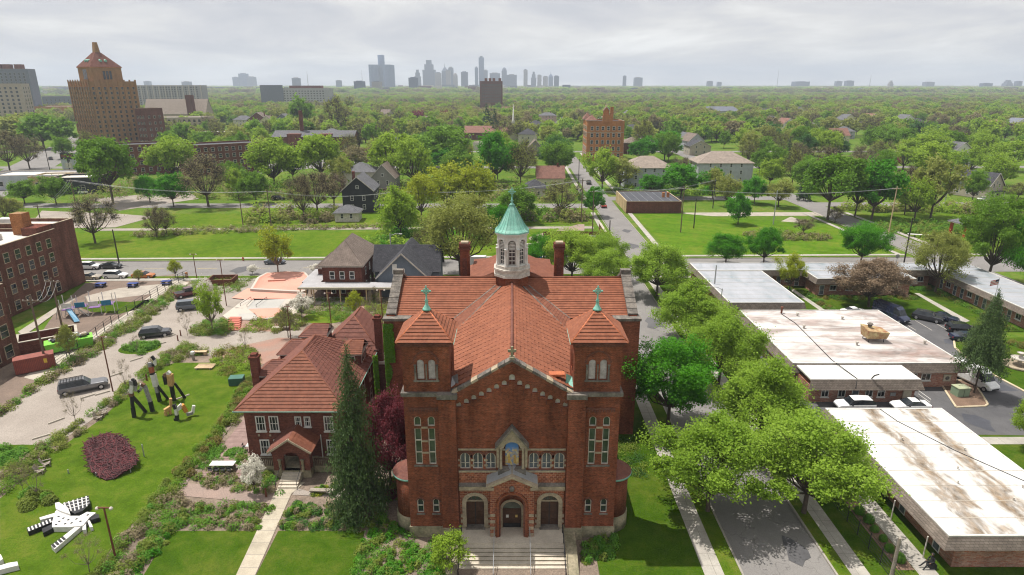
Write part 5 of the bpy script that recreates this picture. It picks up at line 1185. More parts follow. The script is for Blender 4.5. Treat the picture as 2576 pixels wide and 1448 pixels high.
# ---- sculptures
def segs(parent, pts, wds, mats, name='segment', d=None):
    for i, (a, b) in enumerate(zip(pts, pts[1:])):
        MB().bar(a, b, wds[i] if hasattr(wds, '__len__') else wds, d or (wds[i] if hasattr(wds, '__len__') else wds)).obj(name, mats[i % len(mats)], parent)
KB, KW, KG = M['black_paint'], M['white'], simple('grey_paint', (.2, .2, .2), (.28, .27, .26), 2, 8)
KR, KN = simple('red_brown_paint', (.36, .1, .045), (.28, .07, .035), 2, 8), simple('tan_wood_paint', (.5, .32, .13), (.4, .24, .1), 2, 8)
KO = simple('orange_paint', (.6, .27, .06), (.5, .2, .05), 2, 8); KD = simple('dark_brown_paint', (.13, .07, .045), (.2, .11, .07), 2, 8)
SG = 'painted block sculptures on the lawn'
def figure(label, px, parts_, rz=0.0):
    x, y = G(*px); f = thing('sculpture', label, 'sculpture', (x, y, 0), rz, SG); f.scale = (.72, .72, .85)
    for pts, wd, ms in parts_: segs(f, pts, wd, ms)
    return f
figure('tall striding block figure with black legs, white arm and drooping black head, leftmost', (338, 1050), [([(0, 0, 0), (0, .1, 1.6), (.1, .2, 3.4)], .5, [KB, KB]), ([(1.0, 1.8, 0), (.55, 1.1, 1.7), (.15, .3, 3.3)], .48, [KB, KB]), ([(.1, .2, 3.4), (.15, .2, 3.9), (.55, .3, 5.2)], [.62, .55], [KD, KW]), ([(.55, .3, 5.2), (.6, .3, 5.9)], .62, [KG]), ([(.6, .35, 5.9), (1.0, .4, 5.9), (1.1, .4, 5.0), (.95, .3, 4.2)], .45, [KB, KB, KG])])
figure('bending single-column block figure with grey shaft and white-black head, second from the left', (384, 1035), [([(0, 0, 0), (-.1, 0, 1.6)], .55, [KB]), ([(-.1, 0, 1.6), (-.6, .1, 4.2)], .5, [KG]), ([(-.6, .1, 4.2), (-1.1, .1, 4.5)], .5, [KD]), ([(-1.1, .1, 4.5), (-1.2, .1, 3.9), (-1.5, 0, 3.5)], .42, [KW, KG]), ([(-1.5, 0, 3.5), (-1.9, 0, 3.3)], .4, [KB])])
figure('tallest block figure with white torso, red-brown collar and raised black arms', (402, 1010), [([(0, 0, 0), (-.1, 0, 1.5), (-.15, 0, 2.6)], .52, [KB, KG]), ([(1.0, .9, 0), (.5, .4, 1.5), (0, .1, 2.7)], .45, [KB, KB]), ([(-.15, 0, 2.6), (-.3, 0, 4.6)], .75, [KW]), ([(-.3, 0, 4.6), (-.4, 0, 4.9), (-.42, 0, 5.4), (-.45, 0, 5.9)], .62, [KB, KR, KR]), ([(-.45, 0, 5.9), (-.5, 0, 6.6)], .58, [KG]), ([(-.4, .1, 6.2), (.3, .15, 6.1), (.4, .15, 7.0), (.0, .1, 7.6)], .4, [KB, KW, KB])])
figure('humped block figure with tan body, white back and dark legs, rightmost tall one', (438, 1008), [([(0, 0, 0), (0, 0, 2.6)], .55, [KB]), ([(1.5, 1.0, 0), (1.0, .7, 1.4), (.5, .3, 2.8)], .45, [KB, KB]), ([(0, 0, 2.6), (.1, 0, 4.5)], .85, [KN]), ([(.1, 0, 4.5), (-.3, 0, 4.9)], .6, [KW]), ([(-.3, 0, 4.6), (-1.0, 0, 4.3)], .55, [KD]), ([(-1.0, 0, 4.3), (-.9, 0, 2.8)], .5, [KB])])
figure('small tan block animal with raised neck below the tall figures', (418, 1046), [([(0, 0, 0), (0, 0, .7)], .4, [KN]), ([(.5, .5, 0), (.5, .5, .8)], .38, [KN]), ([(-.1, -.1, .8), (.7, .7, 1.1)], .55, [KN]), ([(.7, .7, 1.1), (.85, .8, 2.5)], .45, [KN])])
figure('crawling block figure with orange back and black-white limbs, lowest right', (446, 1058), [([(0, 0, 0), (.1, 0, .9)], .5, [KB]), ([(-.5, 0, .15), (0, 0, .15)], .4, [KB]), ([(.1, 0, .9), (.1, 0, 1.9)], .45, [KW]), ([(.1, 0, 1.9), (-.1, 0, 2.6)], .5, [KB]), ([(.2, .2, 1.7), (1.0, .5, 2.3), (1.3, .9, 1.0)], .6, [KW, KO]), ([(1.3, .9, .5), (2.0, 1.6, .5), (2.3, 1.8, 1.6)], .45, [KG, KW])])
# woven red panel
WP = thing('woven_panel', 'dark red woven slatted panel leaning low over the lawn', 'sculpture', (*G(280, 1165), 0), 0)
o2 = Vector((*G(280, 1150), 0)); cor = [(213, 1128), (222, 1122), (276, 1110), (290, 1112), (318, 1118), (342, 1145), (346, 1158), (330, 1168), (287, 1188), (262, 1192), (240, 1183), (225, 1172), (216, 1150)]
wm_ = M['woven'] = simple('woven_red', (0.085, 0.020, 0.024), (0.045, 0.018, 0.020), 2.5, 9, .8, .6)
rs_ = random.Random(3); wc = G(280, 1165); PW = []
for x, y in cor:
    a, b = G(x, y, .9); PW.append((a - wc[0], b - wc[1]))
hz_w = lambda b: .45 + (b + 2.2) * .28
pn = MB(); k_ = len(PW); pn.add([(a, b, hz_w(b)) for a, b in PW] + [(a, b, hz_w(b) - .12) for a, b in PW], [tuple(range(k_)), tuple(range(2 * k_ - 1, k_ - 1, -1))] + [(i, k_ + i, k_ + (i + 1) % k_, (i + 1) % k_) for i in range(k_)]); pn.obj('panel', wm_, WP)
st_ = [MB(), MB(), MB()]; xs_, ys_ = [p[0] for p in PW], [p[1] for p in PW]
def in_poly(a, b): return sum(((p[1] > b) != (q[1] > b)) and a < (q[0] - p[0]) * (b - p[1]) / (q[1] - p[1]) + p[0] for p, q in zip(PW, PW[1:] + PW[:1])) % 2
for i in range(1500):
    a, b = rs_.uniform(min(xs_), max(xs_)), rs_.uniform(min(ys_), max(ys_))
    if not in_poly(a, b): continue
    th = rs_.choice((.5, 2.1, .2, 2.6)) + rs_.uniform(-.3, .3); l = rs_.uniform(.2, .6); dx, dy = math.cos(th) * l, math.sin(th) * l; z = hz_w(b) + .05
    st_[i % 3].bar((a - dx, b - dy, z - dy * .28 + rs_.uniform(0, .06)), (a + dx, b + dy, z + dy * .28 + rs_.uniform(0, .1)), .07, .05)
for i, s_ in enumerate(st_): s_.obj('sticks', (wm_, simple('dark_maroon_stick', (.035, .014, .016), (.06, .022, .025), 3, 12), simple('wine_red_stick', (.12, .026, .03), (.09, .022, .026), 3, 12))[i], WP)['kind'] = 'stuff'
for x, y in ((-3.4, -2), (0, -2.6), (3.2, -1.8), (-3, 2), (0, 1.8), (3, 1.2)): MB().tube((x, y, 0), (x, y, .5 if y < 0 else 1.6), .06).obj('leg', M['steel'], WP)
# big black and white figures lying on the lawn
def cutout(parent, pts, h, m, name='piece', z=0.0):
    P = [G(x, y) for x, y in pts]; P = [(a - parent.location.x, b - parent.location.y) for a, b in P]
    if sum(P[i][0] * P[(i + 1) % len(P)][1] - P[(i + 1) % len(P)][0] * P[i][1] for i in range(len(P))) < 0: P = P[::-1]
    return MB().prism(P, z, z + h).obj(name, m, parent)
def zb(x, y): return x * .4069, 858.7 + y * .4069   # picture of the lower left corner
def Q(l): return [zb(*p) for p in l]
CR = thing('sculpture', 'flat white and black spotted creature with striped fin lying on the lawn', 'sculpture', (*G(*zb(400, 1130)), 0), 0, SG)
cutout(CR, Q([(330, 1150), (350, 1080), (380, 1065), (440, 1110), (500, 1110), (545, 1085), (600, 1090), (560, 1120), (520, 1170), (430, 1180), (330, 1180)]), .55, KW, 'body')
cutout(CR, Q([(355, 1075), (350, 1040), (375, 1035), (430, 1070), (445, 1110), (385, 1090)]), .75, KW, 'fin')
cutout(CR, Q([(395, 1035), (555, 985), (565, 1035), (520, 1080), (470, 1100), (420, 1070)]), .6, KB, 'tail_panel')
for i in range(6):
    a, b = Q([(405 + i * 27, 1032 - i * 8), (425 + i * 24, 1075 + (8 if i < 3 else -10 * (i - 3)))]); A, B = G(*a), G(*b)
    MB().bar((A[0] - CR.location.x, A[1] - CR.location.y, .62), (B[0] - CR.location.x, B[1] - CR.location.y, .62), .1, .05).obj('stripe', KW, CR)
for i in range(3):
    a, b = Q([(400 + i * 10, 1040 + i * 17), (555 + i * 3, 1000 + i * 17)]); A, B = G(*a), G(*b)
    MB().bar((A[0] - CR.location.x, A[1] - CR.location.y, .625), (B[0] - CR.location.x, B[1] - CR.location.y, .625), .08, .05).obj('stripe', KW, CR)
for nm, pts, m_ in (('leg', [(170, 1180), (330, 1118), (340, 1140), (180, 1205)], KB), ('leg', [(265, 1185), (340, 1150), (345, 1175), (272, 1212)], KB), ('leg', [(322, 1290), (500, 1150), (520, 1160), (345, 1312)], KW), ('leg', [(250, 1115), (350, 1085), (352, 1105), (255, 1130)], KW), ('arm', [(520, 1140), (535, 1138), (538, 1190), (515, 1192)], KW), ('arm', [(545, 1135), (560, 1132), (580, 1172), (562, 1176)], KW), ('arm', [(560, 1105), (615, 1092), (620, 1115), (570, 1130)], KB)):
    cutout(CR, Q(pts), .45, m_, nm)
for i in range(7):
    a, b = Q([(182 + i * 22, 1178 - i * 8.5), (190 + i * 22, 1200 - i * 9)]); A, B = G(*a), G(*b)
    MB().bar((A[0] - CR.location.x, A[1] - CR.location.y, .46), (B[0] - CR.location.x, B[1] - CR.location.y, .46), .12, .04).obj('stripe', KW, CR)
    if i < 4:
        a, b = Q([(330 + i * 20, 1282 - i * 15), (348 + i * 20, 1302 - i * 16)]); A, B = G(*a), G(*b)
        MB().bar((A[0] - CR.location.x, A[1] - CR.location.y, .46), (B[0] - CR.location.x, B[1] - CR.location.y, .46), .2, .04).obj('stripe', KB, CR)
for x, y in ((370, 1115), (400, 1125), (430, 1135), (375, 1145), (410, 1160), (450, 1155), (480, 1130), (505, 1145), (355, 1165), (550, 1105)):
    A = G(*zb(x, y)); MB().lathe([(.11, 0), (.11, .02)], (A[0] - CR.location.x, A[1] - CR.location.y, .552), 8).obj('spot', KB, CR)
C2 = thing('sculpture', 'white curved piece with grooved sides cut by the lower left corner', 'sculpture', (*G(*zb(30, 1400)), 0), 0, SG)
cutout(C2, Q([(-60, 1440), (0, 1420), (60, 1400), (115, 1392), (122, 1415), (60, 1430), (0, 1446), (-60, 1470)]), .5, KW, 'tail'); cutout(C2, Q([(-40, 1370), (15, 1352), (28, 1380), (0, 1400), (-40, 1400)]), .6, KW, 'head')
# ---- skate park
SK = thing('skate_park', 'pale and salmon concrete skate park with a bowl and red steps', 'skate park', (*G(670, 740), 0), 0, wb=True)
deckp = GS([(560, 795), (640, 735), (655, 700), (690, 692), (760, 690), (775, 700), (770, 745), (745, 790), (660, 805), (575, 805)], .1)
MB().prism(deckp[::-1], -.05, .12).obj('flat_deck', M['skate'], SK)
bo = GS([(630, 735), (648, 705), (670, 693), (720, 689), (768, 691), (778, 702), (772, 738), (760, 742)]); c_ = (sum(p[0] for p in bo) / len(bo), sum(p[1] for p in bo) / len(bo))
rim = MB(); n_ = len(bo)
def lev(f, z): return [(c_[0] + (x - c_[0]) * f, c_[1] + (y - c_[1]) * f, z) for x, y in bo]
rings = [lev(1.0, .13), lev(1.0, .62), lev(.92, .66), lev(.84, .42), lev(.72, .25), lev(.55, .16)]
for k, (ra, rb) in enumerate(zip(rings, rings[1:])):
    rim.mat(0 if k < 2 else 1); rim.add(ra + rb, [(i, (i + 1) % n_, n_ + (i + 1) % n_, n_ + i) for i in range(n_)])
rim.mat(1).poly(rings[-1]); rim.obj('bowl', [M['skate'], M['skate_pk']], SK)
sheet_ = lambda px, z, m, nm: MB().poly([(*G(x, y, z), z) for x, y in px]).obj(nm, m, SK)
sheet_([(583, 750), (622, 726), (772, 730), (768, 750), (640, 756)], .135, M['skate_pk'], 'painted_patch'); sheet_([(640, 752), (720, 752), (700, 775), (620, 778)], .135, M['skate_gy'], 'painted_patch')
sheet_([(625, 778), (700, 775), (725, 790), (655, 803)], .135, M['skate_pk'], 'painted_patch'); sheet_([(600, 790), (640, 788), (650, 800), (600, 803)], .135, M['skate_gy'], 'painted_patch')
for i in range(6):
    a = G(578 - i * .6, 808 + i * 4.2); b = G(606 - i * .6, 808 + i * 4.2); MB().box(a[0], a[1] - .5, -.05, b[0], a[1] + .5, .62 - i * .11).obj('step', M['skate_rd'], SK)
for (a, b) in (((605, 772), (632, 755)), ((622, 775), (640, 758)), ((645, 775), (672, 755))):
    A, B = G(*a), G(*b); MB().path([(A[0], A[1], .12), (A[0], A[1], .6), (B[0], B[1], .6), (B[0], B[1], .12)], .045).obj('grind_rail', M['black'], SK)
A, B = G(722, 772), G(745, 756); MB().bar((A[0], A[1], .35), (B[0], B[1], .35), .5, .45).obj('ledge', M['concrete_lt'], SK)
A, B = G(675, 710), G(718, 708); MB().bar((A[0], A[1], .3), (B[0], B[1], .3), .5, .3).obj('ledge', M['skate_pk'], SK)
PL = thing('planter_box', 'square rust-brown walled enclosure by the cross street', 'enclosure', (*G(560, 712), 0), .06)
for x0_, y0_, x1_, y1_ in ((-2.6, -2, 2.6, -1.8), (-2.6, 1.8, 2.6, 2), (-2.6, -1.798, -2.4, 1.798), (2.4, -1.798, 2.6, 1.798)): MB().box(x0_, y0_, 0, x1_, y1_, 1.2).obj('wall', M['pole_red'], PL)
MB().box(-2.398, -1.798, 0, 2.398, 1.798, .3).obj('base', M['mulch'], PL)
# ================================================================== vehicles
PT = {k: paint(k + '_car_paint', c, r, 0.7, mt) for k, c, r, mt in (('white', (.78, .78, .77), .25, 0), ('black', (.012, .012, .014), .2, 0), ('navy', (.018, .025, .06), .22, .2), ('grey', (.15, .15, .16), .28, .4), ('dkgrey', (.045, .047, .055), .25, .3), ('maroon', (.09, .012, .016), .25, .2), ('orange', (.45, .14, .02), .25, .1), ('beige', (.42, .36, .28), .3, .3), ('red', (.4, .03, .02), .25, 0), ('steel', (.09, .105, .13), .28, .3))}
M['tail'] = simple('tail_lamp', (.3, .01, .01), (.2, .01, .01), 3, 9, .3); M['lamp'] = simple('head_lamp', (.7, .72, .74), (.55, .57, .6), 3, 9, .15)
CARS = {
 'sedan': (1.42, [(-2.35, .38, .70, .74, .70, .6, 0), (-2.2, .28, .93, .98, .86, .72, 0), (-1.5, .22, .97, 1.03, .90, .70, 0), (-.8, .22, .96, 1.40, .91, .60, 1), (.25, .22, .94, 1.43, .91, .61, 1), (1.05, .22, .92, .98, .90, .72, 0), (1.95, .24, .84, .87, .86, .7, 0), (2.32, .36, .66, .69, .7, .58, 0)]),
 'suv': (1.7, [(-2.35, .42, .90, .95, .80, .7, 0), (-2.25, .32, 1.10, 1.2, .92, .78, 0), (-1.85, .26, 1.10, 1.66, .94, .68, 1), (-.4, .26, 1.08, 1.72, .95, .70, 1), (.55, .26, 1.06, 1.66, .95, .69, 1), (1.15, .26, 1.03, 1.1, .94, .78, 0), (2.1, .28, .97, 1.0, .9, .76, 0), (2.38, .42, .76, .79, .76, .64, 0)]),
 'pickup': (1.85, [(-2.85, .5, 1.05, 1.06, .92, .9, 0), (-2.75, .4, 1.12, 1.13, .95, .93, 0), (-1.15, .35, 1.12, 1.14, .95, .92, 0), (-1.05, .35, 1.12, 1.82, .95, .68, 1), (.25, .35, 1.12, 1.86, .95, .70, 1), (.95, .35, 1.1, 1.17, .95, .8, 0), (2.5, .38, 1.05, 1.09, .92, .8, 0), (2.85, .5, .85, .88, .8, .7, 0)]),
 'capped': (1.85, [(-2.85, .5, 1.05, 1.1, .92, .85, 0), (-2.78, .4, 1.15, 1.5, .95, .78, 0), (-2.6, .38, 1.15, 1.84, .95, .72, 1), (-1.0, .35, 1.14, 1.86, .95, .72, 1), (.25, .35, 1.12, 1.86, .95, .70, 1), (.95, .35, 1.1, 1.17, .95, .8, 0), (2.5, .38, 1.05, 1.09, .92, .8, 0), (2.85, .5, .85, .88, .8, .7, 0)]),
 'van': (2.7, [(-3.3, .5, 1.4, 2.55, .95, .82, 0), (-3.2, .4, 1.5, 2.68, .98, .82, 0), (.9, .35, 1.5, 2.7, .99, .82, 0), (1.2, .35, 1.5, 2.66, .99, .80, 1), (1.75, .35, 1.42, 2.3, .98, .74, 1), (2.3, .36, 1.3, 1.36, .96, .82, 0), (3.0, .4, 1.02, 1.06, .92, .8, 0), (3.2, .5, .8, .83, .8, .72, 0)])}
CARM = {}
def car_meshes(kind, pm):
    if (kind, pm) in CARM: return CARM[(kind, pm)]
    Ht, S = CARS[kind]; body, gl = MB(), MB(); rings = []
    for x, zb_, zl, zt, w_, wt, c in S:
        rings.append([(x, s * a, z) for s, seq in ((-1, (0, 1, 2, 3, 4)), (1, (4, 3, 2, 1, 0))) for a, z in [((w_ * .9, zb_), (w_, zb_ + .22), (w_, zl - .08), (w_ * .965, zl), (wt, zt))[i] for i in seq]])
    for k in range(len(S) - 1):
        a, b = rings[k], rings[k + 1]; ca, cb = S[k][6], S[k + 1][6]
        for i in range(9):
            tgt = gl if ((i in (3, 5) and ca and cb) or (i in (3, 4, 5) and ca != cb and not (kind in ('van', 'capped') and k < 2))) else body
            tgt.add([a[i], a[i + 1], b[i + 1], b[i]], [(0, 1, 2, 3)])
    body.poly(rings[0][::-1]); body.poly(rings[-1])
    if kind == 'pickup': body.box(-2.7, -.78, .75, -1.2, .78, .9)
    wx = (S[0][0] + .78, S[-1][0] - .82); r = .33 if kind == 'sedan' else .38
    wm = MB().tube((0, -.12, 0), (0, .12, 0), r, r, 14).mesh('wheel', M['rubber'], True); rm = MB().tube((0, -.125, 0), (0, .125, 0), r * .6, r * .6, 10).mesh('rim', M['alu'])
    bm = body.mesh('body', PT[pm], False); gm = gl.mesh('glass', M['glass'])
    d = dict(b=bm, g=gm, w=wm, r=rm, wx=wx, rad=r, S=S); CARM[(kind, pm)] = d; return d
def car(kind, pm, label, loc, rz, group=None, rack=False, name=None):
    d = car_meshes(kind, pm); nm = name or {'capped': 'pickup_truck', 'pickup': 'pickup_truck', 'van': 'van', 'suv': 'sport_utility_car', 'sedan': 'car'}[kind]
    e = thing(nm, label, {'capped': 'pickup truck', 'pickup': 'pickup truck', 'van': 'van'}.get(kind, 'car'), loc, rz, group)
    link('body', d['b'], e); link('window_glass', d['g'], e); S = d['S']
    for x in d['wx']:
        for s in (-1, 1): w_ = link('wheel', d['w'], e, (x, s * (S[3][4] - .1), d['rad'])); link('rim', d['r'], w_)
    for s in (-1, 1):
        f = S[-1]; b = S[0]
        MB().cbox(f[0] - .06, s * f[4] * .78, f[2] - .12, .14, .3, .13).obj('headlight', M['lamp'], e); MB().cbox(b[0] + .05, s * b[4] * .9, b[2] - .15, .14, .2, .22).obj('tail_light', M['tail'], e)
        MB().cbox(S[5][0] - .35, s * (S[5][4] + .1), S[5][2], .12, .2, .14).obj('mirror', M['black'], e)
    MB().cbox(S[-1][0] + .0, 0, S[-1][1] + .02, .12, S[-1][4] * 1.5, .18).obj('bumper', M['black'], e); MB().cbox(S[0][0] + .0, 0, S[0][1] + .02, .12, S[0][4] * 1.5, .18).obj('bumper', M['black'], e)
    if kind == 'pickup': MB().box(-2.72, -.8, 1.1, -1.22, .8, 1.145).obj('cargo_bed', M['black'], e)
    if rack:
        q = MB()
        for i in range(8): q.cbox(-2.4 + i * .34, 0, 1.93, .06, 1.4, .04)
        for s in (-1, 1): q.cbox(-1.15, s * .72, 1.9, 2.7, .07, .08)
        q.obj('roof_rack', M['black'], e)
    return e
def cpx(kind, pm, label, px, rz, **k): return car(kind, pm, label, (*G(*px), k.pop('z', -.02)), rz, **k)
GLOT = 'vehicles parked on the gravel lot'
cpx('capped', 'grey', 'silver-grey pickup truck with canopy and black roof rack on the gravel lot', (212, 982), .55, group=GLOT, rack=True)
cpx('suv', 'dkgrey', 'dark grey crossover car parked beside the oval planted island', (392, 846), .32, group=GLOT)
cpx('capped', 'steel', 'blue-grey pickup truck with canopy beside the skate park hedge', (488, 778), .3, group=GLOT)
cpx('pickup', 'maroon', 'maroon pickup truck with open bed at the far end of the gravel lot', (480, 744), .75, group=GLOT)
STG = 'cars parked along the cross street'
for kd, pm, lb, px, r in (('suv', 'white', 'white sport utility car at the far kerb beside the school corner', (226, 676), .02), ('sedan', 'black', 'black low car at the far kerb right of the white one', (280, 674), .02), ('sedan', 'beige', 'beige car half hidden by the school corner at the near kerb', (226, 702), .02), ('suv', 'white', 'white car with dark windows at the near kerb in mid row', (292, 699), .02), ('sedan', 'orange', 'orange coupe at the near kerb by the playground fence', (362, 698), .02), ('sedan', 'steel', 'blue-grey car behind the golden young tree on the cross street', (692, 663), .02)):
    cpx(kd, pm, lb, px, r, z=-.12, group=STG)
cpx('van', 'white', 'white delivery van behind the church on the cross street', (1188, 672), math.pi + .02, z=-.12)
LOT = 'vehicles in the motel car park'
cpx('van', 'white', 'white high-roof van at the corner of the flat building beside the big spruce', (2447, 965), -math.pi / 2 + .25, group=LOT)
car('suv', 'white', 'white estate car with roof bars between the two white-roofed buildings, left one', (44.2, 72.9, 0), math.pi - .02, LOT, name='estate_car'); car('sedan', 'white', 'white saloon with dark windscreen between the two white-roofed buildings, right one', (51.4, 72.9, 0), math.pi - .02, LOT)
cpx('van', 'navy', 'dark navy van in the car park beside the middle flat roof', (2240, 803), -1.2, group=LOT); cpx('suv', 'dkgrey', 'dark grey car beside the courtyard lawn, left of the blue saloon', (2332, 806), -.75, group=LOT)
cpx('sedan', 'navy', 'blue saloon beside the courtyard lawn path', (2372, 806), -.75, group=LOT); cpx('suv', 'black', 'black car half hidden behind the big spruce, upper one', (2418, 836), -.1, group=LOT); cpx('sedan', 'navy', 'navy saloon half hidden behind the big spruce, lower one', (2428, 856), -.1, group=LOT)
cpx('sedan', 'white', 'white car peeping over the far edge of the middle white roof', (2148, 792), .1, group=LOT)
FAR = 'vehicles on the far streets'
for kd, pm, lb, px, r in (('suv', 'black', 'black car on the street before the row of grey gabled houses', (700, 503), .1), ('suv', 'navy', 'dark car beside the dark gabled house', (953, 500), 0), ('suv', 'black', 'dark car parked on the long street beyond the black-roofed hall', (1481, 463), 1.55), ('sedan', 'red', 'dark red car parked beside the black-roofed hall', (1518, 521), 1.55), ('suv', 'white', 'white truck in the tan lot below the brown brick flats', (402, 487), .3), ('suv', 'white', 'white car at the left edge of the pale lot', (215, 487), .5), ('suv', 'dkgrey', 'car on the avenue below the tall brown tower', (128, 402), 2.1), ('pickup', 'black', 'pickup truck by the burnt-looking dark shop', (288, 482), .1), ('sedan', 'white', 'white car by the beige cottage at the right edge', (2475, 505), .1)):
    cpx(kd, pm, lb, px, r, z=-.1, group=FAR)
# ================================================================== motel-like flat buildings
def flatblock(label, x0, x1, y0, y1, z, rmat, setb=(0, 0, 0, 0), name='flat_building', wins=(), mans=.55, band=1.0, cat='building'):
    """white-roofed low block; setb = how far the walls stand back under the shingle band (left, right, front, back)"""
    e = thing(name, label, cat, ((x0 + x1) / 2, y0, 0), wb=True)
    MB().box(x0 + .02, y0 + .02, z - .12, x1 - .02, y1 - .02, z).obj('roof', M[rmat], e)
    for a0, b0, a1, b1 in ((x0, y0 - .0, x1, y0 + .18), (x0, y1 - .18, x1, y1), (x0, y0 + .182, x0 + .18, y1 - .182), (x1 - .18, y0 + .182, x1, y1 - .182)): MB().box(a0, b0, z - .1, a1, b1, z + .09).obj('roof_edge', M['white'], e)
    for i in range(1, int((y1 - y0) / 2.4)): MB().box(x0 + .2, y0 + i * 2.4, z + .001, x1 - .2, y0 + i * 2.4 + .07, z + .02).obj('roof_seam', M['concrete_lt'], e)
    o = mans; zb_ = z - band
    for A, B, C_, D in (((x0, y0), (x1, y0), (x1 + o, y0 - o), (x0 - o, y0 - o)), ((x1, y0), (x1, y1), (x1 + o, y1 + o), (x1 + o, y0 - o)), ((x1, y1), (x0, y1), (x0 - o, y1 + o), (x1 + o, y1 + o)), ((x0, y1), (x0, y0), (x0 - o, y0 - o), (x0 - o, y1 + o))):
        MB().add([(*A, z - .02), (*B, z - .02), (*C_, zb_), (*D, zb_)], [(0, 1, 2, 3)]).obj('shingle_band', M['shingle_motel'], e)
    MB().box(x0 - o + .02, y0 - o + .02, zb_ - .02, x1 + o - .02, y1 + o - .02, zb_ - .004).obj('soffit', M['cream'], e)
    wx0, wx1, wy0, wy1 = x0 + setb[0], x1 - setb[1], y0 + setb[2], y1 - setb[3]
    MB().box(wx0, wy0, 0, wx1, wy1, zb_ - .022).obj('wall', M['brick_motel'], e)
    for sd_, c, k in wins:
        fn = {'f': face('y', wy0, -1), 'l': face('x', wx0, -1), 'r': face('x', wx1, 1)}[sd_]
        if k == 'w': window(e, fn, c, 1.0, 1.3, 1.05, bars=(2, 1))
        elif k == 'd': window(e, fn, c, .02, .95, 2.05, bars=(1, 2), sill=False, gm='glass_grey').name = 'door'
        elif k == 'p':
            p_ = [fn(c - .5, .9, -.14), fn(c + .5, .9, 0)]
            MB().box(*[min(a, b) for a, b in zip(*p_)], *[max(a, b) for a, b in zip(fn(c - .5, 1.9, -.14), fn(c + .5, 1.9, 0))]).obj('air_conditioner', M['cream'], e)
            a = MB()
            for i in range(10): u0, u1 = 6.283 * i / 10, 6.283 * (i + 1) / 10; a.add([fn(c, 1.4, -.15), fn(c + .3 * math.cos(u0), 1.4 + .3 * math.sin(u0), -.15), fn(c + .3 * math.cos(u1), 1.4 + .3 * math.sin(u1), -.15)], [(0, 1, 2)])
            a.obj('fan_grille', M['stone_dark'], e)
    return e
A_ = flatblock('long white flat roof with brown water stains, nearest building at lower right', 37.2, 51.0, 44.7, 67.0, 3.35, 'roof_wa', (1.0, .3, .2, .3), wins=[('l', 47 + i * 2.6, 'dw'[i % 2]) for i in range(8)])
for x, y in ((46.4, 49.6), (44.6, 54.6), (42.2, 60), (47.6, 58), (48.7, 51.5), (43, 52.2)): MB().lathe([(.07, 0), (.07, .3), (.1, .32)], (x, y, 3.35), 8).obj('roof_vent', M['white_old'], A_)
MB().path([(43.6, 66.8, 3.4), (44.0, 64, 3.4), (46.5, 58, 3.4), (50.9, 50.5, 3.4)], .035, 4).obj('roof_cable', M['black'], A_)
for i in range(5): MB().tube((36.45, 46 + i * 5, 0), (36.45, 46 + i * 5, 2.3), .06).obj('walkway_post', M['white_old'], A_)
B_ = flatblock('broad white flat roof with reddish stains and a rusty roof unit, middle building', 38.4, 61.8, 79.0, 100.3, 3.7, 'roof_wb', (.4, .3, .3, .3), wins=[('f', 55.3, 'w'), ('f', 57.2, 'w'), ('f', 60.1, 'p')] + [('l', 82 + i * 3.2, 'w') for i in range(5)], band=1.2)
ex = MB(); ex.box(38.9, 74.5, 3.3, 53.2, 78.9, 3.5).obj('front_roof', M['white'], B_)
MB().add([(38.9, 74.5, 3.48), (53.2, 74.5, 3.48), (53.6, 73.9, 2.2), (38.5, 73.9, 2.2)], [(0, 1, 2, 3)]).add([(53.2, 74.5, 3.48), (53.2, 78.98, 3.48), (53.6, 78.98, 2.2), (53.6, 73.9, 2.2)], [(0, 1, 2, 3)]).obj('front_shingle_band', M['shingle_motel'], B_)
MB().box(39.1, 74.9, 0, 53.0, 79.1, 2.4).obj('front_wall', M['brick_motel'], B_)
ff = face('y', 74.9, -1)
for c in (41.2, 43.4, 47.0, 48.6): window(B_, ff, c, .75, 1.0, 1.15, bars=(2, 1))
window(B_, ff, 45.2, .02, .95, 2.0, bars=(1, 1), sill=False, gm='glass_grey').name = 'door'
MB().box(51.4, 74.7, .7, 52.5, 74.88, 1.75).obj('air_conditioner', M['cream'], B_); MB().box(49.8, 74.8, .9, 50.5, 74.89, 1.4).obj('vent_panel', M['steel'], B_)
RU = MB(); RU.add([(52.4, 86.2, 4.3), (55.2, 86.2, 4.3), (55.2, 88.2, 4.3), (52.4, 88.2, 4.3), (52.2, 86.0, 5.6), (55.4, 86.0, 5.3), (55.4, 88.4, 5.3), (52.2, 88.4, 5.9)], [(0, 3, 2, 1), (4, 5, 6, 7), (0, 1, 5, 4), (1, 2, 6, 5), (2, 3, 7, 6), (3, 0, 4, 7)])
ru = RU.obj('roof_unit', simple('rusty_cream_metal', (.45, .38, .2), (.26, .11, .05), 1.6, 7, .7, .25), B_)
for x in (52.7, 54.9):
    for y in (86.4, 88.0): MB().tube((x, y, 3.6), (x, y, 4.3), .06).obj('unit_leg', M['black'], ru)
MB().lathe([(.3, 0), (.3, .3), (.45, .35), (.3, .5)], (53.2, 87.6, 5.8), 10).obj('unit_vent', M['stone_dark'], ru)
for x, y, h in ((44.9, 98.9, .9), (60.6, 85.8, .4), (50.4, 85.3, .4), (47, 97.6, .35), (45.6, 92, .35), (53.6, 96, .3)): MB().lathe([(.16, 0), (.16, h), (.26, h + .05), (.22, h + .2)], (x, y, 3.72), 10).obj('roof_vent', M['white_old'] if h != .9 else M['pole_red'], B_)
MB().path([(44.7, 98.5, 3.76), (45.2, 94, 3.76), (44.8, 88, 3.76), (44.2, 80, 3.76), (44.9, 74.6, 3.56), (44.6, 74.0, 2.4)], .06, 5).obj('roof_cable', M['black'], B_)
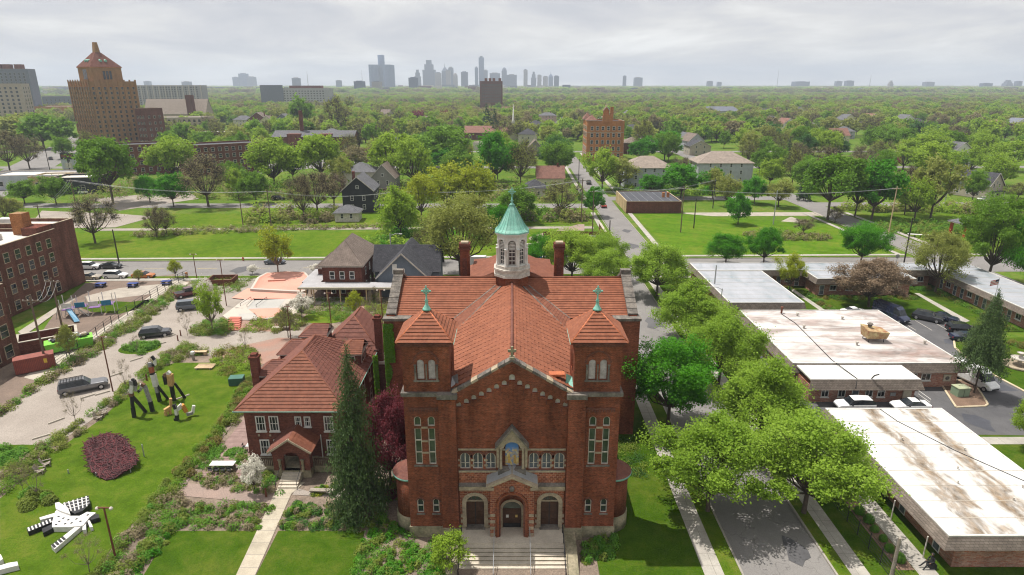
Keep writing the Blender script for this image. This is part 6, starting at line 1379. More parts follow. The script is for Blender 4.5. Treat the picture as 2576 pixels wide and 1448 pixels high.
MB().path([(46.8, 74.6, 3.55), (47, 74.4, 4.1), (47.5, 74.3, 4.3)], .09, 6).obj('satellite_arm', M['black'], B_)
flatblock('bluish-white flat roof with grey stains, long block behind the street trees', 38.0, 51.2, 104.4, 124.2, 3.6, 'roof_wc', (.4, .4, .3, .3), wins=[('r', 108 + i * 3, 'w') for i in range(5)] + [('f', 41 + i * 3, 'w') for i in range(3)], mans=.35)
flatblock('narrow bluish-white flat roof running along the cross street fence', 38.0, 87.0, 124.6, 130.2, 3.6, 'roof_wc', (.4, .4, .8, .3), wins=[('f', 53.5 + i * 1.9, 'wd'[i % 2]) for i in range(4)] + [('f', 81 + i * 1.9, 'wd'[i % 2]) for i in range(3)], mans=.35)
flatblock('white flat-roofed block projecting into the courtyard behind the rust-coloured tree', 60, 79.5, 118.6, 124.4, 3.62, 'roof_wc', (.5, .5, .9, .1), wins=[('f', 61.6, 'd'), ('f', 63.8, 'w'), ('f', 67, 'w'), ('f', 76, 'w')], mans=.3)
flatblock('white flat-roofed wing with brick rooms along the right of the courtyard', 87.2, 97.2, 100.4, 130.0, 3.6, 'roof_wc', (.9, .4, .5, .3), wins=[('l', 103 + i * 2.05, 'wdd'[i % 3]) for i in range(11)] + [('f', 90, 'd'), ('f', 93, 'w')], mans=.35)
flatblock('pale brick office corner with tan mansard at the right edge', 86, 99, 82, 95, 4.2, 'roof_far', (.6, .6, .6, .6), wins=[('l', 84, 'w'), ('l', 88, 'w'), ('f', 88, 'w')], mans=.9, band=1.5)
TB = thing('transformer_box', 'pale green electrical transformer box under the big spruce', 'utility box', (*G(2413, 995), 0), .12)
MB().cbox(0, 0, 0, 1.7, 1.3, 1.25).obj('cabinet', simple('pale_green_enamel', (.22, .3, .2), (.18, .25, .17), 2, 8, .5, .1), TB); MB().cbox(0, 0, 1.252, 1.8, 1.4, .1).obj('lid', simple('tan_green_enamel', (.38, .4, .26), (.33, .36, .24), 2, 8, .5, .1), TB); MB().cbox(0, -.66, .1, .03, .02, 1.05).obj('door_seam', M['dark'], TB)
isl = GS([(2370, 972), (2405, 958), (2448, 960), (2485, 1018), (2478, 1023), (2405, 1026)]); MB().prism(isl[::-1] if sum(isl[i][0] * isl[(i + 1) % 6][1] - isl[(i + 1) % 6][0] * isl[i][1] for i in range(6)) < 0 else isl, -.05, .1).obj('planting_island', M['mulch'])['kind'] = 'structure'
MB().path([(x, y, .06) for x, y in isl + isl[:1]], .13, 6).obj('kerb', M['kerb_y'])['kind'] = 'structure'
kb = GS([(2400, 860), (2402, 875), (2440, 910), (2500, 945), (2576, 985), (2680, 1040)]); MB().path([(x, y, .03) for x, y in kb], .16, 6).obj('kerb', M['kerb_y'])['kind'] = 'structure'
kb2 = kb + [(110, 60), (110, 100), (80, 100)]; sheet('lawn', [(x + .1, y) for x, y in kb[:-1]] + [(92, 58), (98, 60), (98, 98), (79, 97)], .01, M['lawn_dk'])
FT = thing('fountain', 'tiered pale stone fountain on the lawn at the right edge', 'fountain', (*G(2562, 922), 0)); MB().lathe([(2.1, 0), (2.1, .35), (1.8, .4), (1.75, .2)], (0, 0, 0), 24).obj('basin', M['stone'], FT, True); MB().lathe([(.3, .2), (.25, 1.0), (1.2, 1.25), (1.25, 1.35), (.3, 1.3), (.2, 2.0), (.6, 2.15), (.1, 2.2)], (0, 0, 0), 16).obj('bowl', M['white_old'], FT, True)
# ---- ramp rail, fence and person by the near block
RR = thing('ramp_rail', 'white metal ramp railing at the corner of the front white roof', 'railing', (*G(2330, 1015), 0), .0)
a, b = Vector((*G(2308, 1000), 0)) - RR.location, Vector((*G(2338, 1022), 0)) - RR.location
for z in (.5, .95): MB().tube((a.x, a.y, z), (b.x, b.y, z), .04).obj('rail', M['white'], RR)
for f in (0, .5, 1): p = a.lerp(b, f); MB().tube((p.x, p.y, 0), (p.x, p.y, .95), .04).obj('post', M['white'], RR)
FE = thing('metal_fence', 'black metal fence between the grass and the street at lower right', 'fence', (32.2, 30, 0), wb=True)
for i in range(20): y = 30 + i * 1.9; MB().tube((32.2, y, 0), (32.2, y, 1.75), .045).obj('post', M['black'], FE)
for z in (.12, .45, .78, 1.1, 1.42, 1.7): MB().tube((32.2, 30, z), (32.2, 66.1, z), .022).obj('rail', M['black'], FE)
FE = thing('metal_fence', 'thin black fence along the cross street behind the courtyard roofs', 'fence', (68, 131.9, 0), wb=True)
for i in range(30): x = 38 + i * 2.1; MB().tube((x, 131.6 + CS(x), 0), (x, 131.6 + CS(x), 1.7), .05).obj('post', M['black'], FE)
for z in (.2, 1.0, 1.65): MB().tube((38, 131.6 + CS(38), z), (99, 131.6 + CS(99), z), .025).obj('rail', M['black'], FE)
def person_sit(label, loc, rz):
    """seated figure in dark clothes, legs stretched forward (+x)"""
    e = thing('person', label, 'person', loc, rz)
    def skin(name, vs, es, rad, m, par, lv=2):
        me = bpy.data.meshes.new(name); me.from_pydata(vs, es, []); o = link(name, me, par); me.materials.append(m)
        md = o.modifiers.new('s', 'SKIN'); md.use_smooth_shade = True
        for i, r in enumerate(rad): me.skin_vertices[0].data[i].radius = (r, r) if not hasattr(r, '__len__') else r
        me.skin_vertices[0].data[0].use_root = True; sb = o.modifiers.new('d', 'SUBSURF'); sb.levels = lv; sb.render_levels = lv; return o
    cl = simple('black_clothes', (.016, .016, .018), (.03, .03, .032), 3, 12, .9, .3); sk = simple('skin', (.16, .085, .055), (.13, .07, .045), 4, 12, .6, .1)
    vs = [(0, 0, .5), (.02, 0, .72), (.0, 0, .98), (.03, 0, 1.1), (.05, 0, 1.2), (.12, .1, .5), (.55, .13, .52), (.86, .14, .12), (1.02, .15, .06), (.12, -.1, .5), (.5, -.16, .55), (.92, -.2, .2), (1.1, -.22, .18), (.0, .2, 1.0), (.08, .27, .74), (.32, .2, .62), (.0, -.2, 1.0), (.06, -.28, .74), (.3, -.2, .62)]
    es = [(0, 1), (1, 2), (2, 3), (3, 4), (0, 5), (5, 6), (6, 7), (7, 8), (0, 9), (9, 10), (10, 11), (11, 12), (2, 13), (13, 14), (14, 15), (2, 16), (16, 17), (17, 18)]
    rad = [(.16, .13), (.15, .11), (.16, .1), .06, .06, .1, .075, .055, .05, .1, .075, .055, .05, .07, .055, .045, .07, .055, .045]
    skin('body', vs, es, rad, cl, e)
    MB().lathe([(.02, -.13), (.07, -.11), (.095, -.03), (.1, .05), (.07, .11), (.02, .125)], (.08, 0, 1.33), 12).obj('head', sk, e, True)
    MB().lathe([(.105, -.03), (.115, .05), (.085, .125), (.02, .15)], (.055, 0, 1.335), 12).obj('hair', cl, e, True)
    MB().cbox(.18, 0, 1.3, .03, .025, .04).obj('nose', sk, e)
    for s in (-1, 1):
        MB().cbox(.165, s * .035, 1.345, .02, .025, .015).obj('eye', M['white'], e)
        h = MB(); h.cbox(.37, s * .2, .57, .1, .07, .05)
        for i in range(4): h.tube((.41, s * (.17 + i * .02), .6), (.5 - abs(i - 1.5) * .012, s * (.17 + i * .02), .575), .01, .008, 5)
        h.tube((.35, s * .165, .6), (.41, s * .13, .59), .011, .009, 5); h.obj('hand', sk, e)
    return e
SEAT = thing('crate_seat', 'low dark seat under the roof corner where a person sits', 'seat', (36.5, 44.9, 0)); MB().cbox(0, 0, 0, .55, .6, .4).obj('box', M['black'], SEAT); MB().cbox(-.0, 0, .402, .5, .55, .03).obj('cushion', M['black'], SEAT)
person_sit('person in black clothes sitting under the roof corner with legs stretched out', (36.45, 44.9, 0), math.pi + .25)
# ---- little fixtures
ST_ = thing('street_light', 'grey street light with long arm among the street trees', 'street light', (*G(1805, 840), 0)); MB().tube((0, 0, 0), (0, 0, 8), .1, .07).obj('pole', M['steel'], ST_); MB().path([(0, 0, 7.8), (-.8, 0, 8.2), (-2.2, 0, 8.3)], .05).obj('arm', M['steel'], ST_); MB().cbox(-2.4, 0, 8.22, .7, .28, .14).obj('lamp_head', M['white'], ST_)
FP = thing('flagpole', 'flagpole with striped flag by the right courtyard wing', 'flag', (*G(2490, 800), 0)); MB().tube((0, 0, 0), (0, 0, 7.5), .06, .04).obj('pole', M['steel'], FP)
for i in range(7): MB().add([(0.05, 0, 7.3 - i * .14), (-1.3, .15, 6.9 - i * .14), (-1.3, .15, 6.76 - i * .14), (0.05, 0, 7.16 - i * .14)], [(0, 1, 2, 3)]).obj('flag_stripe', PT['red'] if i % 2 == 0 else M['white'], FP)
MB().add([(0.05, -.02, 7.32), (-.5, .05, 7.14), (-.5, .05, 6.72), (0.05, -.02, 6.88)], [(0, 1, 2, 3)]).obj('flag_canton', PT['navy'], FP)
# ================================================================== houses and blocks
for k, c in (('bluegrey', (.13, .155, .19)), ('charcoal', (.035, .037, .042)), ('paleg', (.42, .44, .47)), ('tan', (.42, .37, .3)), ('cream2', (.6, .55, .4)), ('greenish', (.36, .42, .36)), ('pink', (.5, .33, .32)), ('weather', (.24, .23, .21)), ('beigest', (.40, .33, .27)), ('slate', (.16, .17, .21)), ('conc', (.36, .35, .36))):
    M[k] = simple(k + '_siding', c, tuple(x * .8 for x in c), .6, 5, .8, .15)
WINM = {}
def winmesh(w_, h_, fm='white', gm='glass', two=True):
    k = (round(w_, 2), round(h_, 2), fm, gm)
    if k not in WINM:
        m = MB(); m.box(-w_ / 2, -.06, 0, w_ / 2, 0, h_); m.mat(1)
        fw = min(.12, w_ * .12)
        if two:
            for a, b in ((fw, h_ / 2 - fw * .4), (h_ / 2 + fw * .4, h_ - fw)): m.add([(-w_ / 2 + fw, -.066, a), (w_ / 2 - fw, -.066, a), (w_ / 2 - fw, -.066, b), (-w_ / 2 + fw, -.066, b)], [(0, 1, 2, 3)])
        else: m.add([(-w_ / 2 + fw, -.066, fw), (w_ / 2 - fw, -.066, fw), (w_ / 2 - fw, -.066, h_ - fw), (-w_ / 2 + fw, -.066, h_ - fw)], [(0, 1, 2, 3)])
        WINM[k] = m.mesh('window', [M[fm], M[gm]])
    return WINM[k]
def winrow(e, side, w, d, zs, n, ww, wh, fm='white', margin=.12, gm='glass', xs=None):
    """n windows per storey on one side of a block w x d whose front is y = 0"""
    me = winmesh(ww, wh, fm, gm); Ls = w if side in 'fb' else d
    for z in zs:
        for i in range(n):
            a = (xs[i] if xs else -Ls / 2 + Ls * (margin + (1 - 2 * margin) * ((i + .5) / n if n > 1 else .5)))
            loc, rz_ = {'f': ((a, -.002, z), 0), 'l': ((-w / 2 - .002, a + d / 2, z), -math.pi / 2), 'r': ((w / 2 + .002, a + d / 2, z), math.pi / 2)}[side]
            link('window', me, e, loc, rz_)
def slab3(pts, th, name, m, e):
    P = [Vector(p) for p in pts]; n = (P[1] - P[0]).cross(P[-1] - P[0]).normalized()
    if n.z < 0: n = -n
    k = len(P); return MB().add([p + n * th for p in P] + P, [tuple(range(k)), tuple(range(2 * k - 1, k - 1, -1))] + [(i, k + i, k + (i + 1) % k, (i + 1) % k) for i in range(k)]).obj(name, m, e)
def gable_roof(e, x0, x1, y0, y1, z, rise, rm, wm, axis='y', o=.4):
    m = M[rm]
    if axis == 'y':
        xm = (x0 + x1) / 2; zo = z - o * rise / ((x1 - x0) / 2)
        slab3([(x0 - o, y0 - o, zo), (xm, y0 - o, z + rise), (xm, y1 + o, z + rise), (x0 - o, y1 + o, zo)], .14, 'roof_slope', m, e); slab3([(x1 + o, y0 - o, zo), (x1 + o, y1 + o, zo), (xm, y1 + o, z + rise), (xm, y0 - o, z + rise)], .14, 'roof_slope', m, e)
        MB().add([(x0, y0, z), (x1, y0, z), (xm, y0, z + rise)], [(0, 1, 2)]).obj('gable', M[wm], e); MB().add([(x0, y1, z), (x1, y1, z), (xm, y1, z + rise)], [(2, 1, 0)]).obj('gable', M[wm], e)
        for sx in (x0 - o, x1 + o): MB().bar((sx, y0 - o - .03, zo + .05), (xm, y0 - o - .03, z + rise + .06), .06, .25).obj('barge_board', M['white_old'], e)
    else:
        ym = (y0 + y1) / 2; zo = z - o * rise / ((y1 - y0) / 2)
        slab3([(x0 - o, y0 - o, zo), (x1 + o, y0 - o, zo), (x1 + o, ym, z + rise), (x0 - o, ym, z + rise)], .14, 'roof_slope', m, e); slab3([(x0 - o, y1 + o, zo), (x0 - o, ym, z + rise), (x1 + o, ym, z + rise), (x1 + o, y1 + o, zo)], .14, 'roof_slope', m, e)
        for x in (x0, x1): MB().add([(x, y0, z), (x, y1, z), (x, ym, z + rise)], [(0, 1, 2)]).obj('gable', M[wm], e)
def hip_roof(e, x0, x1, y0, y1, z, rise, rm, o=.5):
    a, b, c, d = (x0 - o, y0 - o, z), (x1 + o, y0 - o, z), (x1 + o, y1 + o, z), (x0 - o, y1 + o, z); W, D = x1 - x0 + 2 * o, y1 - y0 + 2 * o; m = M[rm]; xm, ym = (x0 + x1) / 2, (y0 + y1) / 2
    if W > D: r0, r1 = (x0 - o + D / 2, ym, z + rise), (x1 + o - D / 2, ym, z + rise); qs = [(a, b, r1, r0), (b, c, r1), (c, d, r0, r1), (d, a, r0)]
    else: r0, r1 = (xm, y0 - o + W / 2, z + rise), (xm, y1 + o - W / 2, z + rise); qs = [(a, b, r0), (b, c, r1, r0), (c, d, r1), (d, a, r0, r1)]
    for q in qs: slab3(q, .12, 'roof_slope', m, e)
    MB().box(x0 - o, y0 - o, z - .15, x1 + o, y1 + o, z - .01).obj('eave', M['white_old'], e)
def house(label, loc, w, d, h, rise, roof, wm, rm, rz=0.0, porch=None, chim=None, name='house', nw=2, group=None, fm='white', cat='house', det=True):
    if len(loc) == 2 and loc[1] > 0 and abs(loc[0]) > 250: pass
    e = thing(name, label, cat, (*loc, 0), rz, group); MB().box(-w / 2, 0, 0, w / 2, d, h).obj('wall', M[wm], e)
    if roof == 'hip': hip_roof(e, -w / 2, w / 2, 0, d, h, rise, rm)
    elif roof == 'gx': gable_roof(e, -w / 2, w / 2, 0, d, h, rise, rm, wm, 'x')
    else:
        gable_roof(e, -w / 2, w / 2, 0, d, h, rise, rm, wm, 'y')
        if rise > 2.5: link('window', winmesh(1.0, 1.1), e, (0, -.003, h + .5))
    zs = [1.0] if h < 4.5 else [1.0, 3.9] if h < 8 else [1.0, 3.9, 6.8]
    if det:
        winrow(e, 'f', w, d, zs, nw, 1.0, 1.6, fm); winrow(e, 'r' if loc[0] < 0 else 'l', w, d, zs, max(2, int(d / 4)), 1.0, 1.6, fm)
    if porch:
        MB().box(-w * .35, -1.8, 2.5, w * .35, -.01, 2.75).obj('porch_roof', M[rm], e)
        for x in (-w * .33, 0, w * .33): MB().tube((x, -1.65, 0), (x, -1.65, 2.5), .1).obj('porch_post', M['white'], e)
    if chim: MB().box(chim - .4, d * .45, h, chim + .4, d * .45 + .8, h + rise + 1.1).obj('chimney', M['brick_house'], e)
    return e
def block(label, loc, rz, w, d, h, wm, rm='roof_far', zs=(), cf=0, cs=0, ww=1.2, wh=1.6, fm='white_old', gm='glass', name='apartment_block', par=.7, sides='lr', cat='building', bands=()):
    e = thing(name, label, cat, (*loc, 0), rz); MB().box(-w / 2, 0, 0, w / 2, d, h).obj('wall', M[wm], e); MB().box(-w / 2 + .3, .3, h + .002, w / 2 - .3, d - .3, h + .08).obj('roof', M[rm], e)
    for a in ((-w / 2, 0, w / 2, .28), (-w / 2, d - .28, w / 2, d), (-w / 2, .282, -w / 2 + .28, d - .282), (w / 2 - .28, .282, w / 2, d - .282)): MB().box(a[0], a[1], h, a[2], a[3], h + par).obj('parapet', M[wm], e); MB().box(a[0] - .04, a[1] + .0, h + par + .002, a[2] + .04, a[3] + .0, h + par + .09).obj('coping', M['stone'], e)
    for zb_ in bands: MB().box(-w / 2 - .12, -.12, zb_, w / 2 + .12, d + .12, zb_ + .35).obj('stone_band', M['stone'], e)
    if cf: winrow(e, 'f', w, d, zs, cf, ww, wh, fm, .06, gm)
    for s in sides:
        if cs: winrow(e, s, w, d, zs, cs, ww, wh, fm, .06, gm)
    return e
# ---- the two houses behind the church
h1 = house('red brick house with brown hipped roof behind a flat grey canopy', (-33, 117.5), 7.6, 14, 6.6, 4.1, 'hip', 'brick_house', 'shingle_br', nw=3, fm='white')
MB().box(-6.2, 5, 0, -3.81, 12, 4.8).obj('side_wing', M['brick_house'], h1); hip_roof(h1, -6.2, -3.2, 5, 12, 4.8, 1.8, 'shingle_br'); slab3([(-.9, 1.0, 7.4), (1.1, 1.0, 7.4), (1.1, 3.2, 8.2), (-.9, 3.2, 8.2)], .12, 'dormer_roof', M['white_old'], h1); MB().box(-.8, 1.2, 6.9, 1.0, 3.0, 7.4).obj('dormer', M['paleg'], h1)
CN = thing('canopy', 'flat grey canopy on timber posts in front of the two houses', 'canopy', (-32, 115, 0), wb=True)
MB().box(-40.5, 113.8, 3.2, -18, 117.2, 3.42).obj('roof', M['conc'], CN); MB().box(-40.9, 117.203, 3.2, -37.2, 128, 3.42).obj('roof', M['conc'], CN); MB().box(-40.6, 113.6, 3.05, -18, 113.78, 3.45).obj('fascia', M['cream'], CN)
for i in range(9): MB().box(-40.3 + i * 2.5, 113.9, 0, -40.1 + i * 2.5, 114.1, 3.2).obj('post', M['wood_pale'], CN)
for i in range(4): MB().box(-40.3, 117 + i * 3, 0, -40.1, 117.2 + i * 3, 3.2).obj('post', M['wood_pale'], CN)
MB().box(-40, 113.2, -.05, -18, 117.4, .3).obj('terrace', M['concrete'], CN)
h2 = house('blue-grey gabled house with charcoal roof left of the church transept', (-21.3, 117.6), 9.6, 13, 4.4, 4.6, 'gy', 'bluegrey', 'shingle_dk', nw=2)
gable_roof(h2, -6.4, 6.6, 4.5, 11, 4.6, 4.2, 'shingle_dk', 'bluegrey', 'x'); MB().box(-6.4, 4.5, 0, 6.6, 11, 4.6).obj('cross_wing', M['bluegrey'], h2); MB().box(-1.9, -.06, 4.9, -1.0, -.003, 6.9).obj('door', M['white'], h2)
# ---- other houses: label, place in the picture, width, depth, eave, rise, roof, walls, roof cover, turn
for t_ in (
 ('dark charcoal gabled house with white-framed windows behind the meadow', (903, 535), 10, 13, 7.2, 4.3, 'gy', 'charcoal', 'shingle_gy', .06, None, -2),
 ('small white garage with grey hipped roof in front of the charcoal house', (873, 559), 7.2, 6, 2.7, 2.0, 'hip', 'white_old', 'shingle_gy', .06, None, None),
 ('white house with grey hipped roof behind the charcoal house', (905, 482), 12, 11, 7.4, 3.2, 'hip', 'white_old', 'shingle_gy', 0, None, None),
 ('weathered timber house with steep gable right of the charcoal house', (965, 492), 9, 11, 6.6, 4.8, 'gy', 'weather', 'shingle_br', 0, 1, None),
 ('cream house with brown gabled roof beside the long street', (1385, 474), 11, 9, 4.2, 4.2, 'gx', 'cream2', 'shingle_rd', 0, None, 3),
 ('small white house with charcoal roof below the cream house', (1345, 499), 7.5, 9, 3.6, 2.6, 'hip', 'white_old', 'shingle_dk', 0, None, None),
 ('grey cottage with steep gable far up the left side of the long street', (1346, 392), 9, 10, 4.2, 4.6, 'gy', 'weather', 'shingle_br', 0, 1, None),
 ('grey three-storey hip-roofed flats with balconies beyond the black-roofed hall', (1632, 477), 19, 14, 8.4, 4.0, 'hip', 'paleg', 'shingle_tan', 0, None, None),
 ('grey hip-roofed flats with tan shingles right of its twin', (1822, 462), 23, 15, 8.4, 4.2, 'hip', 'paleg', 'shingle_tan', 0, None, None),
 ('brown brick two-storey house right of the orange brick flats', (1592, 388), 11, 12, 6.5, 3.0, 'hip', 'brick_dark', 'shingle_br', 0, 1, None),
 ('white box house with dark hipped roof right of the orange flats', (1593, 344), 12, 10, 7.5, 1.8, 'hip', 'white', 'shingle_dk', 0, None, None),
 ('pale green gabled house far behind the orange brick flats', (1416, 322), 13, 11, 4.6, 4.6, 'gy', 'greenish', 'shingle_gy', 0, None, None),
 ('pink Victorian house left of the pale green gable', (1378, 314), 18, 12, 9, 3.0, 'hip', 'pink', 'shingle_gy', 0, None, 3),
 ('white garage by the pale green gabled house', (1446, 325), 12, 8, 3, 1.8, 'gy', 'white', 'shingle_gy', 0, None, None),
 ('long grey mansion with dormers among the trees at right', (1812, 297), 48, 14, 8, 5.5, 'hip', 'conc', 'slate', 0, None, 8),
 ('white gabled cottage right of the grey hip-roofed flats', (1727, 372), 9, 12, 5.5, 4, 'gy', 'white', 'shingle_gy', 0, None, None),
 ('white Victorian house with porch at the right among the trees', (2415, 425), 14, 13, 8.4, 4.4, 'gy', 'white', 'shingle_gy', .35, 1, None),
 ('beige gabled cottage with dark roof at the right edge', (2500, 500), 9, 14, 4.8, 4.4, 'gy', 'tan', 'shingle_dk', .45, 1, None),
 ('small blue-grey hip-roofed house amid the far right trees', (2128, 350), 13, 11, 5.4, 3.6, 'hip', 'paleg', 'shingle_gy', 0, 1, None),
 ('cream gabled house behind the small blue-grey one', (2135, 322), 14, 12, 7.5, 5, 'gy', 'cream2', 'shingle_gy', .2, None, None),
 ('brown warehouse with pitched roof near the right edge', (2510, 340), 34, 20, 6, 5.5, 'gy', 'brick_dark', 'shingle_rd', -.5, None, None),
 ('white house cut by the right edge of the picture', (2570, 332), 16, 12, 7.5, 4, 'gy', 'white', 'slate', .2, None, None),
 ('white gabled house with brown porch among far right trees', (1985, 330), 15, 12, 6, 5, 'gy', 'white', 'shingle_rd', .3, None, None),
 ('pale house with low roof right of the white gabled one', (2030, 328), 16, 12, 5, 3.5, 'hip', 'paleg', 'shingle_gy', 0, None, None),
 ('dark pointed house at the far right middle distance', (1942, 326), 12, 10, 6, 6, 'gy', 'charcoal', 'shingle_dk', 0, None, None),
 ('white house half hidden left of the long conifer row', (2010, 352), 10, 9, 4, 3, 'gy', 'white', 'shingle_gy', .4, None, None),
 ('yellow two-storey house beyond the long brick school', (673, 330), 13, 11, 8, 5, 'gy', 'cream2', 'shingle_br', 0, None, 3),
 ('brown gabled mansion left of the yellow house', (650, 325), 20, 12, 8, 7, 'gy', 'brick_dark', 'shingle_br', 0, None, 5),
 ('grey-blue gabled house right of the yellow house', (712, 322), 16, 12, 7, 6, 'gy', 'slate', 'shingle_gy', 0, None, None),
 ('brown chimneyed lodge right of the grey-blue gable', (745, 315), 18, 12, 7, 6, 'gy', 'brick_dark', 'shingle_br', 0, None, 4),
 ('buff gabled house far behind the round green bush', (978, 322), 12, 10, 6, 5, 'gy', 'tan', 'shingle_br', 0, None, None),
 ('grey low house among trees left of the purple trees', (1012, 305), 20, 12, 4.5, 4, 'hip', 'conc', 'shingle_gy', 0, None, None),
 ('orange-roofed house below the purple trees', (1075, 322), 20, 12, 4, 4, 'gx', 'tan', 'shingle_rd', 0, None, None),
 ('white-fronted house far left of the yellow house', (610, 318), 18, 12, 6, 4, 'hip', 'white_old', 'shingle_gy', 0, None, None)):
    lb, px, w_, d_, h_, rs2, rf, wm, rm, rz_, pc, ch = t_
    house(lb, G(*px), w_, d_, h_, rs2, rf, wm, rm, rz_, pc, ch, nw=2 if w_ < 13 else 4)
# far houses among the trees
rh = random.Random(12); FH = []
for i in range(34):
    y = 380 + 620 * rh.random(); x = rh.uniform(-.55, .8) * y
    if abs(x - 35) < 14 or x < -.35 * y and y < 560: continue
    FH.append((x / y, x, y, rh.choice(['white', 'white_old', 'paleg', 'tan', 'cream2', 'weather', 'brick_dark']), rh.choice(['shingle_gy', 'shingle_br', 'shingle_dk', 'shingle_rd']), rh.choice(['gy', 'gx', 'hip'])))
cn = {}
for q, x, y, wm, rm, rf in sorted(FH):
    k_ = {'white': 'white', 'white_old': 'white', 'paleg': 'grey', 'tan': 'tan', 'cream2': 'cream', 'weather': 'grey', 'brick_dark': 'brown'}[wm]; cn[k_] = cn.get(k_, 0) + 1
    house(f"{ORD[cn[k_] - 1]} distant {k_} house from the left among the far trees", (x, y), rh.uniform(10, 15), rh.uniform(10, 14), rh.uniform(5, 8), rh.uniform(3, 5), rf, wm, rm, rh.uniform(-.3, .3), group='distant houses among the trees', det=y < 600)
# ---- pavilion, hall, ruin
PV = thing('pavilion', 'open pavilion with grey roof and red posts behind the big right-hand maples', 'pavilion', (*G(2450, 597), 0), .1)
for x in (-3, 3):
    for y in (0, 5): MB().box(x - .3, y - .3, 0, x + .3, y + .3, 3.4).obj('post', PT['red'], PV)
hip_roof(PV, -3.4, 3.4, -.3, 5.3, 3.5, 1.6, 'shingle_gy')
hl = block('low brick hall with black flat roof and yellow brick end wall by the mown meadow', (46.3, 204), 0, 18, 21, 3.5, 'brick_dark', 'roof_blk', name='hall', par=.25)
MB().box(-9.15, -.02, 0, -9.003, 21, 3.9).obj('end_wall', M['brick_yellow'], hl)
for i in range(6): MB().box(-7 + i * 2.6, .4, 3.585, -6.94 + i * 2.6, 20.6, 3.61).obj('roof_seam', M['steel'], hl)
for x in (5.0, 6.6): MB().box(x - .4, 9, 3.5, x + .4, 9.8, 5.2).obj('chimney', M['brick_orange'], hl)
RW = thing('ruined_wall', 'roofless red brick wall with openings behind the lantern', 'ruin', (15, 158, 0), wb=True)
x0, z1 = V(1348, 566, 158)[0], V(1348, 566, 158)[1]
wq = MB(); wall_with_openings(wq, [(8, 0), (24.5, 0), (24.5, 4.2), (17.5, 4.2), (17.5, 3.6), (14, 3.6), (14, 4.2), (8, 4.2)], [rect(11, .01, 3.2, 2.5), rect(19.5, .6, 4.2, 2.2)], lambda a, b, d: (a, 158 + d, b), .4); wq.obj('front_wall', M['brick_house'], RW)
MB().box(24.1, 158.45, 0, 24.6, 172, 3.4).obj('side_wall', M['brick_house'], RW); MB().box(24.05, 158.4, 3.4, 24.65, 172, 3.6).obj('coping', M['concrete_lt'], RW); MB().box(17.6, 157.9, 2.9, 24, 157.99, 3.3).obj('white_beam', M['white'], RW); MB().box(-2, 155.5, 0, 8, 156, 1.6).obj('low_wall', M['white_old'], RW)
RB = sheet('rubble', [(6, 160), (12, 160), (13, 166), (7, 167)], .0, M['gravel_red']); MB().lathe([(4, 0), (3, .5), (1.6, 1.0), (.2, 1.5)], (8.5, 168, 0), 12).obj('rubble_heap', M['gravel_red'])['kind'] = 'stuff'
PTl = thing('portable_toilet', 'blue portable toilet behind the church lantern', 'toilet', (*G(1357, 652), 0)); MB().cbox(0, 0, 0, 1.2, 1.2, 2.1).obj('cabin', simple('blue_plastic', (.05, .16, .4), (.04, .13, .33), 2, 8, .5), PTl); MB().cbox(0, 0, 2.1, 1.3, 1.3, .2).obj('roof', M['white'], PTl); MB().cbox(0, -.62, .1, .8, .03, 1.9).obj('door', simple('blue_plastic_door', (.07, .2, .48), (.06, .18, .42), 2, 8, .5), PTl)
SK2 = thing('skip', 'dark rubbish skip behind the lantern', 'skip', (*G(1325, 660), 0)); MB().prism([(-1.2, -.8), (1.2, -.8), (1.2, .8), (-1.2, .8)], .1, 1.5, [(-1.4, -.9), (1.4, -.9), (1.4, .9), (-1.4, .9)]).obj('bin', M['black'], SK2); MB().cbox(0, 0, 1.502, 2.6, 1.7, .06).obj('lid', M['stone_dark'], SK2)
# ---- school at left
sc1 = block('four-storey brown brick school wing at the left edge beyond the playground', (-99.5, 104), 0, 18, 18.5, 12.2, 'brick_school', 'roof_far', (.6, 3.7, 6.7, 9.5), 3, 6, 1.35, 1.9, 'stone', name='school_wing', par=.6, sides='r')
sc2 = block('tall blank brick end of the school with white roof and brick shaft', (-100.2, 122.6), 0, 19, 5.8, 13.0, 'brick_school', 'roof_far', name='school_end', par=.7)
MB().box(6.2, -4.2, 0, 9.2, -.01, 13.8).obj('stair_shaft', M['brick_dark'], sc2); MB().box(3.8, -3.2, 12, 6.1, -1, 16.4).obj('chimney', M['brick_orange'], sc2); MB().box(-3, 1.5, 13.1, 0, 3.5, 14.4).obj('roof_unit', M['white'], sc2); MB().box(-8, -9, 12.4, 2, -4.3, 15.8).obj('penthouse', M['brick_school'], sc2)
sc3 = block('near brown brick school block cut by the left edge', (-85.2, 78), 0, 19, 11.5, 11.2, 'brick_school', 'roof_far', (.7, 3.9, 7.2), 3, 4, 1.6, 2.1, 'stone', name='school_block', par=.6, sides='r')
for x, y, w_, h_ in ((-4, 3, 3, 1.6), (2, 9, 2, 1.1), (-6, 13, 4, 2.4)): MB().box(x, y, 12.3, x + w_, y + 2.5, 12.3 + h_).obj('roof_unit', M['white_old'] if w_ < 4 else M['brick_school'], sc1)
MB().box(4.5, -.01 - 3.4, 0, 9.02, -.01, 10.2).obj('stepped_bay', M['brick_school'], sc1)
CT = thing('shipping_container', 'rust-red shipping container beside the near school block', 'container', (*G(92, 930), 0), .62); CT.scale = (.8, .8, .85); MB().box(-3.0, -1.2, .12, 3.0, 1.2, 2.6).obj('box', simple('rust_red_steel', (.2, .05, .038), (.14, .04, .03), .8, 6, .6, .2), CT)
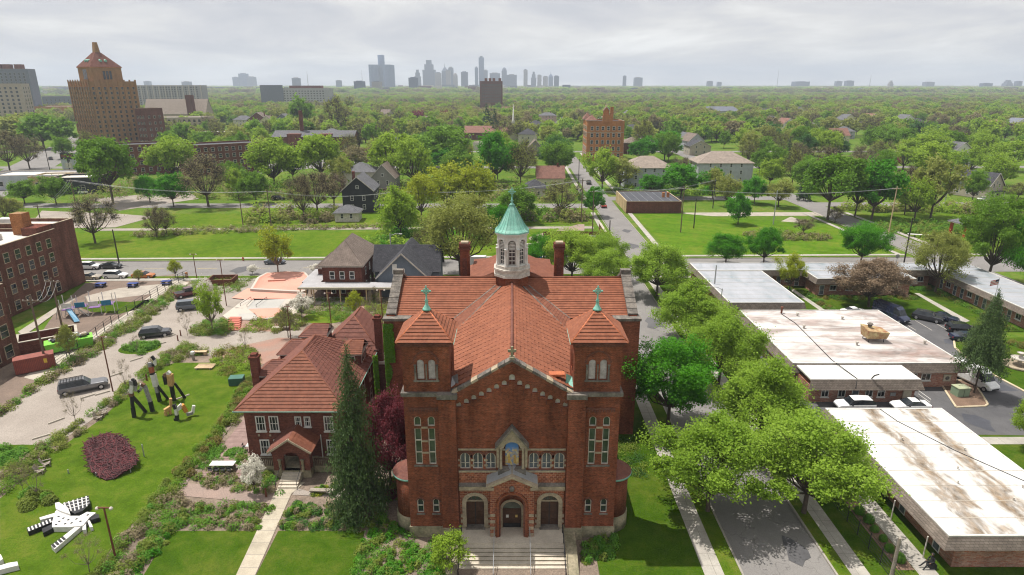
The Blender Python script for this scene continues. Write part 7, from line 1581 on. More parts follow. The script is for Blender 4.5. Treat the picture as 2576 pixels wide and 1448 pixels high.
for i in range(24): MB().box(-2.9 + i * .25, -1.24, .2, -2.78 + i * .25, -1.203, 2.5).obj('rib', simple('rust_red_rib', (.26, .065, .045), (.2, .05, .04), .8, 6, .6, .2) if i == 0 else CT.children[1].data.materials[0], CT)
MB().box(-3.05, -1.22, 2.602, 3.05, 1.22, 2.66).obj('roof', simple('faded_red_steel', (.27, .085, .065), (.2, .065, .05), .8, 6, .6, .2), CT); MB().box(1.4, -1.26, 1.3, 1.9, -1.242, 2.1).obj('yellow_label', simple('yellow_label', (.6, .4, .05)), CT)
GD = thing('dumpster', 'lime green roll-off dumpster heaped with rubbish bags', 'dumpster', (*G(178, 878), 0), .62); lime = simple('lime_paint', (.2, .55, .06), (.17, .46, .05), .8, 6, .5, .1); MB().prism([(-3, -1.15), (3, -1.15), (3, 1.15), (-3, 1.15)], .25, 1.7, [(-3.2, -1.2), (3.2, -1.2), (3.2, 1.2), (-3.2, 1.2)]).obj('bin', lime, GD)
for i in range(9): MB().box(-2.9 + i * .7, -1.27, .4, -2.78 + i * .7, -1.2, 1.65).obj('rib', lime, GD)
for i in range(26): a = rnd.uniform(-2.8, 2.8); r_ = rnd.uniform(.25, .5); MB().lathe([(.05, -r_ * .6), (r_, -.1), (r_ * .8, r_ * .4), (.05, r_ * .65)], (a, rnd.uniform(-.8, .8), 1.8 + rnd.uniform(0, .35)), 7).obj('rubbish_bag', [M['white'], M['stone'], M['black'], M['steel']][i % 4], GD)
BE = thing('bin_enclosure', 'low brick bin enclosure with pale coping beside the playground', 'enclosure', (*G(125, 868), 0), .62)
for x0_, y0_, x1_, y1_ in ((-4, -2.2, 4, -1.9), (-4, 1.9, 4, 2.2), (-4, -1.898, -3.7, 1.898), (3.7, -1.898, 4, 1.898)): MB().box(x0_, y0_, 0, x1_, y1_, 1.9).obj('wall', M['brick_house'], BE); MB().box(x0_ - .05, y0_ - .05, 1.902, x1_ + .05, y1_ + .05, 2.0).obj('coping', M['concrete_lt'], BE)
# playground
PG = thing('play_structure', 'playground climbing frame with blue-green slide and coloured panels', 'playground frame', (*G(225, 790), 0), .3); blu = simple('teal_plastic', (.03, .2, .33), (.03, .16, .28), 2, 8, .4); pur = simple('purple_plastic', (.22, .12, .3), (.18, .1, .25), 2, 8, .4)
for i in range(10): x, y = -4 + (i // 2) * 2.1, -1 + (i % 2) * 2; MB().tube((x, y, 0), (x, y, 3.4 + (i % 3) * .3), .07).obj('post', M['white'], PG)
for i in range(4): MB().box(-3.9 + i * 2.1, -1, 1.3 + (i % 2) * .3, -2.1 + i * 2.1, 1, 1.4 + (i % 2) * .3).obj('platform', pur, PG); MB().box(-3.8 + i * 2.1, -1.03, 1.7, -2.2 + i * 2.1, -.97, 2.6).obj('panel', blu if i % 2 else M['white'], PG)
MB().add([(-3.2, -1.1, 1.6), (-2.4, -1.1, 1.6), (-.2, -4.6, .25), (-1.0, -4.8, .25)], [(0, 1, 2, 3)]).add([(-3.2, -1.1, 1.6), (-3.2, -1.1, 1.95), (-1.0, -4.8, .6), (-1.0, -4.8, .25)], [(0, 1, 2, 3)]).add([(-2.4, -1.1, 1.6), (-2.4, -1.1, 1.95), (-.2, -4.6, .6), (-.2, -4.6, .25)], [(0, 1, 2, 3)]).obj('slide', blu, PG)
PG2 = thing('climbing_arch', 'small white looping climbing bars left of the slide', 'playground frame', (*G(180, 800), 0), .2); MB().path([(-2.5, 0, 0), (-2, 0, 1.6), (0, 0, 1.9), (1.5, .5, 1.2), (2.6, .5, 0)], .07).obj('bar', M['white'], PG2); MB().path([(-1.5, 1, 0), (-1, 1, 1.2), (.8, 1, 1.5), (1.6, 1.3, 0)], .07).obj('bar', M['white'], PG2)
for i, px in enumerate(((254, 722), (335, 722), (420, 716))):
    pt_ = thing('picnic_table', ['leftmost', 'middle', 'rightmost'][i] + ' blue picnic table in the school yard', 'picnic table', (*G(*px), 0), .1, 'blue picnic tables'); pt_.scale = (.8, .8, 1); bl_ = simple('blue_table_paint', (.03, .055, .22), (.03, .05, .18), 2, 8, .5); MB().cbox(0, 0, .72, 2.4, 1.5, .08).obj('tabletop', bl_, pt_)
    for s in (-1, 1): MB().cbox(0, s * 1.1, .42, 2.2, .3, .06).obj('bench', bl_, pt_); MB().cbox(s * .8, 0, 0, .1, 2.0, .7).obj('leg', M['black'], pt_)
FE = thing('playground_fence', 'long black fence along the school yard footpath', 'fence', (-80, 100, 0), wb=True); fp = [G(x, y) for x, y in ((140, 925), (225, 865), (300, 808), (380, 755), (450, 712), (475, 700))]
for (a, b) in zip(fp, fp[1:]):
    n_ = max(2, int(math.dist(a, b) / 2.4))
    for i in range(n_): x, y = a[0] + (b[0] - a[0]) * i / n_, a[1] + (b[1] - a[1]) * i / n_; MB().tube((x, y, 0), (x, y, 1.9), .06).obj('post', M['black'], FE)
    for z in (.1, .5, .95, 1.4, 1.85): MB().tube((*a, z), (*b, z), .03).obj('rail', M['black'], FE)
# ---- towers and larger blocks in the distance
TW = thing('tower_block', 'tall tan brick tower with stepped crown and steep red roof, highest building at left', 'tower', (-281, 455, 0), -.62); TW.scale = (1.0, 1.0, 1.0); tb = M['brick_tower']
MB().box(-15.5, -14.5, 0, 15.5, 14.5, 42).obj('shaft', tb, TW); MB().box(-15.9, -14.9, 38.4, 15.9, 14.9, 38.8).obj('cornice', M['brick_orange'], TW)
for i in range(9):
    x = -15.5 + i * 31 / 8; MB().box(x - .5, -15.0, 0, x + .5, -14.51, 43).obj('pier', tb, TW); y = -14.5 + i * 29 / 8; MB().box(15.51, y - .5, 0, 16.0, y + .5, 43).obj('pier', tb, TW)
wmT = winmesh(1.5, 1.9, 'stone'); 
for fl in range(12):
    for i in range(8):
        link('window', wmT, TW, (-13.6 + i * 31 / 8, -14.52, 3 + fl * 3.05)); link('window', wmT, TW, (15.52, -12.6 + i * 29 / 8, 3 + fl * 3.05), math.pi / 2)
for i in range(4):
    x = -11.6 + i * 7.75; MB().extr([(x - 1.2, 39), (x, 41.8), (x + 1.2, 39)], -15.2, -14.53).obj('gable_ornament', M['brick_orange'], TW)
MB().box(-10, -9.5, 42, 10, 9.5, 51).obj('crown', tb, TW); MB().box(-10.4, -9.9, 50.6, 10.4, 9.9, 51.2).obj('cornice', M['brick_orange'], TW)
for i in range(3): MB().box(-2.6 + i * 2.0, -9.6, 43.2, -1.2 + i * 2.0, -9.503, 49.6).obj('tall_window', M['glass'], TW); MB().box(10.003, -2.6 + i * 2.0, 43.2, 10.1, -1.2 + i * 2.0, 48.6).obj('tall_window', M['glass'], TW)
MB().prism([(-10.5, -10), (10.5, -10), (10.5, 10), (-10.5, 10)], 51.2, 60.5, [(-2.2, -1.8), (2.2, -1.8), (2.2, 1.8), (-2.2, 1.8)]).obj('roof', M['brick_dark'], TW); MB().prism([(-2, -1.6), (2, -1.6), (2, 1.6), (-2, 1.6)], 60.5, 67, [(-1.1, -1.1), (1.1, -1.1), (1.1, 1.1), (-1.1, 1.1)]).obj('chimney', tb, TW)
for x in (-1.6, 1.6): MB().tube((x, -7.6, 55), (x, -5.6, 55.4), .8, .8, 10).obj('round_dormer', M['copper'], TW); MB().tube((7.9, x, 55), (5.8, x, 55.4), .8, .8, 10).obj('round_dormer', M['copper'], TW)
og = block('orange brick five-storey flats with tiled corner roofs beside the long street', (50.5, 350), 0, 20, 20, 20.5, 'brick_orange', 'roof_blk', (2, 5.6, 9.2, 12.8, 16.4), 6, 6, 1.5, 2.1, 'white', name='apartment_block', par=.8, sides='l', bands=(4.6, 15.2))
hip_roof(og, -9.8, -5, -.4, 6, 21.6, 2.6, 'shingle_rd'); MB().box(-1.8, -.6, 20.5, 3.2, 1.2, 24.5).obj('parapet_gable', M['brick_orange'], og); MB().box(-1.2, 1.3, 20.5, 1.6, 4, 27).obj('belvedere', M['brick_orange'], og); gable_roof(og, -1.2, 1.6, 1.3, 4, 27, 1.6, 'shingle_rd', 'brick_orange'); MB().box(2.6, 3, 20.5, 4.2, 4.4, 28.5).obj('chimney', M['brick_orange'], og); hip_roof(og, -10.2, -6.5, 13, 20, 21.6, 3.2, 'shingle_rd')
for lb, px, rz_, w_, d_, h_, wm, rm, zs, cf, cs, nm in (
 ('long low brown brick school with gabled roof bays beyond the tree belt', (790, 378), 0, 52, 16, 7.5, 'brick_dark', 'shingle_gy', (1.5,), 9, 3, 'long_school'),
 ('brown brick flats with rows of white windows behind the bare trees', (570, 438), .62, 34, 16, 13, 'brick_dark', 'roof_blk', (1.2, 4.4, 7.6, 10.6), 10, 6, 'apartment_block'),
 ('brown brick flats left of its twin below the tall tower', (352, 440), .5, 30, 16, 13, 'brick_dark', 'roof_blk', (1.2, 4.4, 7.6, 10.6), 8, 5, 'apartment_block'),
 ('dark brick block at the foot of the tall tower', (366, 368), -.4, 9, 14, 24, 'brick_dark', 'roof_far', (2, 6, 10, 14, 18), 3, 3, 'apartment_block'),
 ('pale brown brick parish building below the gothic roof', (450, 338), .1, 46, 22, 13, 'beigest', 'roof_far', (2, 6.4, 9.6), 10, 4, 'parish_hall'),
 ('white-roofed low brick row right of the parish building', (560, 352), .15, 60, 20, 5, 'brick_dark', 'roof_far', (1.2,), 8, 2, 'low_row'),
 ('long white flat shop with yellow end at far left', (75, 478), .12, 30, 16, 5, 'paleg', 'roof_far', (1.5,), 4, 2, 'shop'),
 ('yellow-brick shop front right of the long white shop', (128, 480), .12, 15, 12, 4.8, 'brick_yellow', 'roof_far', (1.4,), 3, 2, 'shop'),
 ('dark burnt-looking shop with white roof by the pale lot', (188, 488), .12, 16, 12, 5.4, 'charcoal', 'roof_far', (1.4,), 2, 2, 'shop'),
 ('grey-roofed two-storey shop behind the roadside sign', (222, 425), .3, 22, 14, 6, 'paleg', 'roof_blk', (1.2, 3.6), 5, 2, 'shop'),
 ('brown church hall with pitched roof beside the white steeple', (1225, 352), 0, 34, 18, 4.5, 'brick_dark', 'shingle_rd', (1.2,), 6, 2, 'church_hall'),
 ('small white flat building below the church hall', (1225, 378), 0, 18, 10, 4, 'white_old', 'roof_far', (1.0,), 3, 1, 'shop'),
 ('brown stone hotel block standing above the far trees', (1236, 262), 0, 34, 20, 44, 'brick_dark', 'roof_far', tuple(14 + i * 4 for i in range(7)), 9, 4, 'hotel'),
 ('grey slab block at the far left edge', (40, 300), .25, 48, 20, 57, 'slate', 'roof_far', tuple(4 + i * 3.6 for i in range(14)), 9, 0, 'slab_block'),
 ('cream stepped block in front of the grey slab at the left edge', (22, 322), .3, 36, 20, 40, 'beigest', 'roof_far', tuple(3 + i * 3.6 for i in range(10)), 7, 3, 'apartment_block'),
 ('brown warehouse low behind the park trees at far left', (150, 300), .1, 110, 30, 14, 'brick_orange', 'roof_far', (), 0, 0, 'warehouse'),
 ('dark brick school block between the tower and the slab', (160, 272), 0, 60, 20, 22, 'slate', 'roof_far', (4, 8, 12, 16), 8, 2, 'apartment_block')):
    x, y = G(*px)
    if y > 1000: k_ = 1000 / y; x, y = x * k_, 1000
    b_ = block(lb, (x, y), rz_, w_, d_, h_, wm, rm, zs, cf, cs, 1.5 if y < 500 else 2.2, 1.9 if y < 500 else 2.4, name=nm, sides='r' if x < 0 else 'l')
    if nm == 'long_school':
        for xx in (-12, 8): MB().box(xx - 4, -1.5, 0, xx + 4, 6, 10).obj('bay', M['brick_house'], b_)
        gable_roof(b_, -26, 26, 0, 16, 8.2, 3.4, 'shingle_gy', 'brick_dark', 'x'); MB().box(-10, 7, 8, -8, 9, 24).obj('chimney', M['brick_dark'], b_)
    if nm == 'church_hall':
        gable_roof(b_, -17, 17, 0, 18, 5.2, 4.4, 'shingle_rd', 'brick_dark', 'x'); MB().box(16, -2, 0, 24, 8, 5).obj('porch', M['cream'], b_); gable_roof(b_, 16, 24, -2, 8, 5, 3, 'shingle_rd', 'cream'); MB().box(18.5, 1.5, 6, 21.5, 4.5, 11).obj('steeple_base', M['white'], b_); MB().lathe([(2.2, 11), (.7, 14.5), (.08, 26)], (20, 3, 0), 8).obj('steeple', M['white'], b_, True)
    if nm == 'hotel':
        for xx in (-8, -2, 4, 13): MB().box(xx - 2, 6, 44, xx + 2, 12, 49).obj('roof_tower', M['brick_dark'], b_)
    if nm == 'slab_block':
        for xx in (-10, 0, 12): MB().box(xx - 4, 6, 57, xx + 4, 14, 63).obj('roof_tower', M['brick_dark'], b_)
gh = thing('gothic_church', 'gothic church with long tan roof beyond the tall tower', 'church', (*G(445, 318), 0), .05); MB().box(-30, 0, 0, 30, 20, 12).obj('wall', M['beigest'], gh); gable_roof(gh, -30, 30, 0, 20, 12, 14, 'shingle_tan', 'beigest', 'x'); MB().box(14, -4, 0, 20, 2, 30).obj('tower', M['brick_dark'], gh)
lr = block('long pale slab of flats with striped front behind the tall tower', (-520, 1000), 0, 104, 16, 38, 'conc', 'roof_far', tuple(6 + i * 3.2 for i in range(10)), 22, 0, 2.6, 1.9, name='slab_block')
for i in range(12): MB().box(-50 + i * 9, -.6, 0, -48.6 + i * 9, -.003, 39).obj('fin', M['white_old'], lr)
hs = block('long grey and white hospital block below the skyline', (-378, 1150), 0, 118, 30, 33, 'conc', 'roof_far', tuple(8 + i * 4 for i in range(6)), 20, 0, 3, 1.8, name='hospital'); MB().box(-10, 4, 33, 45, 20, 38).obj('penthouse', M['brick_dark'], hs); MB().box(-59, -2, 0, -20, -.01, 39).obj('glazed_wing', M['slate'], hs)
# ---- utility poles and wires
PG_ = 'wooden utility poles'
def upole(label, px, yt, m='pole', arm=True, lamp=False):
    x, y = G(*px); h = V(px[0], yt, y)[1]; e = thing('utility_pole', label, 'pole', (x, y, 0), 0, PG_); MB().tube((0, 0, 0), (0, 0, h), .17, .12, 7).obj('pole', M[m], e)
    if arm:
        MB().cbox(0, 0, h - .7, 2.4, .12, .14).obj('crossarm', M[m], e)
        for i in range(4): MB().lathe([(.05, 0), (.09, .08), (.04, .2)], (-1.05 + i * .7, 0, h - .56), 6).obj('insulator', M['white_old'], e)
    if lamp: MB().path([(0, 0, h - .5), (1.2, 0, h - .1), (2.3, 0, h - .1)], .05).obj('lamp_arm', M['steel'], e); MB().cbox(2.5, 0, h - .2, .7, .3, .16).obj('lamp_head', M['white'], e)
    return Vector((x, y, h))
P_ = {}
for k, lb, px, yt, m, ar, lp in (('a', 'utility pole by the road at the corner of the pale lot', (200, 560), 450, 'pole', 1, 0), ('b', 'leaning utility pole behind the school end wall', (110, 590), 515, 'pole', 1, 0), ('c', 'short utility pole standing in the rough meadow', (300, 665), 578, 'pole_dark', 0, 0), ('d', 'utility pole in the meadow at the alley, left of the charcoal house', (683, 575), 478, 'pole', 1, 0), ('e', 'thin utility pole left of the alley thicket', (612, 570), 500, 'pole', 0, 0), ('f', 'utility pole in front of the charcoal house', (1008, 560), 478, 'pole', 0, 0),
 ('g', 'tall utility pole left of the jogging street', (1462, 560), 450, 'pole', 1, 0), ('h', 'utility pole with street lamp beside the jogging street', (1490, 585), 478, 'pole', 1, 1), ('i', 'tall utility pole at the corner of the black-roofed hall', (1712, 585), 470, 'pole', 1, 0), ('j', 'dark utility pole on the mown meadow', (1745, 575), 500, 'pole_dark', 0, 0), ('k', 'dark utility pole behind the mown meadow', (1793, 525), 450, 'pole_dark', 0, 0), ('l', 'pale timber utility pole beside the right-hand street', (2234, 595), 470, 'wood_pale', 1, 0), ('m', 'leaning dark utility pole at the right-hand crossing', (2272, 672), 548, 'pole_dark', 0, 0), ('n', 'dark pole by the ruined wall at the street jog', (1530, 655), 555, 'pole_dark', 0, 0), ('o', 'left of the two playground utility poles with double arms', (118, 925), 748, 'pole', 1, 0), ('p', 'right of the two playground utility poles with double arms', (165, 860), 700, 'pole', 1, 0), ('q', 'grey pole beside the courtyard white roof', (1793, 760), 668, 'steel', 0, 0), ('r', 'wooden pole stump at the lower right by the fence', (2238, 1470), 1355, 'wood_grey', 0, 0), ('s', 'utility pole far up the long street, left side', (1420, 412), 345, 'pole_dark', 0, 0), ('t', 'utility pole halfway up the long street', (1455, 470), 395, 'pole_dark', 0, 0), ('u', 'utility pole on the tan lot by the dark shop', (130, 450), 352, 'pole_dark', 0, 0), ('v', 'tall lamp pole on the left avenue', (176, 350), 300, 'steel', 0, 1), ('w', 'lamp pole right behind the beige cottage street', (2375, 520), 442, 'steel', 0, 1), ('x', 'white-topped pole by the cracked car park', (1945, 565), 480, 'steel', 0, 0), ('y', 'lamp pole beside the blue-grey house', (985, 655), 588, 'steel', 0, 1)):
    P_[k] = upole(lb, px, yt, m, ar, lp)
def wire(label, a, b, sag=1.0, off=((0, 0), (.7, -.1), (-.7, -.1))):
    e = thing('power_line', label, 'wires', (a + b) / 2, 0, 'overhead power lines', wb=True); e.location.z = 0
    for ox, oz in off:
        pts = [a.lerp(b, i / 12) + Vector((ox, ox * .3, oz - .4 - sag * 4 * (i / 12) * (1 - i / 12))) for i in range(13)]; MB().path(pts, .022, 3).obj('wire', M['steel'], e)
for a, b, lb in (('b', 'a', 'wires between the two poles at the pale lot'), ('a', 'd', 'wires crossing the rough meadow at left'), ('d', 'f', 'wires passing in front of the charcoal house'), ('f', 'g', 'wires running behind the lantern'), ('g', 'i', 'wires over the black-roofed hall'), ('i', 'l', 'wires above the mown meadow at right'), ('h', 'k', 'wires from the street lamp pole over the hall'), ('o', 'p', 'wires between the playground poles')): wire(lb, P_[a], P_[b], 1.5)
sg = thing('roadside_sign', 'dark roadside sign board on a pole by the left avenue', 'sign', (*G(178, 440), 0)); MB().tube((0, 0, 0), (0, 0, 7), .25).obj('pole', M['black'], sg); MB().cbox(0, 0, 7, 6, .5, 3).obj('board', M['black'], sg); MB().box(-2.6, -.28, 8.0, 2.6, -.252, 9.2).obj('red_band', M['pole_red'], sg); MB().cbox(0, 0, 3.0, 3, .4, 2.4).obj('lower_board', M['white_old'], sg)
for lb, px, m in (('red fire hydrant on the far pavement of the cross street', (612, 656), 'red'), ('dark hydrant by the black-roofed hall', (1496, 505), 'black')):
    e = thing('fire_hydrant', lb, 'hydrant', (*G(*px), 0)); MB().lathe([(.18, 0), (.15, .1), (.15, .6), (.2, .65), (.12, .85), (.03, .95)], (0, 0, 0), 10).obj('barrel', PT[m], e, True); MB().tube((-.25, 0, .5), (.25, 0, .5), .08).obj('nozzle', PT[m], e)
bd = thing('traffic_barrel', 'orange and white traffic barrel at the end of the yard fence', 'barrel', (*G(470, 698), 0)); MB().lathe([(.3, 0), (.3, 1.0), (.25, 1.1)], (0, 0, 0), 12).obj('barrel', PT['orange'], bd, True)
for z in (.3, .65): MB().lathe([(.31, 0), (.31, .15)], (0, 0, z), 12).obj('stripe', M['white'], bd)
ss = thing('stop_sign', 'stop sign on a pole by the right-hand crossing, seen from behind', 'sign', (*G(2253, 672), 0)); MB().tube((0, 0, 0), (0, 0, 2.6), .05).obj('pole', M['steel'], ss); MB().lathe([(.5, -.02), (.5, .02)], (0, 0, 0), 8, math.pi / 8).obj('plate', M['steel'], ss).matrix_local = Matrix.Translation((0, 0, 2.5)) @ Matrix.Rotation(math.pi / 2, 4, 'X')
for lb, px in (('long low white bench frame on the grass beyond the right-hand crossing', (2330, 598)),):
    e = thing('picnic_bench', lb, 'bench', (*G(*px), 0), -.35); MB().cbox(0, 0, .6, 9, 1.0, .1).obj('top', M['white'], e)
    for i in range(7): MB().cbox(-4.2 + i * 1.4, 0, 0, .12, .9, .6).obj('leg', M['black'], e)
# ================================================================== planting near the church
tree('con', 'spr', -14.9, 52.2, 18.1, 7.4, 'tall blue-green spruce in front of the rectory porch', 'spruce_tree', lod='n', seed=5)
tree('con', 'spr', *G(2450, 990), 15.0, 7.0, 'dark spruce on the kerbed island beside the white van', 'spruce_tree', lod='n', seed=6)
tree('round', 'pur', -12.7, 56.6, 9.9, 7.6, 'purple-leaved maple between the spruce and the church tower', 'maple_tree', lod='n', seed=1)
tpx('open', 'wht', 642, 1238, 1150, 66, 'small white-blossomed dogwood beside the rectory steps', name='dogwood_tree', lod='m')
# street trees
for st, lf, x, y, h, w_, lb in (('round', 'pal', 19.3, 52.5, 9.6, 10.2, 'pale green street tree nearest the camera, leaning over the church-side pavement'), ('round', 'pal', 28.6, 52.2, 9.8, 11, 'pale green street tree with visible trunk beside the long stained roof'), ('round', 'bri', 19.2, 69.0, 10.5, 11, 'vivid green maple on the church side of the street'), ('oval', 'pal', 28.7, 64.8, 10.4, 10.5, 'pale green street tree between the vivid maple and the stained roofs'), ('round', 'pal', 28.7, 79.5, 10, 10, 'pale green street tree at the left corner of the middle white roof'), ('oval', 'pal', 28.7, 96, 9.5, 11, 'rounded pale green street tree halfway along the street'), ('round', 'pal', 28.8, 119, 10, 12, 'rounded pale green street tree nearest the cross street'),
 ('round', 'yel', 12.5, 128, 10.5, 12, 'bright leafy tree behind the right church chimney'), ('round', 'pal', 18.7, 119, 9, 9, 'pale tree behind the right end of the transept'), ('round', 'pal', 19.0, 129, 10, 9, 'pale tree at the corner of the cross street behind the church'), ('round', 'bri', 6.5, 131, 9, 8, 'green tree just right of the white lantern'), ('open', 'oli', -11, 131, 17, 17, 'large olive budding tree left of the white lantern')):
    tree(st, lf, x, y, h * 1.03, w_ * 1.14, lb, 'street_tree' if x > 18 else 'tree', lod='n')
# yard saplings and garden trees
for i, (st, lf, xb, yb, yt, wp, lb) in enumerate((('twig', 'brn', 192, 1065, 985, 50, 'bare sapling in the hedge by the silver pickup'), ('twig', 'brn', 225, 1440, 1350, 90, 'thin bare shrub tree at the foot of the lower lamp post'), ('twig', 'brn', 96, 1255, 1170, 60, 'bare sapling in the round bed left of the striped creature'), ('twig', 'brn', 60, 1240, 1165, 45, 'leaning bare sapling left in the round bed'), ('twig', 'brn', 318, 985, 905, 40, 'bare sapling between the gravel lot and dark figures'), ('twig', 'brn', 472, 845, 780, 40, 'bare sapling beside the crossover car'), ('twig', 'brn', 618, 880, 830, 40, 'bare sapling on the crushed brick path'), ('twig', 'brn', 345, 890, 845, 34, 'bare sapling on the oval planted island'), ('bare', 'oli', 725, 850, 770, 70, 'young olive tree by the skate park hedge'), ('open', 'yel', 535, 835, 715, 70, 'young yellow-green tree between skate park and pickups'), ('open', 'wht', 525, 770, 700, 40, 'young white-blossomed tree at the end of the gravel lot'), ('open', 'gold', 895, 800, 735, 45, 'golden young tree in front of the canopy'), ('open', 'wht', 760, 800, 740, 60, 'white-blossomed shrub tree in the skate park hedge'), ('open', 'wht', 636, 690, 668, 30, 'small white-blossomed tree at the skate park edge of the street'), ('open', 'wht', 795, 690, 665, 30, 'small white-blossomed tree left of the brick house'), ('open', 'gold', 442, 700, 655, 34, 'golden young tree at the end of the yard fence'), ('open', 'oli', 350, 712, 680, 26, 'young olive tree beside the orange coupe'), ('open', 'gold', 700, 692, 572, 88, 'golden young tree in front of the meadow by the cross street'), ('open', 'yel', 1130, 1440, 1350, 110, 'young yellow-green shrub tree beside the church stairs'), ('open', 'oli', 180, 910, 820, 46, 'thin olive tree between the dumpster and playground'), ('twig', 'brn', 945, 800, 720, 40, 'bare tree behind the rear terrace'), ('twig', 'brn', 930, 825, 760, 60, 'pale budding shrub tree at the brick path'))):
    tpx(st, lf, xb, yb, yt, wp, lb, lod='m', name='young_tree', bark='bark_gy')
# motel trees
for st, lf, xb, yb, yt, wp, lb in (('round', 'rust', 2185, 772, 655, 175, 'broad rust-coloured crab-apple in the motel courtyard'), ('open', 'oli', 2352, 735, 585, 150, 'sparse budding tree behind the right courtyard wing'), ('open', 'gold', 1986, 735, 640, 78, 'young tree with golden top in front of the courtyard roofs'), ('round', 'bri', 1825, 668, 592, 100, 'round deep green maple left of its pair on the cross street'), ('round', 'bri', 1921, 668, 576, 96, 'green maple right of the round one on the cross street'), ('round', 'bri', 2163, 668, 566, 122, 'green maple beyond the courtyard near the right-hand crossing'), ('oval', 'mid', 2482, 712, 498, 165, 'tall dense maple at the right edge by the asphalt'), ('oval', 'bri', 2575, 730, 520, 130, 'tall maple cut by the right edge'), ('open', 'yel', 2590, 1135, 1000, 120, 'yellow-green tree cut by the right edge beside the car park')):
    tpx(st, lf, xb, yb, yt, wp, lb, lod='n', name='tree')
# shrubs along the near stained-roof block
SHM = [quads_mesh('shrub_mesh', *(lambda d, rs: (d * rs.uniform(.6, 1, (900, 1)) * np.array([.5, .5, .75]) + np.array([0, 0, .1]), d, rs.uniform(.04, .075, 900), rs.uniform(0, 1, 900)))((lambda u: np.stack([u[:, 0], u[:, 1], np.abs(u[:, 2])], 1))(unit(np.random.RandomState(s), 900)), np.random.RandomState(s)), [L['bed']]) for s in (1, 2)]
for i in range(12):
    if i in (6,): continue
    o = link('shrub', SHM[i % 2], None, (34.1 + rnd.uniform(-.15, .15), 45.6 + i * 1.3, 0), rnd.uniform(0, 6), (1.0 + rnd.uniform(-.2, .3),) * 3)
    tag(o, ['nearest', 'second nearest', 'third nearest', 'fourth nearest', 'fifth nearest', 'sixth nearest', '', 'fifth farthest', 'fourth farthest', 'third farthest', 'second farthest', 'farthest'][i] + ' clipped green shrub in the bark strip beside the near flat building', 'shrub', 'clipped shrubs in the bark strip')
sheet('planting_bed', [(33.4, 44.5), (34.85, 44.5), (34.85, 62), (33.4, 62)], .016, M['mulch'])
# ---- hedges, beds and ground cover
def bed(name, px, n, h0, h1, ls, mats, label, cat, **k): return mass(name, GS(px), n, h0, h1, ls, mats, label, cat, **k)
bed('hedge', [(628, 950), (642, 985), (545, 1128), (432, 1252), (392, 1248), (470, 1160), (560, 1060), (600, 990)], 30000, .55, 1.2, .085, ['hedge', 'hedge', 'mid', 'hedge_r'], 'long loose hedge between the sculpture lawn and the rectory deck', 'hedge', kind='thing')
bed('hedge', [(395, 1250), (440, 1248), (480, 1290), (430, 1335), (320, 1470), (225, 1470), (300, 1370)], 20000, .5, 1.1, .085, ['hedge', 'bed', 'dry', 'hedge'], 'mixed low hedge below the sculpture lawn', 'hedge', kind='thing')
bed('hedge', [(0, 1200), (100, 1128), (240, 1036), (330, 960), (400, 895), (470, 868), (525, 885), (440, 912), (380, 938), (300, 1012), (180, 1110), (80, 1195), (0, 1252)], 30000, .5, 1.3, .09, ['hedge', 'dry', 'mid', 'hedge', 'oli'], 'wild hedge between the gravel lot and the sculpture lawn', 'hedge', cover=.8, kind='thing')
bed('hedge', [(-30, 1045), (60, 985), (200, 890), (310, 818), (440, 722), (474, 728), (430, 765), (330, 838), (210, 912), (110, 970), (0, 1050)], 30000, .5, 1.3, .11, ['bed', 'hedge', 'dry', 'hedge'], 'rough green verge between the yard fence and the gravel lot', 'hedge', cover=.9, kind='thing')
for i, (px, lb) in enumerate((([(495, 812), (575, 802), (592, 830), (560, 846), (478, 846)], 'hedge left of the red skate park steps'), ([(606, 836), (640, 805), (720, 790), (770, 800), (765, 826), (700, 838)], 'hedge right of the red skate park steps'), ([(745, 788), (770, 758), (905, 745), (890, 800), (860, 815), (800, 792)], 'hedge in front of the flat canopy'), ([(930, 745), (975, 745), (975, 830), (900, 830)], 'pale shrubs between the brick path and the transept'), ([(470, 715), (520, 700), (640, 700), (600, 735), (500, 745)], 'green verge round the rust-brown enclosure'), ([(560, 860), (640, 880), (650, 925), (560, 950), (530, 900)], 'shrubs behind the green utility cabinet'), ([(240, 1010), (100, 1240), (150, 1260), (70, 1285), (60, 1240)][1:], 'round shrub bed at the left of the striped creature'), ([(0, 1135), (40, 1128), (72, 1140), (50, 1165), (0, 1178)], 'round planted island at the left edge'), ([(308, 880), (350, 862), (398, 868), (395, 880), (345, 894)], 'oval planted island on the gravel lot'))):
    bed('hedge', px, 9000, .4, 1.1, .1, [['hedge', 'bed', 'hedge'], ['hedge', 'yel', 'hedge_r']][i % 2] if i < 7 else ['bed'], lb, 'hedge', seed=i + 3, kind='thing')
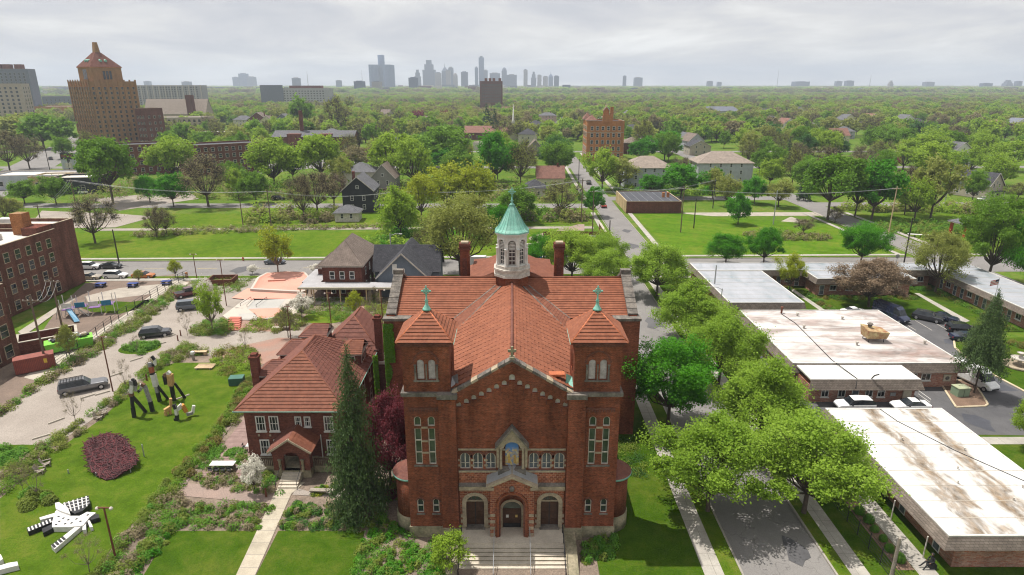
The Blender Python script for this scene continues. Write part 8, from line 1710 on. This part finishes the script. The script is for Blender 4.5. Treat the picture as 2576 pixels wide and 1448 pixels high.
for i, (px, n, lb, cv, mats) in enumerate((([(478, 1215), (500, 1160), (625, 1150), (690, 1190), (705, 1242), (560, 1236)], 14000, 'flower bed left of the rectory steps', .75, ['bed', 'hedge', 'dry']), ([(440, 1262), (690, 1275), (655, 1332), (430, 1332)], 14000, 'flower bed above the left front lawn', .8, ['bed', 'hedge', 'dry', 'bed']), ([(735, 1264), (960, 1278), (995, 1334), (702, 1332)], 18000, 'flower bed above the right front lawn', .85, ['bed', 'hedge', 'dk', 'dry']), ([(905, 1345), (1000, 1318), (1040, 1362), (1128, 1362), (1112, 1500), (885, 1500)], 22000, 'lush bed left of the church stairs', 1.0, ['bed', 'bri', 'hedge', 'bed']), ([(1455, 1372), (1545, 1350), (1548, 1400), (1462, 1425)], 5000, 'low shrubs at the right of the church stairs', .9, ['bed', 'hedge']), ([(405, 1300), (440, 1338), (345, 1480), (285, 1480), (372, 1350)], 9000, 'leafy border left of the front lawn', .9, ['bed', 'bri', 'hedge']), ([(505, 1160), (520, 1130), (610, 1130), (618, 1150)], 6000, 'green shrubs in front of the deck', 1.2, ['bed']), ([(780, 1245), (800, 1225), (930, 1225), (920, 1240)], 3500, 'bed around the timber bench', .7, ['bed', 'gold', 'hedge']), ([(930, 1220), (1000, 1200), (1005, 1260), (940, 1265)], 5000, 'ground cover at the foot of the stair turret', .7, ['hedge', 'pur', 'bed']))):
    bed('ground_cover', px, n, .15, .75, .085, mats, lb, 'plants', cover=cv, seed=20 + i, clump=.55)
mass('ground_cover', [(9.6, 66), (11.5, 66), (14.6, 66.4), (14.6, 58), (13.2, 58)], 3000, .2, .6, .08, ['dk', 'hedge'], 'low planting along the church flank', 'plants', seed=44)
for i, (pl, lb) in enumerate((([(52.3, 122.8), (59.2, 122.8), (59.2, 124), (52.3, 124)], 'hedge under the back courtyard windows'), ([(58.6, 110), (59.6, 110), (59.6, 121), (58.6, 121)], 'hedge at the left of the projecting block'), ([(61, 116.8), (79, 116.8), (79, 117.7), (61, 117.7)], 'red-tipped hedge before the projecting block'), ([(80, 122.6), (86, 122.6), (86, 123.8), (80, 123.8)], 'hedge in the courtyard corner'), ([(85.3, 101), (86.4, 101), (86.4, 122), (85.3, 122)], 'long red-tipped hedge along the right wing'), ([(80.5, 93), (85, 93), (85, 94.5), (80.5, 94.5)], 'clipped hedge by the pale office corner'))):
    mass('hedge', pl, 4000, .6, .9, .09, ['bed', 'hedge_r'], lb, 'hedge', seed=60 + i, kind='thing')
bed('undergrowth', [(1870, 592), (1900, 585), (2000, 590), (2095, 598), (2080, 606), (1900, 606)], 9000, .6, 1.8, .2, ['oli', 'hedge', 'dry'], 'scrub between the mown meadow and the cracked car park', 'scrub', seed=71)
bed('undergrowth', [(330, 600), (520, 590), (760, 580), (980, 575), (980, 568), (760, 570), (520, 575), (340, 585)], 9000, .5, 1.6, .2, ['dry', 'hedge', 'oli'], 'scrub along the alley behind the rough meadow', 'scrub', seed=72, cover=.5)
bed('undergrowth', [(2120, 585), (2250, 560), (2420, 560), (2430, 585), (2250, 590)], 9000, .6, 2.0, .25, ['mid', 'hedge', 'bed'], 'undergrowth beneath the trees right of the crossing', 'scrub', seed=73, cover=.6)
for i, (pl, n_, h0, h1, lb) in enumerate((([(-58, 224), (22, 224), (20, 262), (-70, 262)], 16000, 1.5, 5, 'brushy thicket behind the charcoal house'), ([(-80, 187), (-56, 187), (-56, 203), (-84, 203)], 8000, 1.5, 5, 'brown thicket left of the charcoal house'), ([(-40, 152), (-14, 152), (-8, 176), (-36, 178)], 9000, 1, 3.5, 'leafy brush under the bright trees behind the church'), ([(-2, 190), (22, 190), (22, 206), (-20, 206)], 9000, 1.5, 4.5, 'brush between the street and the bright trees'), ([(110, 207), (170, 200), (190, 214), (112, 214)], 9000, 1.5, 5, 'brush beneath the trees right of the right-hand street'), ([(40, 240), (98, 240), (98, 256), (40, 250)], 9000, 1.5, 4.5, 'brush in front of the grey hip-roofed flats'), ([(-160, 232), (-75, 228), (-75, 275), (-165, 275)], 12000, 1.5, 5, 'brush below the brown brick flats'))):
    mass('undergrowth', pl, n_, h0, h1, .38, [['mid', 'oli', 'brn'], ['brn', 'oli', 'yel'], ['yel', 'mid', 'bri']][i % 3], lb, 'scrub', seed=80 + i, clump=2.6, cover=.7)
rs_ = np.random.RandomState(9); n = 6500; ax = rs_.uniform(0, 1, n) ** 1.2; zz_ = rs_.uniform(1, 14.2, n)
cx_ = np.where(rs_.rand(n) < .55, -14.45 + ax * 1.0, -14.6 + ax * .3); P3 = np.stack([cx_, 66.72 - rs_.uniform(0, .12, n), zz_], 1)
keep = (zz_ > 9.5) | (cx_ < -14.1 + .25 * np.sin(zz_ * 1.7)); P3 = P3[keep]; nv = unit(rs_, len(P3)) * .6 + np.array([0, -1, .3]); nv /= np.linalg.norm(nv, axis=1)[:, None]
tag(link('ivy', quads_mesh('ivy', P3, nv, rs_.uniform(.07, .15, len(P3)), rs_.uniform(0, 1, len(P3)), [L['ivy']])), 'bright green ivy climbing the left transept buttress', 'ivy')
rs_ = np.random.RandomState(10); P3 = np.stack([-15.4 - rs_.uniform(0, .5, 3500), 66.4 - rs_.uniform(0, .25, 3500), rs_.uniform(0, 10.5, 3500)], 1); nv = unit(rs_, 3500) + np.array([0, -.6, .3]); nv /= np.linalg.norm(nv, axis=1)[:, None]
tag(link('ivy', quads_mesh('ivy', P3, nv, rs_.uniform(.07, .15, 3500), rs_.uniform(0, 1, 3500), [L['ivy']])), 'column of yellow-green ivy left of the transept', 'ivy')
# ================================================================== trees of the middle distance
MIDT = [('vase', 'mid', 285, 512, 350, 140), ('round', 'yel', 445, 462, 345, 125), ('bare', 'brn', 525, 520, 388, 135), ('round', 'mid', 62, 512, 455, 75), ('round', 'mid', 142, 515, 445, 75), ('round', 'bri', 378, 510, 442, 62), ('round', 'bri', 437, 520, 437, 82), ('round', 'mid', 645, 512, 430, 82), ('oval', 'yel', 690, 475, 350, 130), ('round', 'dk', 738, 460, 372, 70), ('vase', 'yel', 812, 470, 342, 125), ('bare', 'brn', 800, 540, 430, 110), ('bare', 'brn', 765, 555, 440, 70), ('bare', 'rust', 840, 520, 435, 90), ('bare', 'brn', 240, 612, 495, 120), ('bare', 'brn', 395, 598, 520, 70), ('bare', 'oli', 420, 590, 525, 70), ('open', 'yel', 985, 470, 335, 130), ('open', 'yel', 1040, 480, 350, 110), ('round', 'mid', 1115, 425, 320, 155), ('round', 'bri', 1118, 432, 372, 110), ('open', 'gold', 1130, 540, 412, 130), ('open', 'gold', 1195, 545, 408, 130), ('oval', 'yel', 1010, 600, 470, 110), ('open', 'gold', 1060, 560, 440, 90), ('oval', 'bri', 1245, 470, 335, 105), ('bare', 'oli', 1310, 470, 352, 100), ('bare', 'oli', 1412, 545, 458, 115), ('round', 'mid', 1300, 560, 470, 100), ('oval', 'mid', 1392, 402, 336, 50), ('round', 'gold', 1325, 350, 310, 65), ('round', 'bri', 1492, 545, 472, 66), ('open', 'yel', 1515, 480, 375, 100), ('open', 'oli', 1560, 480, 400, 90), ('round', 'bri', 1712, 498, 415, 115), ('round', 'bri', 1640, 490, 440, 70), ('round', 'bri', 1612, 408, 350, 75), ('round', 'bri', 1672, 405, 332, 95), ('open', 'oli', 1792, 500, 425, 60), ('round', 'bri', 1800, 495, 425, 42), ('open', 'oli', 1828, 520, 440, 70), ('oval', 'bri', 1856, 565, 485, 66), ('round', 'bri', 1897, 512, 445, 66), ('open', 'oli', 1958, 520, 452, 80), ('con', 'spr2', 2022, 505, 410, 46), ('con', 'spr2', 1978, 430, 345, 42), ('round', 'mid', 1955, 440, 370, 56), ('vase', 'mid', 2082, 552, 395, 160), ('oval', 'bri', 2192, 552, 405, 125), ('vase', 'mid', 2150, 545, 420, 90), ('bare', 'brn', 2275, 540, 420, 90), ('open', 'yel', 2300, 555, 450, 90), ('open', 'oli', 2340, 550, 400, 120), ('open', 'yel', 2270, 430, 370, 90), ('round', 'pur', 2225, 440, 388, 64), ('open', 'yel', 2330, 420, 330, 120), ('vase', 'mid', 2240, 390, 320, 110), ('round', 'mid', 2445, 510, 432, 60), ('open', 'yel', 2540, 430, 355, 110), ('con', 'spr2', 2425, 370, 305, 34), ('bare', 'brn', 2100, 560, 520, 50), ('bare', 'oli', 2560, 500, 460, 90), ('bare', 'brn', 2020, 590, 550, 60), ('round', 'yel', 1935, 470, 400, 70), ('bare', 'oli', 1620, 400, 300, 70), ('con', 'spr2', 1225, 345, 262, 60), ('con', 'spr2', 1245, 350, 275, 40), ('round', 'pur', 1050, 315, 280, 46), ('round', 'pur', 1117, 315, 280, 40), ('round', 'yel', 972, 355, 328, 38), ('round', 'mid', 760, 335, 245, 70), ('bare', 'oli', 850, 345, 240, 90), ('bare', 'oli', 920, 360, 300, 80), ('bare', 'brn', 25, 430, 330, 110), ('bare', 'brn', 75, 425, 345, 80), ('round', 'mid', 110, 375, 290, 95), ('round', 'mid', 160, 375, 300, 85), ('round', 'oli', 40, 372, 295, 90), ('round', 'mid', 165, 400, 345, 50), ('bare', 'oli', 15, 560, 490, 60), ('round', 'oli', 30, 545, 500, 70), ('open', 'yel', 560, 420, 345, 60), ('open', 'oli', 660, 420, 345, 60), ('open', 'brn', 900, 440, 370, 90), ('open', 'oli', 955, 430, 350, 80), ('open', 'oli', 860, 480, 395, 70), ('oval', 'yel', 600, 500, 425, 55), ('bare', 'oli', 1080, 660, 560, 90), ('round', 'bri', 1255, 610, 520, 70)]
for st, lf, xb, yb, yt, wp in MIDT: tpx(st, lf, xb, yb, yt, wp, None, name='spruce_tree' if st == 'con' else 'tree')
# more trees between the houses, thinner near streets and open ground
HS = [(o.location.x, o.location.y, 24 if o['category'] in ('building', 'tower') else 12) for o in bpy.data.objects if o.parent is None and o.get('category') in ('house', 'building', 'tower', 'church', 'car', 'van', 'pickup truck', 'pavilion', 'sign')]
def free(x, y, r=13):
    if 134 < y < 206 and abs(x) < 260: return False
    if abs(x - 33) < 7 + y * .004 or abs(x - 103) < 8 or (-300 < x < 30 and 209 < y < 227): return False
    for a, b in ((315, 334), (395, 411), (225, 240)):
        if a < y < b: return False
    if x < -120 and abs((x + 187) + .5 * (y - 207)) < 26: return False
    if x < -90 and y < 240: return False
    return all(abs(x - a) > w_ or not (-34 - w_ < y - b < 20) for a, b, w_ in HS)
rq = random.Random(21); kinds = [('round', 'mid'), ('open', 'oli'), ('bare', 'oli'), ('bare', 'brn'), ('round', 'yel'), ('vase', 'mid'), ('open', 'yel'), ('round', 'dk'), ('bare', 'oli'), ('open', 'oli'), ('oval', 'mid'), ('round', 'yel'), ('open', 'yel'), ('round', 'mid')]
k = 0; placed = [(t[3], t[4]) for t in TREES]
while k < 165:
    y = 225 + 300 * rq.random() ** .8; x = rq.uniform(-.78, .82) * y
    if not free(x, y) or any((x - a) ** 2 + (y - b) ** 2 < 60 for a, b in placed): continue
    st, lf = rq.choice(kinds); h = rq.uniform(9, 17); tree(st, lf, x, y, h, h * rq.uniform(.75, 1.1)); placed.append((x, y)); k += 1
# labels that tell the trees apart: look, then the landmark they stand by, then their order
LOOK = {'mid': 'mid-green', 'yel': 'yellow-green', 'bri': 'vivid green', 'oli': 'olive budding', 'brn': 'bare brown', 'dk': 'dark green', 'gold': 'golden-green', 'pur': 'purple', 'rust': 'rusty brown', 'spr2': 'dark', 'pal': 'pale green'}
FORM = {'round': 'round tree', 'vase': 'spreading tree', 'bare': 'twiggy tree', 'open': 'airy tree', 'oval': 'tall tree', 'con': 'spruce'}
LM = [('charcoal house', -51, 203), ('black-roofed hall', 46, 212), ('orange brick flats', 50, 355), ('tall tan tower', -284, 455), ('brown brick flats', -133, 300), ('long brick school', *G(790, 378)), ('white steeple', *G(1260, 352)), ('cream street house', *G(1385, 474)), ('grey hip-roofed flats', *G(1632, 477)), ('right grey flats', *G(1822, 462)), ('white Victorian house', *G(2415, 425)), ('beige cottage', *G(2500, 500)), ('mown meadow', 68, 165), ('rough meadow', -60, 165), ('grey mansion', *G(1812, 297)), ('right-hand crossing', 103, 140), ('dark shop', *G(188, 488)), ('left avenue', -230, 320), ('white lantern', 0, 73), ('weathered timber house', *G(965, 492)), ('small blue-grey house', *G(2128, 350)), ('brown warehouse', *G(2510, 340)), ('gothic church', *G(445, 318)), ('pink Victorian house', *G(1378, 314))]
byl = {}
for e, st, lf, x, y, h, w_ in TREES:
    if 'label' in e: continue
    nm, a, b = min(LM, key=lambda q: (q[1] - x) ** 2 + (q[2] - y) ** 2); dx, dy = x - a, y - b
    rel = ('right of' if dx > 0 else 'left of') if abs(dx) > abs(dy) else ('behind' if dy > 0 else 'in front of')
    byl.setdefault(f"{LOOK[lf]} {FORM[st]} {rel} the {nm}", []).append((x, e))
for lb, l in byl.items():
    l.sort(key=lambda q: q[0])
    for i, (x, e) in enumerate(l): e['label'] = lb if len(l) == 1 else lb + (', ' + ORD[min(i, 15)] + ' from the left'); e['group'] = 'trees of the neighbourhood'
# ================================================================== the wood beyond, skyline, air
SRC = []
for st, lf, s in (('round', 'mid', 0), ('open', 'oli', 1), ('open', 'yel', 0), ('round', 'pal', 1), ('bare', 'oli', 0), ('bare', 'brn', 1), ('open', 'oli', 0), ('vase', 'yel', 1), ('bare', 'oli', 1), ('open', 'brn', 0), ('open', 'oli', 1), ('round', 'oli', 0)):
    c = unit_tree(st, 'f', s)[2]; me = quads_mesh('far_tree', c[0], c[1], c[2], c[3], [L[lf], L['bark']], extra=c[4]); SRC.append(bpy.data.objects.new('far_tree', me))
rs_ = np.random.RandomState(4); pts = []
for y0, y1, area in ((470, 1100, 125), (1100, 2500, 620), (2500, 7500, 2600)):
    n = int(.86 * (y1 ** 2 - y0 ** 2) / area); yy = np.sqrt(rs_.uniform(y0 ** 2, y1 ** 2, n)); xx = rs_.uniform(-.86, .86, n) * yy; pts.append(np.stack([xx, yy], 1))
pts = np.concatenate(pts); ok = np.ones(len(pts), bool)
for a, b, w_ in HS:
    if b > 250: ok &= ~((np.abs(pts[:, 0] - a) < 14 + b * .012) & (pts[:, 1] - b < 14) & (pts[:, 1] - b > -30 - b * .05))
ok &= ~(np.abs(pts[:, 0] - 35) < 6); ok &= ~((pts[:, 0] < -120) & (np.abs(pts[:, 0] + 187 + .5 * (pts[:, 1] - 207)) < 30) & (pts[:, 1] < 700)); ok &= ~((pts[:, 0] < -.55 * pts[:, 1]) & (pts[:, 1] > 1300) & (rs_.rand(len(pts)) < .6))
nz_ = np.sin(pts[:, 0] * .011 + 1.3) * np.sin(pts[:, 1] * .013) + rs_.normal(size=len(pts)) * .35; ok &= ~((nz_ < -.75) & (pts[:, 1] < 1500)); pts = pts[ok]
me = bpy.data.meshes.new('forest'); n = len(pts); me.vertices.add(n); me.vertices.foreach_set('co', np.concatenate([pts, np.full((n, 1), -.15)], 1).astype(np.float32).ravel())
H_ = rs_.uniform(8, 16, n) * np.where(pts[:, 1] > 2400, 1.75, 1.0); W_ = H_ * rs_.uniform(.8, 1.2, n) * np.where(pts[:, 1] > 1500, 1.6, 1.0) * np.where(pts[:, 1] > 3000, 1.8, 1.0)
for nm, tp, vals in (('scl', 'FLOAT_VECTOR', np.stack([W_, W_, H_], 1).ravel()), ('rot', 'FLOAT_VECTOR', np.stack([np.zeros(n), np.zeros(n), rs_.uniform(0, 6.28, n)], 1).ravel())):
    a = me.attributes.new(nm, tp, 'POINT'); a.data.foreach_set('vector', vals.astype(np.float32))
a = me.attributes.new('idx', 'INT', 'POINT'); a.data.foreach_set('value', rs_.randint(0, len(SRC), n).astype(np.int32))
fo = link('forest', me); tag(fo, 'sea of spring trees stretching to the horizon', 'forest', None, 'stuff')
ng = bpy.data.node_groups.new('forest', 'GeometryNodeTree'); ng.interface.new_socket('Geometry', in_out='INPUT', socket_type='NodeSocketGeometry'); ng.interface.new_socket('Geometry', in_out='OUTPUT', socket_type='NodeSocketGeometry')
gi, go, jn, ip = N(ng, 'NodeGroupInput'), N(ng, 'NodeGroupOutput'), N(ng, 'GeometryNodeJoinGeometry'), N(ng, 'GeometryNodeInstanceOnPoints')
for o in reversed(SRC):
    oi = N(ng, 'GeometryNodeObjectInfo'); oi.inputs['Object'].default_value = o; g2 = N(ng, 'GeometryNodeGeometryToInstance'); ng.links.new(oi.outputs['Geometry'], g2.inputs[0]); ng.links.new(g2.outputs[0], jn.inputs[0])
def named(nm, tp): q = N(ng, 'GeometryNodeInputNamedAttribute', data_type=tp); q.inputs[0].default_value = nm; return q.outputs[0]
ip.inputs['Pick Instance'].default_value = True
ng.links.new(gi.outputs[0], ip.inputs['Points']); ng.links.new(jn.outputs[0], ip.inputs['Instance']); ng.links.new(named('idx', 'INT'), ip.inputs['Instance Index']); ng.links.new(named('rot', 'FLOAT_VECTOR'), ip.inputs['Rotation']); ng.links.new(named('scl', 'FLOAT_VECTOR'), ip.inputs['Scale']); ng.links.new(ip.outputs[0], go.inputs[0])
fo.modifiers.new('forest', 'NODES').node_group = ng
# skyline
def glazed(name, c, gap):
    m = brick(name, c, tuple(x * .85 for x in c), tuple(x * .5 for x in c), w_=5, h_=4, stain=.15); return m
SKM = [glazed('blue_tower', (.09, .14, .26), 1), glazed('grey_tower', (.15, .17, .24), 1), glazed('beige_tower', (.33, .29, .26), 1), glazed('dark_tower', (.06, .08, .14), 1)]
def sky_box(x0, x1, yt, D, m, label, shape='box', grp='downtown skyline', base=0):
    t = D / 1668.6; X0, X1 = (x0 - 1288) * t, (x1 - 1288) * t; h = 40 + (213 - yt) * .952 * t * 1.0; w_ = X1 - X0; e = thing('skyscraper', label, 'skyscraper', ((X0 + X1) / 2, D, 0), 0, grp)
    if shape == 'step': MB().box(-w_ / 2, 0, 0, w_ / 2, w_, h * .68).obj('base', SKM[m], e); MB().box(-w_ * .34, w_ * .1, h * .68, w_ * .34, w_ * .9, h * .86).obj('shaft', SKM[m], e); MB().box(-w_ * .2, w_ * .2, h * .86, w_ * .2, w_ * .8, h).obj('crown', SKM[m], e)
    elif shape == 'point': MB().box(-w_ / 2, 0, 0, w_ / 2, w_, h * .78).obj('shaft', SKM[m], e); MB().prism([(-w_ / 2, 0), (w_ / 2, 0), (w_ / 2, w_), (-w_ / 2, w_)], h * .78, h * .93, [(-w_ * .12, w_ * .38), (w_ * .12, w_ * .38), (w_ * .12, w_ * .62), (-w_ * .12, w_ * .62)]).obj('crown', SKM[m], e); MB().tube((0, w_ / 2, h * .93), (0, w_ / 2, h * 1.12), w_ * .06, .4).obj('spire', SKM[m], e)
    elif shape == 'dome': MB().box(-w_ / 2, 0, 0, w_ / 2, w_, h * .85).obj('shaft', SKM[m], e); MB().lathe([(w_ * .45, 0), (w_ * .4, h * .06), (w_ * .25, h * .12), (.5, h * .15)], (0, w_ / 2, h * .85), 10).obj('dome', SKM[m], e)
    else: MB().box(-w_ / 2, 0, 0, w_ / 2, w_ * .8, h).obj('shaft', SKM[m], e); MB().box(-w_ * .3, w_ * .2, h, w_ * .25, w_ * .6, h * 1.04).obj('roof_plant', SKM[(m + 1) % 4], e)
    return e
rc = thing('skyscraper', 'cluster of dark glass towers round a tall cylinder, largest in the skyline', 'skyscraper', ((960 - 1288) * 2.397, 4000, 0), 0, 'downtown skyline')
MB().lathe([(20, 0), (20, 206), (17, 208)], (0, 30, 0), 24).obj('central_cylinder', SKM[0], rc, True)
for sx in (-1, 1):
    for sy in (0, 62): MB().lathe([(30, 0), (30, 152)], (sx * 42, sy, 0), 8, math.pi / 8).obj('outer_tower', SKM[0], rc)
SL = [(586, 600, 195, 5500, 0, 'box'), (602, 622, 186, 5600, 0, 'box'), (622, 641, 194, 5550, 1, 'box'), (735, 753, 197, 3600, 1, 'box'), (362, 376, 205, 4500, 1, 'box'), (457, 476, 206, 4300, 1, 'box'), (845, 858, 203, 4200, 1, 'box'), (1043, 1058, 176, 4500, 1, 'step'), (1064, 1094, 152, 4600, 1, 'step'), (1095, 1110, 184, 4500, 2, 'box'), (1112, 1127, 166, 4700, 1, 'point'), (1122, 1134, 178, 4400, 2, 'box'), (1129, 1141, 171, 4650, 1, 'box'), (1140, 1151, 184, 4550, 2, 'dome'), (1160, 1177, 182, 4400, 3, 'box'), (1195, 1203, 171, 4600, 0, 'box'), (1205, 1218, 146, 4700, 0, 'box'), (1217, 1227, 178, 4550, 1, 'box'), (1232, 1258, 185, 4600, 1, 'box'), (1262, 1275, 170, 4700, 1, 'dome'), (1275, 1300, 189, 4500, 1, 'box'), (1317, 1327, 177, 4800, 2, 'box'), (1336, 1349, 181, 4700, 1, 'step'), (1352, 1362, 190, 4700, 2, 'box'), (1380, 1391, 184, 4900, 0, 'point'), (1394, 1406, 192, 4300, 3, 'box'), (1366, 1378, 193, 4800, 2, 'box'), (1028, 1050, 196, 3000, 3, 'box'), (1567, 1575, 192, 5000, 3, 'box'), (1596, 1616, 196, 5000, 1, 'box'), (1780, 1802, 202, 5000, 1, 'box'), (1805, 1822, 204, 5000, 1, 'box'), (2002, 2060, 203, 5000, 3, 'box'), (2104, 2128, 202, 5000, 1, 'box'), (2130, 2160, 201, 5000, 3, 'box'), (2238, 2254, 200, 4600, 2, 'step'), (2330, 2365, 204, 5000, 1, 'box'), (2476, 2512, 207, 4200, 3, 'box'), (2532, 2560, 199, 4600, 1, 'step'), (2558, 2580, 202, 4600, 3, 'box'), (890, 915, 205, 2600, 3, 'box'), (935, 958, 206, 2700, 2, 'box')]
DSC = {'box': 'flat-topped', 'step': 'stepped', 'point': 'spired', 'dome': 'round-crowned'}; CLR = ['blue', 'grey', 'beige', 'dark']; cnt = {}
SL = [q if q[0] < 1700 else (q[0], q[0] + (q[1] - q[0]) * .6, q[2] + 3, *q[3:]) for q in SL]
for q in SL: cnt.setdefault((q[4], q[5]), []).append(q)
for l in cnt.values(): l.sort()
for q in SL:
    l = cnt[(q[4], q[5])]; i = l.index(q); sky_box(*q[:4], q[4], f"{DSC[q[5]]} {CLR[q[4]]} skyline tower" + (f", {ORD[min(i, 15)]} of its kind from the left" if len(l) > 1 else ' on the horizon'), q[5])
lowm = MB(); rl = random.Random(5)
for i in range(420):
    y = rl.uniform(2600, 5600); x = rl.uniform(-.85, .85) * y; w_ = rl.uniform(20, 90); h = rl.uniform(10, 30) * (1.3 if -.2 < x / y < .1 else 1); lowm.mat(rl.randrange(4)); lowm.box(x - w_ / 2, y, -.1, x + w_ / 2, y + w_ * .5, h)
tag(lowm.obj('distant_district', [SKM[1], SKM[3], M['white_old'], M['brick_dark']]), 'low hazy buildings filling the horizon band', 'district', None, 'stuff')
for i, (x, yt, D) in enumerate(((775, 180, 3500), (912, 178, 4200), (1955, 176, 4800), (2188, 190, 4500))):
    t = D / 1668.6; e = thing('radio_mast', ['slender mast above the hospital block', 'slender mast left of the dark glass cluster', 'tall lattice mast over the right horizon', 'short mast over the far right horizon'][i], 'mast', ((x - 1288) * t, D, 0), 0, 'radio masts'); MB().tube((0, 0, 0), (0, 0, 40 + (213 - yt) * .952 * t), 2.2, .6, 4).obj('mast', M['stone_dark'], e)
m, t, p, o_ = newmat('river_water'); p.inputs['Base Color'].default_value = (.12, .14, .16, 1); p.inputs['Roughness'].default_value = .15
sheet('river', [(-4500, 2300), (-1250, 2500), (-900, 3300), (-1500, 3600), (-5200, 3100)], -.05, m)
for x, y, r_ in ((22.5, 38, 1.3), (25.6, 47, 1.0), (21.8, 88, 1.2), (25, 104, 1.5), (-30, 140, 1.4), (-62, 138, 1.7), (60, 143, 1.6), (31.5, 160, 1.5), (33, 178, 1.2), (104, 128, 1.6), (68, 80, 1.5), (72, 95, 1.2), (58, 70, 1.3)):
    sheet('tar_patch', [(x + r_ * (1 + .35 * math.sin(i * 2.3 + x)) * math.cos(i * .6283), y + 1.7 * r_ * (1 + .3 * math.sin(i * 1.7 + y)) * math.sin(i * .6283)) for i in range(10)], -.088 if x < 50 or y > 125 else -.004, M['asphalt_dk'] if x < 50 or y > 125 else M['roof_blk'])
# the air: even haze over the whole plain
hz = MB().box(-6800, -300, -1.2, 6800, 9300, 262).obj('haze', []); hz['kind'] = 'stuff'; hz['label'] = 'pale haze lying over the plain'
m = bpy.data.materials.new('haze_air'); m.use_nodes = True; t = m.node_tree; t.nodes.clear(); o_ = N(t, 'ShaderNodeOutputMaterial'); pv = N(t, 'ShaderNodeVolumePrincipled')
pv.inputs['Color'].default_value = (.77, .87, 1.0, 1); pv.inputs['Density'].default_value = 0.00015; pv.inputs['Anisotropy'].default_value = 0.1; t.links.new(pv.outputs[0], o_.inputs['Volume']); hz.data.materials.append(m)
print('OBJECTS', len(bpy.data.objects))
